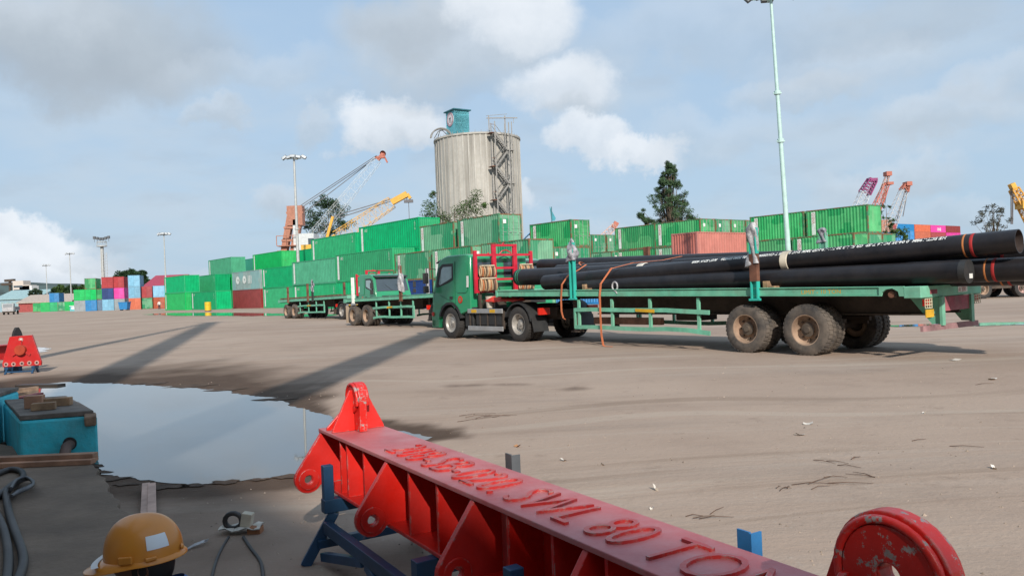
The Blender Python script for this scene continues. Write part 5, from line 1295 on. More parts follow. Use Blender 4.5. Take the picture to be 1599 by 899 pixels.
q = MB(); q.ribbon([atz(292, 857, .012), atz(302, 851, .02), atz(318, 845, .03), atz(324, 843, .02)], .035, .006, (0, 1, .3)); tag(q.build('plastic_strip', PLASW), 'white plastic strip on the dirt right of the hard hat', 'plastic strip')

# small litter on the dirt
TW = mat("dry_twig", (.10, .06, .04), .9, var=.3); LEAFM = mat("dry_leaf", (.40, .20, .09), .8, var=.2); SCRAP = mat("white_scrap", (.62, .58, .52), .8)
def twig(px, py, L_, a, label, n=3):
    q = MB(); c = atz(px, py, .008)
    for k in range(n):
        an = a + random.uniform(-.6, .6); l_ = L_ * random.uniform(.35, .75); d = Vector((math.cos(an), math.sin(an), 0)); s_ = c + Vector((random.uniform(-.3, .3) * L_, random.uniform(-.3, .3) * L_, .002 * k))
        q.tube([s_ - d * l_ / 2, s_ - d * l_ * .1 + Vector((0, random.uniform(-.1, .1) * l_, .01)), s_ + d * l_ / 2], [.0035, .003, .0015], 5)
    tag(q.build('twig', TW), label, 'twig', 'twigs on the dirt')
for a in [(762, 649, .75, .3, 'tangle of long twigs beyond the middle of the red beam', 6), (1103, 803, .32, .4, 'bent twigs near the blue post of the beam', 4), (1300, 725, .38, -.4, 'pair of brown twigs right of the beam lettering', 3), (1300, 753, .5, .1, 'flat bunch of twigs left above the near lug', 5), (1344, 714, .3, .1, 'short twig beside a wisp of grass', 2),
          (1226, 762, .2, .5, 'crumbs of bark left above the near lug', 4), (1345, 738, .3, 2, 'single thin twig above the near lug', 2), (1537, 601, .5, .1, 'brown stick on the far right dirt', 1), (1520, 697, .4, .1, 'straight stick at the far right', 1), (1440, 684, .4, .05, 'pale split stick right of centre', 1)]: twig(*a)
def scrap(px, py, w_, label, m_=SCRAP, cat='litter', up=.03):
    w_ *= .55; up *= .6
    c = atz(px, py, .006); q = MB(); a = random.uniform(0, 6)
    V = [(w_ * (x - .5) * math.cos(a) - w_ * .5 * y * math.sin(a), w_ * (x - .5) * math.sin(a) + w_ * .5 * y * math.cos(a), up * (x - .4) ** 2 * 3 + up * .5 * y) for x in (0, .33, .66, 1) for y in (-.5, .1, .5)]
    q.add(V, [(3 * i + j, 3 * i + 3 + j, 3 * i + 4 + j, 3 * i + 1 + j) for i in range(3) for j in range(2)]); q.add([(x, y, z + .004) for x, y, z in V], [(3 * i + j, 3 * i + 3 + j, 3 * i + 4 + j, 3 * i + 1 + j) for i in range(3) for j in range(2)])
    q.xf(Matrix.Translation(c)); tag(q.build('leaf' if m_ is LEAFM else 'paper_scrap', m_), label, cat, 'scraps on the dirt')
for a in [(808, 697, .14, 'dry orange leaf beyond the middle of the beam', LEAFM, 'leaf'), (942, 726, .07, 'white scrap standing beyond the beam lettering'), (1024, 765, .08, 'white scrap nearer the beam than the other', SCRAP, 'litter', .06), (880, 719, .10, 'thin white sliver on the dirt'), (1262, 662, .18, 'pale curled scrap left of centre right'), (1250, 679, .16, 'pale flat scrap just below the curled one'), (1552, 731, .10, 'cream scrap at the right edge'), (1443, 645, .08, 'tiny pale scrap in the open dirt'),
          (1550, 592, .3, 'pale strip far right behind the trailer'), (1018, 795, .05, 'tiny pale flake beside the beam'), (1492, 562, .4, 'pale flake behind the underrun bar', SCRAP, 'litter', .02)]: scrap(*a)
# ------------------------------------------------------------------ people
SKIN = mat("brown_skin", (.16, .075, .045), .55, var=.1); HAIR = mat("black_hair", (.008, .007, .007), .6); SHIRT = mat("blue_work_shirt", (.06, .13, .30), .9, var=.15); TROU = mat("dark_trousers", (.03, .035, .05), .9, var=.15)
HELM = mat("orange_helmet_plastic", (.66, .235, .018), .34, var=.08, dust=.3, dc=(.4, .22, .1), coat=.3)
def skin_body(name, joints, edges, m_, parent, root=0, sub=2):
    me = bpy.data.meshes.new(name); me.from_pydata([j[0] for j in joints], edges, []); o = bpy.data.objects.new(name, me); COL.objects.link(o); o.parent = parent
    sk = o.modifiers.new('skin', 'SKIN'); sk.use_smooth_shade = True
    lay = me.skin_vertices[0] if me.skin_vertices else None
    if lay is None:
        bpy.context.view_layer.objects.active = o
    for i, j in enumerate(joints):
        lay.data[i].radius = j[1] if isinstance(j[1], tuple) else (j[1], j[1]); lay.data[i].use_root = (i == root)
    sb = o.modifiers.new('sub', 'SUBSURF'); sb.levels = sub; sb.render_levels = sub
    me.materials.append(m_); return o
def head_mesh(name, m_, parent):
    # forward = +x
    n, k = 32, 24; V = []
    for i in range(k + 1):
        th = math.pi * i / k
        for j in range(n):
            ph = 2 * math.pi * j / n; d = Vector((math.sin(th) * math.cos(ph), math.sin(th) * math.sin(ph), math.cos(th)))
            r = Vector((d.x * .098, d.y * .076, d.z * .118))
            f = max(0, d.x)
            if d.z < 0: r.x += .012 * f * (-d.z) ; r.y *= 1 - .25 * (-d.z) * f; r.x *= 1 - .12 * (-d.z) * (1 - f)
            g = math.exp(-((d.y / .16) ** 2) - ((d.z + .12) / .22) ** 2) * (d.x > 0); r.x += .022 * g          # nose
            r.x += .006 * math.exp(-((d.y / .3) ** 2) - ((d.z + .52) / .10) ** 2) * (d.x > 0)                 # lips
            r.x += .008 * math.exp(-((d.y / .25) ** 2) - ((d.z + .85) / .14) ** 2) * (d.x > 0)                # chin
            r.x -= .010 * math.exp(-(((abs(d.y) - .38) / .16) ** 2) - ((d.z - .05) / .10) ** 2) * (d.x > 0)    # eye sockets
            V.append(r)
    F = [(i * n + j, i * n + (j + 1) % n, (i + 1) * n + (j + 1) % n, (i + 1) * n + j) for i in range(k) for j in range(n)]
    b = MB(); b.add(V, F); o = b.build(name, m_, parent, smooth=180); return o
per = thing('person', 'worker in an orange hard hat and blue shirt crouching in the shade', 'person')
hx, hy, hz = -1.437, 3.0, .612
fw = Vector((-.985, -.17, 0)).normalized(); lf = Vector((-fw.y, fw.x, 0))
per.matrix_world = frame_mat(Vector((hx, hy, 0)) - fw * .16, fw, lf, Vector((0, 0, 1)))
z0 = .0
J = [((-.14, 0, .17), (.15, .12)), ((-.06, 0, .30), (.13, .105)), ((.03, 0, .40), (.14, .10)), ((.10, 0, .475), (.075, .07)), ((.14, 0, .53), (.05, .05)),
     ((-.10, .10, .17), .095), ((.24, .17, .37), .068), ((.06, .15, .08), .048), ((.10, .15, .035), .04), ((.24, .17, .03), .035),
     ((-.10, -.10, .17), .095), ((.24, -.17, .37), .068), ((.06, -.15, .08), .048), ((.10, -.15, .035), .04), ((.24, -.17, .03), .035),
     ((.05, .18, .43), .06), ((.20, .24, .26), .045), ((.42, .14, .20), .032), ((.05, -.18, .43), .06), ((.20, -.24, .26), .045), ((.42, -.14, .20), .032)]
Ed = [(0, 1), (1, 2), (2, 3), (3, 4), (0, 5), (5, 6), (6, 7), (7, 8), (8, 9), (0, 10), (10, 11), (11, 12), (12, 13), (13, 14), (2, 15), (15, 16), (16, 17), (2, 18), (18, 19), (19, 20)]
body = skin_body('body', J, Ed, SHIRT, per)
for s in (1, -1):
    hp = Vector((.45, s * .13, .195))
    JJ = [(tuple(hp), (.018, .034)), (tuple(hp + Vector((.055, -s * .012, -.012))), (.014, .036))]; EE = [(0, 1)]
    for k, (dy, l_) in enumerate(((-.030, .062), (-.010, .072), (.010, .068), (.028, .052))):
        b0 = hp + Vector((.062, -s * .015 + dy, -.014)); i0 = len(JJ)
        JJ += [(tuple(b0), .010), (tuple(b0 + Vector((l_ * .5, 0, -.010))), .009), (tuple(b0 + Vector((l_ * .78, 0, -.034))), .008), (tuple(b0 + Vector((l_ * .82, 0, -.056))), .007)]
        EE += [(1, i0), (i0, i0 + 1), (i0 + 1, i0 + 2), (i0 + 2, i0 + 3)]
    i0 = len(JJ); b0 = hp + Vector((.012, -s * .040, -.008)); JJ += [(tuple(b0), .012), (tuple(b0 + Vector((.034, -s * .018, -.018))), .010), (tuple(b0 + Vector((.052, -s * .012, -.042))), .008)]; EE += [(0, i0), (i0, i0 + 1), (i0 + 1, i0 + 2)]
    skin_body('hand', JJ, EE, SKIN, body, sub=1)
hd = bpy.data.objects.new('head_pivot', None)
hdm = Matrix.Translation((.16, 0, hz)) @ Matrix.Rotation(R(3), 4, 'Y')
head = head_mesh('head', SKIN, per); head.matrix_local = hdm
for s in (1, -1):
    e = MB(); e.lathe([(.001, -.006), (.02, -.007), (.028, 0), (.024, .008), (.014, .004), (.001, .0)], 14); e.V = [(v[0] * .75 - .012, s * (.074 + v[1] * 1.3), v[2] * 1.15 - .012) for v in e.V]; e.build('ear', SKIN, head, smooth=60)
    e = MB(); e.lathe([(.001, .011), (.008, .008), (.011, 0)], 10, axis='X'); e.V = [(v[0] + .078, v[1] + s * .03, v[2] + .008) for v in e.V]; e.build('eye', mat("eye_white", (.5, .48, .45), .3), head, smooth=60)
b = MB(); n = 24
for i in range(9):
    th = R(20 + i * 13)
    for j in range(n):
        ph = R(75) + R(210) * j / (n - 1); b.V.append((.106 * math.sin(th) * math.cos(ph), .084 * math.sin(th) * math.sin(ph), .122 * math.cos(th)))
b.F = [[i * n + j, i * n + j + 1, (i + 1) * n + j + 1, (i + 1) * n + j] for i in range(8) for j in range(n - 1)]
b.build('hair', HAIR, head, smooth=60)
b = MB(); n = 20; b.lathe([(.075, 0), (.088, .01), (.085, .035), (.07, .055)], n, axis='Z'); b.V = [(v[0] * 1.1 + .10, v[1] * 1.25, v[2] + .465 + v[0] * -.35) for v in b.V]; b.build('collar', SHIRT, body, smooth=60)
# hard hat, a child of the person
b = MB(); n, k = 48, 14; a_, b_, h_ = .142, .116, .150
for i in range(k + 1):
    th = (math.pi / 2) * i / k
    for j in range(n):
        ph = 2 * math.pi * j / n; c_, s_ = math.cos(ph), math.sin(ph); cz = math.sin(th) ** .93; cr = math.cos(th) ** .80
        rid = .005 * math.exp(-(s_ * cr * b_ / .022) ** 2) * (1 if th > .25 else th / .25)
        b.V.append((a_ * c_ * cr, b_ * s_ * cr, h_ * cz + rid))
b.F = [[i * n + j, i * n + (j + 1) % n, (i + 1) * n + (j + 1) % n, (i + 1) * n + j] for i in range(k) for j in range(n)]
hel = b.build('hard_hat', HELM, head, smooth=180, label='orange hard hat with a white sticker and taped brim'); hel.matrix_local = Matrix.Translation((.002, 0, .032))
b = MB()
for j in range(n):
    ph = 2 * math.pi * j / n; c_, s_ = math.cos(ph), math.sin(ph); f = max(0, c_) ** 1.6
    o_ = .012 + .060 * f; dz = -.010 - .020 * f * 1.0
    b.V += [(a_ * c_ * .985, b_ * s_ * .985, .004), ((a_ + o_) * c_, (b_ + o_ * .8) * s_, dz), ((a_ + o_) * c_, (b_ + o_ * .8) * s_, dz - .005), (a_ * c_ * .97, b_ * s_ * .97, -.006)]
b.F = [[j * 4 + q, j * 4 + q + 1, ((j + 1) % n) * 4 + q + 1, ((j + 1) % n) * 4 + q] for j in range(n) for q in range(3)]
b.build('brim', HELM, hel, smooth=60)
b = MB(); L_ = []
for j in range(13):   # tape over the brim
    y = -.118 + .236 * j / 12; x = .165 - .03 * (y / .13) ** 2 * 1.2; 
    L_.append((x, y, .001 - .006 * max(0, 1 - (y / .13) ** 2)))
for (x, y, z) in L_: b.V += [(x - .012, y, z + .006), (x + .012, y, z + .004)]
b.F = [[2 * j, 2 * j + 1, 2 * j + 3, 2 * j + 2] for j in range(12)]
b.build('brim_tape', mat("white_tape", (.6, .6, .6), .5), hel)
def on_hat(ph, zf, o=.002):
    th = math.asin(min(1, zf ** (1 / .93))); cr = math.cos(th) ** .80; return Vector(((a_ + o) * math.cos(ph) * cr, (b_ + o) * math.sin(ph) * cr, h_ * zf))
b = MB(); nn = 8
for i in range(nn):
    for j in range(nn): b.V.append(on_hat(R(108 + 34 * i / (nn - 1)), .26 + .33 * j / (nn - 1), .0025))
b.F = [[i * nn + j, i * nn + j + 1, (i + 1) * nn + j + 1, (i + 1) * nn + j] for i in range(nn - 1) for j in range(nn - 1)]
b.build('sticker', mat("white_sticker", (.62, .66, .70), .35), hel)
for ph, w_ in ((78, .026), (112, .020)):
    p = on_hat(R(ph), .06, .003); b = MB(); b.box(-w_, w_, -.004, .010, -.006, .022 if ph < 100 else .008); b.xf(Matrix.Translation(p) @ Matrix.Rotation(R(ph - 90), 4, 'Z')); b.build('accessory_slot', HELM, hel, bevel=.004)
b = MB(); p = on_hat(R(168), .10, .004); b.lathe([(.001, .008), (.009, .006), (.011, 0)], 10, axis='X'); b.V = [(p.x - v[0], p.y + v[1], p.z + v[2]) for v in b.V]; b.build('strap_button', HELM, hel, smooth=60)

fp = at(249, 482, 150)
per2 = thing('person', 'distant worker in a white shirt walking before the orange brown container', 'person', (fp.x, fp.y, 0), 2.0)
J = [((0, 0, .95), (.16, .13)), ((0, 0, 1.2), (.15, .11)), ((0, 0, 1.42), (.18, .11)), ((0, 0, 1.55), .06), ((0, .1, .9), .1), ((.15, .1, .5), .07), ((.05, .1, .06), .05), ((.2, .1, .03), .045), ((0, -.1, .9), .1), ((-.05, -.1, .5), .07), ((-.25, -.1, .08), .05), ((-.1, -.1, .03), .045), ((0, .24, 1.38), .06), ((-.08, .28, 1.1), .05), ((.05, .28, .85), .04), ((0, -.24, 1.38), .06), ((.08, -.28, 1.1), .05), ((.2, -.26, .9), .04)]
Ed = [(0, 1), (1, 2), (2, 3), (0, 4), (4, 5), (5, 6), (6, 7), (0, 8), (8, 9), (9, 10), (10, 11), (2, 12), (12, 13), (13, 14), (2, 15), (15, 16), (16, 17)]
skin_body('body', J, Ed, mat("white_shirt", (.65, .63, .6), .9), per2, sub=1)
h2 = head_mesh('head', SKIN, per2); h2.location = (0.02, 0, 1.67)
lg = skin_body('trousers', [(j[0], (j[1] if isinstance(j[1], tuple) else (j[1], j[1]))) for j in [(J[0][0], (.17, .14)), (J[4][0], .105), (J[5][0], .085), (J[6][0], .065), (J[8][0], .105), (J[9][0], .085), (J[10][0], .065)]], [(0, 1), (1, 2), (2, 3), (0, 4), (4, 5), (5, 6)], TROU, per2, sub=1)

# ------------------------------------------------------------------ silo
SILO = mat("stained_concrete", (0.425, 0.412, 0.38), .9, var=.14, vs=.22, streak=.95, sc_=(.12, .112, .10), dust=.4, dc=(.30, .27, .225), bump=.3, bs=3)
for n__ in SILO.node_tree.nodes:
    if n__.type == 'MAPPING': n__.inputs['Scale'].default_value = (.9, .9, .022)
TEALP = mat("turquoise_cladding", (0.11, 0.40, 0.47), .6, var=.12, vs=.8, streak=.3, sc_=(.25, .45, .48), rust=.05)
TROOF = mat("dark_turquoise_roof", (.02, .12, .15), .6)
STEEL = mat("grey_steel", (.22, .215, .205), .6, var=.15, rust=.12)
SY = 105.0
sl = at(684, 215, SY - 5.7); sr = at(812, 217, SY - 5.7)
scx = (at(749, 320, SY)).x; SR = 5.62; ztop = 23.0
ztop = 21.3
silo = thing('silo', 'tall weathered concrete silo with a turquoise head house', 'silo', (scx, SY, 0), 0)
b = MB(); b.lathe([(SR, 0), (SR, ztop), (SR - .35, ztop + .001), (SR - .35, ztop - .3), (.001, ztop - .3)], 72, axis='Z'); b.build('wall', SILO, silo, smooth=30)
b = MB(); b.box(-.10, .10, -.09, .05, 0, ztop - .02); rib = b.mesh('rib', SILO)
for k in range(24):
    a = R(180 + 5 + 7.6 * k); inst('rib', rib, silo, ((SR + .02) * math.cos(a), (SR + .02) * math.sin(a), 0), (0, 0, a - R(90)))
b = MB(); b.lathe([(SR + .01, ztop - .25), (SR + .16, ztop - .2), (SR + .16, ztop + .03), (SR - .1, ztop + .03)], 72, axis='Z'); b.build('rim', SILO, silo, smooth=30)
hh = thing('head_house', 'turquoise clad lift house on top of the silo', 'cabin', (0, 0, 0)); bpy.data.objects.remove(hh)
a0 = R(-57); cx_, cy_ = -2.35, -2.2
HM = Matrix.Translation((cx_, cy_, ztop - .3)) @ Matrix.Rotation(a0, 4, 'Z')
b = MB(); b.box(-1.15, 1.15, -1.05, 1.05, 0, 3.7)
for k in range(12): b.box(-1.17, 1.17, -1.07, -1.05, .1, .1)
b.xf(HM); hou = b.build('head_house', TEALP, silo)
b = MB(); b.box(-1.38, 1.38, -1.3, 1.3, 3.7, 3.84); b.xf(HM); b.build('roof', TROOF, hou)
b = MB()
for z in (2.02, 3.1): b.box(-1.165, 1.165, -1.068, 1.068, z, z + .05)
for x in (-1.16, 0, 1.1): b.box(x, x + .05, -1.066, 1.066, 0, 3.69)
b.xf(HM); b.build('cladding_strip', TROOF if False else TEALP, hou)
CM_ = HM @ Matrix.Translation((0, -1.072, 2.65))
b = MB(); b.prism(circ(.86, 28), lambda u, v, d: (u, d, v * 1.05), -.05, 0); b.xf(CM_); em = b.build('emblem_disc', mat("pale_disc_paint", (.62, .58, .60), .6), hou)
b = MB(); b.holed(circ(.86, 28), circ(.62, 28), lambda u, v, d: (u, d, v * 1.05), -.06, -.051); b.xf(CM_); b.build('emblem_ring', mat("pinkish_ring_paint", (.42, .27, .31), .6), em)
b = MB(); b.prism([(-.26, .12), (-.09, -.02), (-.05, -.5), (.05, -.5), (.09, -.02), (.26, .12), (.2, .2), (-.2, .2)], lambda u, v, d: (u, d, v), -.066, -.052); b.prism([(-.06, .65), (.06, .65), (.0, .8)], lambda u, v, d: (u, d, v), -.07, -.062); b.prism(circ(.07, 8, 0, -.5, -.45), lambda u, v, d: (u, d, v), -.07, -.062); b.prism(circ(.07, 8, 0, .5, -.45), lambda u, v, d: (u, d, v), -.07, -.062); b.xf(CM_); b.build('emblem_mark', PGRY, em)
# stair against the right side of the silo
ST = MB(); sa = R(-63); rx = Vector((math.cos(sa), math.sin(sa), 0)); tx = Vector((-rx.y, rx.x, 0))
def sp(u, o, z): return rx * (SR + .25 + o) + tx * u + Vector((0, 0, z))
posts = MB()
for u in (-.75, 1.2):
    for o in (.05, 1.15): posts.bar(sp(u, o, 0), sp(u, o, ztop + 1.1), .13, .13)
posts.build('stair_post', STEEL, silo)
z = 0; k = 0; fl = 2.1
while z + fl <= ztop + .1:
    u0, u1 = (-.65, 1.1) if k % 2 == 0 else (1.1, -.65)
    f = MB()
    for o in (.15, .95): f.bar(sp(u0, o, z), sp(u1, o, z + fl), .06, .22)
    for s in range(11): q = (s + .5) / 11; f.bar(sp(u0 + (u1 - u0) * q, .15, z + fl * q), sp(u0 + (u1 - u0) * q, .95, z + fl * q), .2, .03)
    f.bar(sp(u0, 1.05, z + 1), sp(u1, 1.05, z + fl + 1), .05, .05); f.bar(sp(u0, .1, z + 1), sp(u1, .1, z + fl + 1), .05, .05)
    f.build('stair_flight', STEEL, silo)
    f = MB(); f.bar(sp(-.75 if u1 < 0 else .9, .6, z + fl), sp(-1.3 if u1 < 0 else 1.9, .6, z + fl), 1.1, .08); f.bar(sp(-.75 if u1 < 0 else .9, 1.12, z + fl + 1), sp(-1.3 if u1 < 0 else 1.9, 1.12, z + fl + 1), .05, .05); f.build('stair_landing', RUST if k % 2 else STEEL, silo)
    z += fl; k += 1
b = MB(); u2 = sp(.5, .5, 0)
for u in (1.9,):
    b.bar(sp(u, .6, 0), sp(u, .6, ztop + 1.3), .12, .12)
for z in range(3, 21, 3): b.bar(sp(1.2, .6, z), sp(1.9, .6, z), .08, .08); b.bar(sp(1.2, .6, z), sp(1.9, .6, z + 2.6), .05, .05)
b.build('side_frame', STEEL, silo)
b = MB(); q0 = sp(-.4, -1.2, ztop); q1 = sp(1.6, -.6, ztop)
b.bar(q0, q0 + Vector((0, 0, 2.3)), .14, .14); b.bar(q1, q1 + Vector((0, 0, 2.3)), .16, .16); b.bar(q0 + Vector((-.3, 0, 2.0)), q1 + Vector((1.6, 0, 1.95)), .1, .12); b.bar(q0 + Vector((-.3, 0, 2.3)), q1 + Vector((.3, 0, 2.5)), .05, .05); b.bar(q1 + Vector((1.1, 0, 1.95)), q1 + Vector((1.1, 0, 1.3)), .06, .06); b.build('davit', STEEL, silo)
b = MB()
for s in (0, .5): b.tube([(-4.6 + s * .3 + 1.3 * math.cos(a), -2.9 - s, ztop + 1.15 * math.sin(a)) for a in [math.pi * i / 10 for i in range(11)]], .09, 6)
b.tube([(-5.5, -2.4, ztop), (-4.9, -2.6, ztop + .9), (-3.9, -2.8, ztop + 1.1)], .06, 5); b.tube([(-5.2, -1.4, ztop), (-4.6, -2.4, ztop + 1.3), (-3.6, -2.9, ztop + .2)], .06, 5); b.build('conveyor_guard', STEEL, silo)
b = MB()
for k in range(30):
    a = R(150 + 8 * k); p = Vector(((SR - .1) * math.cos(a), (SR - .1) * math.sin(a), ztop)); b.bar(p, p + Vector((0, 0, .35)), .05, .05)
b.build('railing_stub', STEEL, silo)

# ------------------------------------------------------------------ light masts
MASTM = mat("galvanised_mast", (.42, .43, .42), .5, .2, var=.1); PALEM = mat("pale_green_mast_paint", (.42, .60, .56), .5, var=.08, streak=.2, sc_=(.3, .45, .42)); LAMPM = mat("floodlight_housing", (.10, .11, .12), .5)
LGL = mat("floodlight_glass", (.45, .48, .5), .2)
def mast(pxb, pyt, Y, r0, r1, m_, label, head='cluster', collars=(), pxt=None):
    p = at(pxb, 480, Y); top = at(pxb if pxt is None else pxt, pyt, Y).z
    t = thing('light_mast', label, 'light mast', (p.x, Y, 0), 0, 'floodlight masts')
    b = MB(); b.tube([(0, 0, 0), (0, 0, top * .5), (0, 0, top)], [r0, (r0 + r1) / 2, r1], 12); b.build('pole', m_, t, smooth=50)
    for z in collars: b = MB(); b.lathe([(r0 * .9, z), (r0 * 1.15, z + .02), (r0 * 1.15, z + .22), (r0 * .9, z + .24)], 12, axis='Z'); b.bar((-r0 * 1.5, 0, z + .1), (r0 * 1.5, 0, z + .1), .06, .05); b.build('collar', m_, t)
    b = MB(); w_ = max(.9, top * .06) 
    b.bar((-w_, 0, top), (w_, 0, top), .09, .07); b.bar((0, -w_ * .6, top + .02), (0, w_ * .6, top + .02), .08, .06); b.build('cross_arm', m_, t)
    for x, y, tl in ((-w_, 0, -.6), (-w_ * .5, -.1, -.3), (w_ * .45, -.1, .2), (w_, 0, .55), (0, -w_ * .6, 0), (0, w_ * .6, 0)):
        b = MB(); s_ = .30 if top < 17 else .36; b.box(-s_, s_, -.14, .10, -.02, .40); b.xf(Matrix.Translation((x, y, top + .05)) @ Matrix.Rotation(tl, 4, 'Y') @ Matrix.Rotation(R(-20), 4, 'X')); l_ = b.build('floodlight', LAMPM, t, bevel=.03)
        b = MB(); b.box(-s_ * .85, s_ * .85, -.15, -.141, .03, .35); b.xf(Matrix.Translation((x, y, top + .05)) @ Matrix.Rotation(tl, 4, 'Y') @ Matrix.Rotation(R(-20), 4, 'X')); b.build('lens', LGL, l_)
    return t
mast(74.5, 415, 250, .16, .09, MASTM, 'leftmost thin light mast in the far distance', pxt=72)
mast(112, 397, 232, .20, .11, MASTM, 'second light mast from the left beside the low green containers', pxt=108)
mast(260.5, 367, 148, .16, .09, MASTM, 'light mast at the left end of the green container row', pxt=255)
mast(468.5, 248, 106, .24, .13, MASTM, 'light mast standing behind the grey teal container', collars=(10.5,), pxt=463)
mast(1237, -2, 46, .165, .08, PALEM, 'tall pale green light mast behind the pipe trailer', collars=(12.2, 9.4), pxt=1210).rotation_euler = (0, -R(1.7), 0)
p = at(163, 480, 262); t = thing('light_mast', 'lattice light mast with a ladder above the red far containers', 'light mast', (p.x, 262, 0), 0); top = at(161, 385, 262).z
b = MB()
for x, y in ((-.35, -.35), (.35, -.35), (.35, .35), (-.35, .35)): b.bar((x, y, 0), (x * .8, y * .8, top), .2, .2)
b.tube([(0, 0, 0), (0, 0, top)], .35, 8); b.build('pole', MASTM, t)
b = MB(); b.bar((1.5, 0, 2), (1.5, 0, top - 2), .14, .1); b.bar((.9, 0, 2), (.9, 0, top - 2), .08, .1)
for k in range(16): z = 3 + k * (top - 5) / 16; b.bar((.3, 0, z), (1.5, 0, z), .1, .1)
b.build('ladder', MASTM, t)
b = MB(); b.lathe([(1.4, top), (1.6, top), (1.6, top + .3), (.001, top + .3)], 12, axis='Z')
for k in range(10): a = R(36 * k); b.bar((1.5 * math.cos(a), 1.5 * math.sin(a), top + .3), (1.5 * math.cos(a), 1.5 * math.sin(a), top + 1.6), .08, .08)
b.lathe([(1.45, top + 1.5), (1.55, top + 1.5), (1.55, top + 1.65)], 12, axis='Z'); b.build('platform', MASTM, t)
for k in range(6): b = MB(); x = -2.4 + k * .95; b.box(x - .35, x + .35, -.3, .3, top + 2.0 + .25 * abs(x), top + 2.9 + .25 * abs(x)); b.bar((x, 0, top + 1.6), (x, 0, top + 2.1 + .25 * abs(x)), .1, .1); b.build('floodlight', LAMPM, t)

# ------------------------------------------------------------------ cranes
def lattice(b, p0, p1, w0, w1, n, r_=.06, up=(0, 0, 1)):
    p0, p1 = Vector(p0), Vector(p1); d = (p1 - p0).normalized(); a = d.cross(Vector(up)).normalized(); c_ = a.cross(d).normalized(); prev = None
    for i in range(n + 1):
        q = i / n; w_ = (w0 + (w1 - w0) * q) / 2; p = p0.lerp(p1, q); ring = [p + a * w_ + c_ * w_, p - a * w_ + c_ * w_, p - a * w_ - c_ * w_, p + a * w_ - c_ * w_]
        if prev:
            for k in range(4): b.bar(prev[k], ring[k], r_ * 1.5, r_ * 1.5); b.bar(prev[k], ring[(k + 1) % 4], r_ * .8, r_ * .8); b.bar(ring[k], ring[(k + 1) % 4], r_ * .7, r_ * .7)
        prev = ring
CWHT, CBRN, CYEL, CORG = mat("white_boom_paint", (.52, .55, .56), .5, var=.1), mat("brown_gantry_paint", (.36, .155, .10), .6, var=.15, rust=.08), mat("yellow_boom_paint", (.62, .34, .05), .5, var=.12), mat("orange_head_paint", (.38, .12, .08), .6)
CABLE = mat("crane_wire", (.12, .12, .13), .6)
Yc = 150
t = thing('harbour_crane', 'harbour crane with a brown gantry and a long white lattice jib', 'crane', (0, 0, 0))
b = MB(); g0, g1 = at(452, 392, Yc), at(463, 326, Yc)
for s in (-.9, .9): b.bar(g0 + Vector((s, 0, 0)), g1 + Vector((s * .9, 0, 0)), 1.15, 1.5)
b.bar(g0 + Vector((-1, 0, -14)), g0 + Vector((-.2, 0, 0)), 3.4, 3)
for q in (.25, .55, .9): m_ = g0.lerp(g1, q); b.box(m_.x - 1.6, m_.x + 1.6, Yc - .9, Yc - .76, m_.z - .2, m_.z + .2)
b.box(g1.x - 1.6, g1.x + 1.3, Yc - 1, Yc + 1, g1.z - 3.2, g1.z + .5); b.build('gantry', CBRN, t)
b = MB(); m_ = at(441, 384, Yc); b.box(m_.x - .6, m_.x + 3.6, Yc - 1.6, Yc + 1, m_.z - .15, m_.z)
for x in (-.6, 1.2, 3.5): b.bar((m_.x + x, Yc - 1.6, m_.z), (m_.x + x, Yc - 1.6, m_.z + 1.8), .12, .12)
b.bar((m_.x - .6, Yc - 1.6, m_.z + 1.8), (m_.x + 3.5, Yc - 1.6, m_.z + 1.8), .12, .12); b.build('platform', CBRN, t)
b = MB(); m_ = at(482, 400, Yc); b.box(m_.x - 1.6, m_.x + 1.6, Yc - 2, Yc + 2, m_.z - 14, m_.z + 4.2); b.box(m_.x - 2.5, m_.x - 1.7, Yc - 1, Yc + 1, m_.z - 1, m_.z + 7); h = b.build('machine_house', CWHT, t)
b = MB(); m_ = at(489, 378, Yc); b.box(m_.x - .4, m_.x + .7, Yc - 2.1, Yc - 2.0, m_.z - 1.4, m_.z + .6); b.build('window', GLS, h)
b = MB(); lattice(b, at(489, 372, Yc), at(590, 250, Yc), 2.2, 1.4, 13, .03); b.build('jib', CWHT, t)
b = MB(); h0 = at(590, 250, Yc); h1 = at(598, 240, Yc); b.bar(h0, h1, .6, .6); b.bar(h1, at(605, 254, Yc), .3, .3); b.lathe([(.55, -.3), (.55, .3), (.001, .3)], 12, tuple(h1)); b.box(h0.x - .5, h0.x + 1.4, Yc - .4, Yc + .4, h0.z + .3, h0.z + .7); b.build('jib_head', CORG, t)
for k, (a, c_) in enumerate([((468, 322), (588, 243)), ((468, 326), (588, 246)), ((474, 333), (572, 258))]):
    b = MB(); b.bar(at(*a, Yc - .5 + k * .4), at(*c_, Yc - .5 + k * .4), .12, .12); b.build('stay_wire', CABLE, t)
Yc = 125
t = thing('mobile_crane', 'yellow crane jib rising above the green containers', 'crane', (0, 0, 0))
b = MB(); r0, r1 = at(528, 372, Yc), at(612, 316, Yc); lattice(b, r0, r1, 2.2, 1.7, 9, .055)
r2 = at(636, 303, Yc); b.bar(r1, r2, 1.0, .9); b.bar(r2, at(641, 310, Yc), .5, .5); b.build('jib', CYEL, t)
b = MB(); f0 = at(505, 392, Yc); b.bar(f0, r0, 1.6, 1.6); b.bar(f0 + Vector((-1.5, 0, -8)), f0 + Vector((-1.5, 0, 1)), 3, 4); b.bar(f0 + Vector((-1.5, 0, -14)), f0 + Vector((-1.5, 0, -8)), 5, 7); b.build('crane_body', CYEL, t)
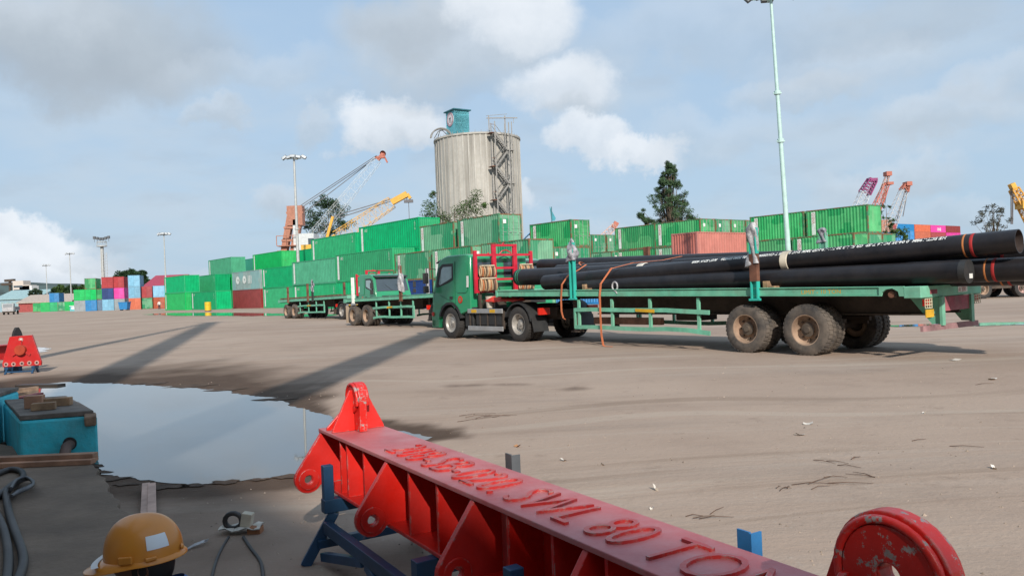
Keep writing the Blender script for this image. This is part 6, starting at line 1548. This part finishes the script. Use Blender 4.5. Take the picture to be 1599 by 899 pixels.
for a, c_ in (((520, 338), (628, 306)), ((530, 340), (614, 313))): b = MB(); b.bar(at(*a, Yc + .3), at(*c_, Yc + .3), .13, .13); b.build('stay_wire', CABLE, t)
b = MB(); b.bar(f0, at(520, 338, Yc), .4, .4); b.build('back_mast', CYEL, t)
b = MB(); m_ = at(638, 313, Yc); b.box(m_.x - .7, m_.x + .7, Yc - .3, Yc + .3, m_.z - .35, m_.z + .1); b.bar(at(636, 305, Yc), m_ + Vector((-.3, 0, 0)), .1, .1); b.bar(at(640, 305, Yc), m_ + Vector((.3, 0, 0)), .1, .1); b.bar(m_, m_ + Vector((0, 0, -6)), .09, .09); b.build('hook_block', CABLE, t)
def far_crane(nm, segs, wires, label, Y, foot):
    t = thing('harbour_crane', label, 'crane', (0, 0, 0))
    for (a, c_, w0, w1, n, m_, rr) in segs: b = MB(); lattice(b, at(*a, Y), at(*c_, Y), w0, w1, n, rr); b.build('jib', m_, t)
    for a, c_ in wires: b = MB(); b.bar(at(*a, Y), at(*c_, Y), .14, .14); b.build('stay_wire', CABLE, t)
    p = at(*foot, Y); b = MB(); b.box(p.x - 3, p.x + 3, Y - 3, Y + 3, 0, max(2, p.z)); b.build('crane_body', CBRN, t)
    return t
CPUR, CRED = mat("purple_boom_paint", (.22, .03, .13), .6, var=.2), mat("salmon_boom_paint", (.50, .13, .10), .6, var=.2)
t = far_crane('a', [((1340, 325), (1350, 302), 2.2, 2.0, 3, CWHT, .08), ((1350, 302), (1362, 281), 2.2, 1.8, 5, CPUR, .17)], [((1338, 318), (1357, 281))], 'harbour crane jib banded purple and white', 190, (1338, 345))
b = MB(); p = at(1364, 281, 190); b.box(p.x - 1.1, p.x + .6, 189, 191, p.z - .35, p.z + .35); b.build('jib_head', CPUR, t)
t = far_crane('b', [((1366, 330), (1384, 288), 2.0, 1.2, 6, CRED, .11), ((1372, 318), (1386, 274), 1.4, .8, 6, mat("orange_boom_paint", (.52, .25, .14), .6), .07)], [((1386, 274), (1382, 318)), ((1390, 285), (1381, 316))], 'harbour crane with two salmon and orange jibs', 205, (1366, 345))
b = MB(); p = at(1386, 272, 205); b.box(p.x - .7, p.x + .7, 204, 206, p.z - .5, p.z + .6); b.build('jib_head', CORG, t); b = MB(); p = at(1388, 287, 205); b.box(p.x - .8, p.x + .8, 204, 206, p.z - .3, p.z + .4); b.build('jib_head', CORG, t)
t = far_crane('c', [((1384, 365), (1411, 298), 2.4, 1.4, 9, mat("grey_white_boom", (.46, .44, .42), .6), .06), ((1411, 298), (1416, 288), 1.5, .9, 2, CORG, .2)], [((1419, 288), (1410, 338)), ((1416, 288), (1400, 345))], 'harbour crane with a pale lattice jib and orange tip', 175, (1383, 372))
b = MB(); p = at(1417, 287, 175); b.box(p.x - .6, p.x + .6, 174, 176, p.z - .5, p.z + .4); b.build('jib_head', CORG, t)
t = far_crane('d', [((1615, 350), (1583, 295), 1.5, 1.0, 9, mat("amber_boom_paint", (.55, .28, .04), .5), .12)], [((1579, 290), (1579, 350)), ((1582, 292), (1581, 350))], 'amber crane jib entering at the right edge', 120, (1640, 400))
b = MB(); b.bar(at(1584, 297, 120), at(1579, 287, 120), .9, .7); b.build('jib_head', CYEL, t); b = MB(); p = at(1600, 320, 120); b.box(p.x - .9, p.x + .9, 119, 121, p.z - .6, p.z + .6); b.build('sheave_block', CYEL, t)
t = far_crane('e', [((938, 375), (960, 352), 1.8, 1.3, 5, mat("pinkish_boom", (.45, .33, .30), .6), .14)], [], 'tiny pinkish crane tip above the green doors', 190, (934, 392))
b = MB(); b.bar(at(958, 356, 190), at(963, 347, 190), 1.2, 1.2); b.build('jib_head', CORG, t)
t = thing('flag_pole', 'teal and white flag like crane tip behind the containers', 'crane tip', (0, 0, 0)); p = at(863, 345, 90)
b = MB(); b.bar(at(863, 390, 90), at(861, 323, 90), .12, .12); b.build('pole', TROOF, t)
b = MB(); b.add([at(858, 322, 90), at(868, 341, 90), at(866, 345, 90), at(861, 345, 90), at(858, 322, 90.3), at(868, 341, 90.3), at(866, 345, 90.3), at(861, 345, 90.3)], [(0, 1, 2, 3), (7, 6, 5, 4), (0, 4, 5, 1), (1, 5, 6, 2), (2, 6, 7, 3), (3, 7, 4, 0)]); b.build('pennant', mat("teal_pennant", (.03, .26, .33), .6), t)
t = thing('tarpaulin_shelter', 'blue tarpaulin tent top between two container stacks', 'shelter', (0, 0, 0)); p = at(827, 372, 92)
b = MB(); w_ = 1.3
for x0, x1, z0, z1 in ((-w_, 0.001, -.6, .6), (0, w_, .6, -.3)): b.hexa([(p.x + x0, 90.5, p.z + z0 - .1), (p.x + x1, 90.5, p.z + z1 - .1), (p.x + x1, 94, p.z + z1 - .1), (p.x + x0, 94, p.z + z0 - .1), (p.x + x0, 90.5, p.z + z0), (p.x + x1, 90.5, p.z + z1), (p.x + x1, 94, p.z + z1), (p.x + x0, 94, p.z + z0)])
b.build('canopy', mat("blue_tarp", (.10, .27, .48), .6, var=.25), t)
b = MB()
for x in (-w_, w_): b.bar((p.x + x * .9, 91, 0), (p.x + x * .9, 91, p.z - .2), .1, .1)
b.build('pole', STEEL, t)

# ------------------------------------------------------------------ yellow drum, bin, box, far vehicles
d0 = atz(325, 486.5, 0); d0 = at(325, 486, 108); t = thing('drum', 'yellow oil drum before the green containers', 'drum', (d0.x, d0.y, 0))
b = MB(); b.lathe([(.001, 0), (.42, 0), (.42, .4), (.44, .42), (.42, .44), (.42, .84), (.44, .86), (.42, .88), (.42, 1.25), (.40, 1.27), (.38, 1.24), (.001, 1.24)], 20, axis='Z'); b.build('drum_body', mat("yellow_drum_paint", (.62, .42, .02), .5, var=.1, rust=.1), t, smooth=40)
b = MB(); b.lathe([(.43, .0), (.43, .12)], 20, axis='Z'); b.build('drum_hoop', RUST, t)
d0 = at(195, 485, 172); t = thing('bin', 'blue wheeled bin beside the grey far container', 'bin', (d0.x, 172, 0))
b = MB(); b.hexa([(-.8, -.7, .2), (.8, -.7, .2), (.8, .7, .2), (-.8, .7, .2), (-1, -.8, 1.7), (1, -.8, 1.7), (1, .8, 1.7), (-1, .8, 1.7)]); b.build('bin_body', mat("blue_bin", (.02, .18, .42), .5), t); b = MB(); b.box(-1.05, 1.05, -.85, .85, 1.7, 1.82); b.build('lid', mat("blue_lid", (.02, .16, .36), .5), t)
for x in (-.7, .7): b = MB(); b.tube([(x, -.6, .12), (x, .6, .12)], .12, 8); b.build('wheel', BLACK, t)
d0 = at(120.5, 487, 205); t = thing('cabin', 'small white and turquoise hut by the low green containers', 'hut', (d0.x, 205, 0))
b = MB(); b.box(-1.3, 1.3, -1, 1, 0, 1.3); b.build('wall', mat("turquoise_hut", (.12, .40, .44), .6), t); b = MB(); b.box(-1.4, 1.4, -1.1, 1.1, 1.3, 1.45); b.build('roof', PWHITE, t); b = MB(); b.box(-.9, .9, -1.01, -1.002, .5, 1.1); b.build('window', PWHITE, t)
def far_lorry(px, py, Y, rz, label, cabc, bodyc):
    p = at(px, py, Y); t = thing('lorry', label, 'lorry', (p.x, Y, 0), rz)
    b = MB(); b.prism([(1.2, .7), (2.9, .7), (2.9, 1.6), (2.6, 2.5), (1.2, 2.5)], lambda u, v, d: (u, d, v), -1.1, 1.1); c = b.build('cab', cabc, t, bevel=.08)
    b = MB(); b.prism([(2.02, 1.65), (2.85, 1.65), (2.6, 2.3), (2.02, 2.3)], lambda u, v, d: (u, d, v), -1.12, 1.12); b.hexa([(2.91, -.95, 1.65), (2.93, -.95, 1.65), (2.93, .95, 1.65), (2.91, .95, 1.65), (2.66, -.95, 2.4), (2.68, -.95, 2.4), (2.68, .95, 2.4), (2.66, .95, 2.4)]); b.build('window', GLS, c)
    b = MB(); b.box(-3.4, 1.1, -1.15, 1.15, 1.0, 1.15)
    for y in (-1.15, 1.1): b.box(-3.4, 1.1, y, y + .05, 1.15, 1.75)
    b.box(-3.4, -3.35, -1.1, 1.1, 1.15, 1.75); b.build('load_bed', bodyc, t)
    b = MB(); b.box(-3.3, 2.8, -.4, .4, .6, .95); b.box(2.9, 3.0, -1.1, 1.1, .45, .75); b.build('chassis', TDARK, t)
    for x in (2.0, -2.2):
        for s in (1, -1): wheel(t, x, s * .95, s, RIM, TYC, HUBM, .48)
    return t
far_lorry(17, 487, 180, -1.2, 'small grey lorry parked at the far left edge', mat("grey_lorry_paint", (.35, .35, .36), .4), mat("grey_lorry_bed", (.20, .19, .20), .6))
# vehicle with big wheels, right edge
p = atz(1575, 464, 0); Yv = 43.0; p = at(1560, 463, Yv)
t = thing('truck', 'pale green truck with big wheels seen past the rear of the trailer', 'truck', (p.x, Yv, 0), math.atan2(.18, 1))
b = MB(); b.box(-2.3, 2.6, -1.2, 1.2, 1.28, 1.45); b.build('load_bed', TGREEN, t)
b = MB(); b.prism([(-2.9, .75), (-2.2, .75), (-1.0, .75), (-1.0, 1.9), (-2.4, 1.9), (-2.9, 1.3)], lambda u, v, d: (u, d, v), -1.15, 1.15); c = b.build('cab', mat("pale_green_cab", (.28, .42, .36), .4), t, bevel=.06)
b = MB(); b.prism([(-2.6, 1.3), (-1.3, 1.3), (-1.3, 1.75), (-2.3, 1.75)], lambda u, v, d: (u, d, v), -1.16, 1.16); b.build('window', GLS, c)
b = MB(); b.box(-2.5, 2.6, -.9, .9, .5, 1.25); b.build('chassis', TDARK, t)
for x in (-1.9, .5, 1.75):
    for s in (1, -1): wheel(t, x, s * .98, s, mat("pinkish_rim", (.42, .28, .25), .7) if x > 0 else RIM, TYC, HUBM)

# ------------------------------------------------------------------ trees
BARK = mat("tree_bark", (.12, .09, .065), .9, var=.3)
def leafm(nm, c): return mat(nm, c, .7, var=.5, vs=1.3, rnd=.0, spec=.2)
LDK, LMD, LLT, LCAS, LFAR = leafm("dark_foliage", (.022, .050, .020)), leafm("mid_foliage", (.045, .085, .022)), leafm("light_foliage", (.085, .125, .03)), leafm("casuarina_foliage", (.055, .10, .048)), leafm("far_foliage", (.035, .06, .035))
def leaves(b, c, rad, n, ls, rng, droop=0, elong=1.0):
    for _ in range(n):
        d = Vector((rng.gauss(0, 1), rng.gauss(0, 1), rng.gauss(0, 1)))
        d = d.normalized() * rad * (rng.random() ** .45); p = c + Vector((d.x, d.y, d.z * .8))
        a = Vector((rng.gauss(0, 1), rng.gauss(0, 1), rng.gauss(0, .7) - droop)).normalized() * ls * rng.uniform(.6, 1.3) * elong
        q = a.cross(Vector((rng.gauss(0, 1), rng.gauss(0, 1), rng.gauss(0, 1)))).normalized() * ls * .36
        b.add([p - a, p + q, p + a, p - q], [(0, 1, 2, 3)])
def tree(nm, label, x, y, h, trunk_r, blobs, lm, seed, leaf=.28, per=70, z0=0, limbs=True, droop=0, elong=1.0, group=None, tlean=0, jit=.5):
    """blobs: (dx, dy, z, radius, clumps)"""
    rng = random.Random(seed); t = thing(nm, label, 'tree', (x, y, z0), 0, group)
    b = MB(); l_ = MB(); b.tube([(0, 0, 0), (tlean * .4, .05, h * .35), (tlean * .8, 0, h * .7), (tlean, 0, h * .93)], [trunk_r, trunk_r * .75, trunk_r * .45, trunk_r * .12], 8)
    for (dx, dy, z, rad, n) in blobs:
        c = Vector((dx, dy, z))
        if limbs:
            zz = max(h * .15, z * .55); s_ = Vector((tlean * zz / h, 0, zz)); m_ = s_.lerp(c, .5) + Vector((0, 0, rad * .1)); b.tube([s_, m_, c + Vector((0, 0, rad * .2))], [trunk_r * .35, trunk_r * .2, trunk_r * .06], 5)
        for k in range(n):
            d = Vector((rng.gauss(0, 1), rng.gauss(0, 1), rng.gauss(0, 1))).normalized() * rad * (rng.random() ** .4)
            cc = c + Vector((d.x, d.y, d.z * .75)); leaves(l_, cc, rad * jit * rng.uniform(.5, 1.0), per, leaf, rng, droop, elong)
            if limbs and k % 2 == 0: b.tube([c, c.lerp(cc, .6) + Vector((0, 0, .05)), cc], [trunk_r * .10, trunk_r * .07, trunk_r * .03], 4)
    b.build('trunk', BARK, t, smooth=60); l_.build('crown', lm, t, fix=False); return t
def wpos(px, Y): p = at(px, 480, Y); return p.x
Y = 175; x = wpos(516, Y)      # tree behind the white jib
k = Y / FPX
tree('broadleaf_tree', 'airy dark tree behind the white lattice jib', x, Y, 20, .35, [(-22 * k, 0, 19.6, 2.2, 9), (-10 * k, 1, 21.6, 2.2, 9), (4 * k, 0, 22.6, 2.0, 8), (10 * k, 0, 20.2, 2.6, 10), (22 * k, 1, 19.6, 2.0, 8), (-28 * k, 1, 17.0, 1.6, 6), (20 * k, -1, 16.5, 2.2, 8), (-5 * k, 1, 17.5, 2.6, 9), (30 * k, 0, 17.2, 1.5, 5), (-16 * k, 0, 15.5, 2, 6), (6 * k, 0, 15, 2.2, 6)], LDK, 3, .25, 70, jit=.8)
Y = 88; x = wpos(712, Y); k = Y / FPX
tree('broadleaf_tree', 'wispy green tree in front of the silo base', x, Y, 11.5, .18, [(-32 * k, 0, 10.8, 1.1, 4), (-18 * k, 0, 9.6, 1.2, 4), (-38 * k, .5, 9.6, .9, 3), (8 * k, 0, 9.8, 1.4, 5), (24 * k, .3, 11.2, 1.2, 4), (40 * k, 0, 11.8, .9, 3), (34 * k, 0, 10.0, 1.2, 4), (0, 0, 8.4, 1.5, 4), (47 * k, 0, 10.9, .5, 2), (-26 * k, 0, 12.4, .6, 2)], LMD, 8, .12, 75, tlean=.3, jit=1.15, elong=1.5)
Y = 112; x = wpos(1053, Y); k = Y / FPX
cb = []
rg_ = random.Random(5)
for i in range(90):
    q = (i + .5) / 90; z = 8.3 + 9.7 * q; w_ = (1 - q) ** .8 * 3.7 + .12
    a = rg_.uniform(0, 6.28); rr = w_ * rg_.uniform(.35, 1.0); cb.append((rr * math.cos(a), rr * math.sin(a), z + rg_.uniform(-.2, .5) + .14 * rr, .38 + .30 * (1 - q), 2))
for i in range(16): cb.append((-1.2 - i * .22, rg_.uniform(-.8, .8), 9.0 + .25 * math.sin(i) + .12 * i, .65 - .02 * i, 2))
cb.append((-4.4, 0, 11.0, .5, 2)); cb.append((-4.1, 0, 11.9, .35, 1))
tree('conifer_tree', 'dark pointed conifer with a low side branch above the green containers', x, Y, 18.2, .28, cb, LCAS, 11, .115, 80, elong=1.9, droop=-.6, jit=1.25)
Y = 95; x = wpos(1402, Y); k = Y / FPX
tree('bush_tree', 'round green bush at the right end of the green containers', x, Y, 7.2, .2, [(0, 0, 6.2, 1.3, 6), (-1.2, .3, 5.6, 1.1, 5), (1.2, 0, 5.4, 1.1, 5), (.3, -.4, 4.4, 1.3, 5), (-.4, 0, 7.0, .7, 3)], LMD, 12, .2, 50)
x = wpos(1446, Y); tree('bush_tree', 'lower green bush in front of the far orange containers', x, Y, 5, .15, [(0, 0, 4.3, 1.1, 6), (.8, 0, 4.0, .9, 4), (-.8, .2, 3.7, .9, 4), (0, 0, 3.2, 1.1, 4)], LLT, 13, .17, 50)
Y = 120; x = wpos(1390, Y); tree('casuarina_tree', 'thin grey green tree between the crane jibs', x, Y, 12.5, .16, [(0, 0, 11.6, .6, 3), (-.5, 0, 10.4, .8, 3), (.6, 0, 9.4, .8, 3), (.2, 0, 8.0, .9, 3)], LCAS, 17, .2, 16, droop=.5, elong=1.8)
Y = 110; x = wpos(1556, Y)
cb = [(rg_.uniform(-1, 1) * (4.2 - 3.2 * q), rg_.uniform(-1, 1), 6.0 + 4.2 * q + rg_.uniform(-.3, .3), .55, 2) for q in [i / 26 for i in range(26)]]
tree('casuarina_tree', 'thin feathery grey tree at the right edge', x, Y, 10.6, .16, cb, leafm("grey_feathery_foliage", (.06, .065, .05)), 19, .16, 14, elong=2.0, droop=-.3, jit=1.0)
x = wpos(1545, 100); tree('bush_tree', 'light green bush below the feathery tree', x, 100, 6.2, .15, [(0, 0, 5.4, 1.0, 5), (-1.3, 0, 5.2, .8, 4), (1.3, 0, 5.0, .9, 4), (0, 0, 4.2, 1.2, 4)], LLT, 23, .17, 46)
for px, Y, zt, lab in ((1240, 118, 9.0, 'treetop left of the tall mast above the green containers'), (1283, 125, 10.8, 'treetop right of the tall mast above the green containers')):
    x = wpos(px, Y); tree('broadleaf_tree', lab, x, Y, zt + .3, .2, [(-1.4, 0, zt - .5, 1.0, 4), (0, 0, zt, 1.0, 4), (1.4, 0, zt - .2, .9, 4), (0, 0, zt - 1.5, 1.5, 4)], LMD, px, .2, 40)
# left distance
Y = 230; x = wpos(208, Y); k = Y / FPX
tree('broadleaf_tree', 'large round dark tree behind the far left containers', x, Y, 11.5, .5, [(-16 * k, 0, 8.8, 2.2, 8), (0, 0, 10.0, 2.4, 9), (14 * k, 0, 9.2, 2.2, 8), (22 * k, 0, 7.2, 1.8, 10), (-22 * k, 0, 7.4, 1.6, 10), (0, 0, 7.5, 3, 16), (8 * k, 0, 9.2, 2.4, 12), (-8 * k, 0, 9.0, 2.4, 12)], LDK, 29, .42, 80)
Y = 300
for i, (px, pt, w_, lm) in enumerate([(98, 443, 14, LMD), (114, 441, 10, LDK), (131, 442, 9, LMD), (88, 446, 10, LDK), (57, 448, 10, LFAR), (122, 452, 8, LFAR)]):
    x = wpos(px, Y); zt = at(px, pt, Y).z; k = Y / FPX
    tree('broadleaf_tree', ['tall olive green tree behind the far sheds', 'dark tree touching the second mast', 'dark tree left of the stacked green container', 'dark tree left of the olive one', 'low tree between the far roofs', 'low tree behind the small green stack'][i], x, Y, zt, .4, [(-w_ * .5 * k, 0, zt - 2.2, w_ * .5 * k, 6), (w_ * .4 * k, 0, zt - 1.9, w_ * .5 * k, 6), (0, 0, zt - 1.6, w_ * .5 * k, 6), (0, 0, zt - 4, w_ * .75 * k, 8)], lm, 40 + i, .5, 90, limbs=False, group='trees on the left skyline')
# hills
HILL = mat("wooded_hill", (.055, .085, .08), .95, var=.35, vs=.05, bump=1.0, bs=.12)
def hill(x0, x1, y0, y1, hf, nx=60, ny=14):
    V = []; 
    for j in range(ny + 1):
        for i in range(nx + 1):
            x, y = x0 + (x1 - x0) * i / nx, y0 + (y1 - y0) * j / ny; e = math.sin(math.pi * j / ny) ** .7 * min(1, 4 * min(i, nx - i) / nx)
            V.append((x, y, -1 + e * (hf(x) + 5 * fbm(x * .05, y * .05, 31) + 3 * fbm(x * .2, y * .2, 37))))
    b = MB(); b.add(V, [(j * (nx + 1) + i, j * (nx + 1) + i + 1, (j + 1) * (nx + 1) + i + 1, (j + 1) * (nx + 1) + i) for j in range(ny) for i in range(nx)]); struct(b.build('hills', HILL, smooth=60))
hill(-900, 60, 640, 900, lambda x: (17 + 4 * math.sin(x * .012 + 1.0) + 2.5 * math.sin(x * .035)) * (1 if x < -330 else max(.35, 1 - (x + 330) / 130)))
hill(-50, 1300, 800, 1100, lambda x: 14 + 4 * math.sin(x * .01))
# far sheds at the left
def gable(label, px0, px1, Y, ze, zr, roofc, wallc, depth=14, endz=True, cat='shed', nm='shed', win=0):
    a, c = wpos(px0, Y), wpos(px1, Y); t = thing(nm, label, cat, ((a + c) / 2, Y, 0)); w_ = (c - a) / 2
    b = MB(); b.box(-w_, w_, 0, depth, 0, ze); wl = b.build('wall', wallc, t)
    b = MB()
    b.hexa([(-w_ - .4, -.6, ze), (w_ + .4, -.6, ze), (w_ + .4, depth / 2, zr), (-w_ - .4, depth / 2, zr), (-w_ - .4, -.6, ze + .25), (w_ + .4, -.6, ze + .25), (w_ + .4, depth / 2, zr + .25), (-w_ - .4, depth / 2, zr + .25)])
    b.hexa([(-w_ - .4, depth / 2, zr), (w_ + .4, depth / 2, zr), (w_ + .4, depth + .6, ze), (-w_ - .4, depth + .6, ze), (-w_ - .4, depth / 2, zr + .25), (w_ + .4, depth / 2, zr + .25), (w_ + .4, depth + .6, ze + .25), (-w_ - .4, depth + .6, ze + .25)])
    b.build('roof', roofc, t)
    b = MB()
    for s in (-w_, w_ - .1): b.prism([(0, ze), (depth, ze), (depth / 2, zr)], lambda u, v, d: (d, u, v), s + .001, s + .099)
    b.build('gable_end', wallc, t)
    for i in range(win):
        x = -w_ + (i + .5) * 2 * w_ / win; b = MB(); b.box(x - w_ / win * .6, x + w_ / win * .6, -.06, -.004, ze * .38, ze * .8); b.build('window', GLL, wl)
    return t
TL, GRYR, REDW, PALW, BLW = mat("pale_teal_roof", (.27, .40, .41), .6), mat("sandy_grey_roof", (.38, .32, .27), .7), mat("red_shed_wall", (.30, .06, .055), .7), mat("pale_wall", (.50, .45, .40), .8), mat("blue_grey_wall", (.22, .34, .39), .7)
gable('long blue grey building with a pale teal roof at the far left', -8, 58, 300, 4.6, 8.0, TL, BLW, 22, win=8, cat='building', nm='building')
gable('low grey roofed building between the far masts', 57, 96, 310, 4.4, 6.4, GRYR, PALW, 16, cat='building', nm='building', win=5)
gable('red walled shed with a sandy grey roof at the left', 29, 112, 240, 2.7, 5.0, GRYR, REDW, 14)
gable('red roofed shed beside the green container row', 226, 275, 205, 5.2, 8.4, mat("crimson_roof", (.32, .04, .07), .6), mat("white_shed_wall", (.55, .57, .60), .7), 16)
bA = at(27, 445, 520); t = thing('building', 'pale concrete tower block on the far left hill', 'building', (bA.x, 520, 0)); b = MB(); b.box(-3, 4, 0, 8, 0, 19); b.box(4, 8, 0, 8, 0, 16); b.build('wall', PALW, t)
b = MB()
for z in (12, 14.6): b.box(-2.4, 3.4, -.08, -.004, z, z + 1.2)
b.build('window', GLS, t); b = MB(); b.bar((-6, 2, 0), (-6, 2, 20), 1.2, 1.2); b.bar((-11, 2, 17), (-1, 2, 17.2), 3, 1.6); b.bar((-9, 2, 19.4), (-3, 2, 19.6), 2.5, 1.6); b.build('water_tank', TDARK, t)
t = thing('building', 'small white block on the far left hill', 'building', (wpos(41, 520), 520, 0)); b = MB(); b.box(-4, 4, 0, 8, 0, 15.5); b.build('wall', PWHITE, t); b = MB(); b.box(-3, 3, -.08, -.004, 11, 13); b.build('window', GLS, t)

# ------------------------------------------------------------------ behind the camera: what throws the shade
g0 = Vector((-1.34, 5.50, 0)); HW = 12.0; sh_ = HW / math.tan(SUN_EL)
E0 = g0 - Vector((AX, AY, 0)) * sh_
t = thing('warehouse', 'tall corrugated warehouse behind the camera shading the near ground', 'warehouse', (E0.x, E0.y, 0), math.atan2(-.754, .656))
WH = mat("warehouse_cladding", (.22, .23, .22), .6, var=.1, rust=.06)
b = MB(); b.box(-75, 0, -22, -.3, 0, HW - .3); b.build('wall', WH, t)
b = MB(); b.hexa([(-76, -23, HW - .3), (.3, -23, HW - .3), (.3, 0, HW - .3), (-76, 0, HW - .3), (-76, -23, HW + .6), (.3, -23, HW + .6), (.3, 0, HW), (-76, 0, HW)]); b.build('roof', GRYR, t)
for k in range(3): b = MB(); b.box(-60 + k * 20, -54 + k * 20, -.3, -.2, 0, 5.5); b.build('roller_door', GALV, t)
t = thing('warehouse', 'lower annex added behind the camera to shade the red beam, angled to the tall warehouse', 'warehouse'); HW2 = 11.3; E1 = g0 - Vector((AX, AY, 0)) * (HW2 / math.tan(SUN_EL)); t.location = (E1.x, E1.y, 0); t.rotation_euler = (0, 0, math.atan2(-.714, .70))  # unseen annex added so that its roof edge shades the beam
b = MB(); b.box(1.2, 45, -22, -.3, 0, HW2 - .3); b.build('wall', WH, t)
b = MB(); b.box(0, 46, -23, 0, HW2 - .28, HW2); b.build('roof', GRYR, t)
b = MB(); b.box(10, 16, -.3, -.2, 0, 5.5); b.build('roller_door', GALV, t)
def shade_of(px, py, h): p = atz(px, py, 0); return p - Vector((AX, AY, 0)) * (h / math.tan(SUN_EL)) + Vector((0, 0, h))
# high mast just outside the left of the frame
f0 = atz(330, 503); ht = 24.0; b0 = f0 - Vector((AX, AY, 0)) * (ht / math.tan(SUN_EL))
t = thing('light_mast', 'high light mast outside the left of the picture', 'light mast', (b0.x, b0.y, 0)); b = MB(); b.tube([(0, 0, 0), (0, 0, ht)], [.34, .16], 12); b.build('pole', MASTM, t, smooth=50); b = MB(); b.bar((-1.2, 0, ht), (1.2, 0, ht), .3, .2); b.build('cross_arm', MASTM, t)
# two mobile cranes standing before the warehouse, their jibs over the camera
def near_crane(tip, foot, w0, w1, label):
    t = thing('mobile_crane', label, 'crane', (foot.x, foot.y, 0)); o = Vector((foot.x, foot.y, 0))
    b = MB(); b.bar(foot - o, tip - o, w0, w0); b.build('jib', CYEL, t)
    b = MB(); b.bar(foot.lerp(tip, .55) - o, tip - o, w1, w1 * 1.3); b.build('jib_tip', CYEL, t)
    b = MB(); b.box(-1.4, 1.4, -2.2, 1.2, 1.1, foot.z + .4); b.build('crane_body', CYEL, t)
    b = MB(); b.box(-1.3, 1.3, -3, 3, .6, 1.09); b.build('chassis', TDARK, t)
    for y in (-2.2, 2.2):
        for s in (1, -1): wheel(t, s * 1.2, y, s)
    return t
h1 = 22.0; tip1 = shade_of(331, 503, h1); q = shade_of(165, 588, 9.0); dirn = (q - tip1); foot1 = tip1 + dirn * ((tip1.z - 2.4) / (tip1.z - 9.0) )
near_crane(tip1, foot1, .85, .4, 'yellow mobile crane left behind the camera')
h2_ = 16.0; tip2 = shade_of(692, 514, h2_); q = shade_of(470, 604, 8.0); dirn = (q - tip2); foot2 = tip2 + dirn * ((tip2.z - 2.4) / (tip2.z - 8.0))
near_crane(tip2, foot2, .72, .5, 'yellow mobile crane right behind the camera')
print('CRANES', tip1, foot1, tip2, foot2, 'mast', b0, 'E0', E0)
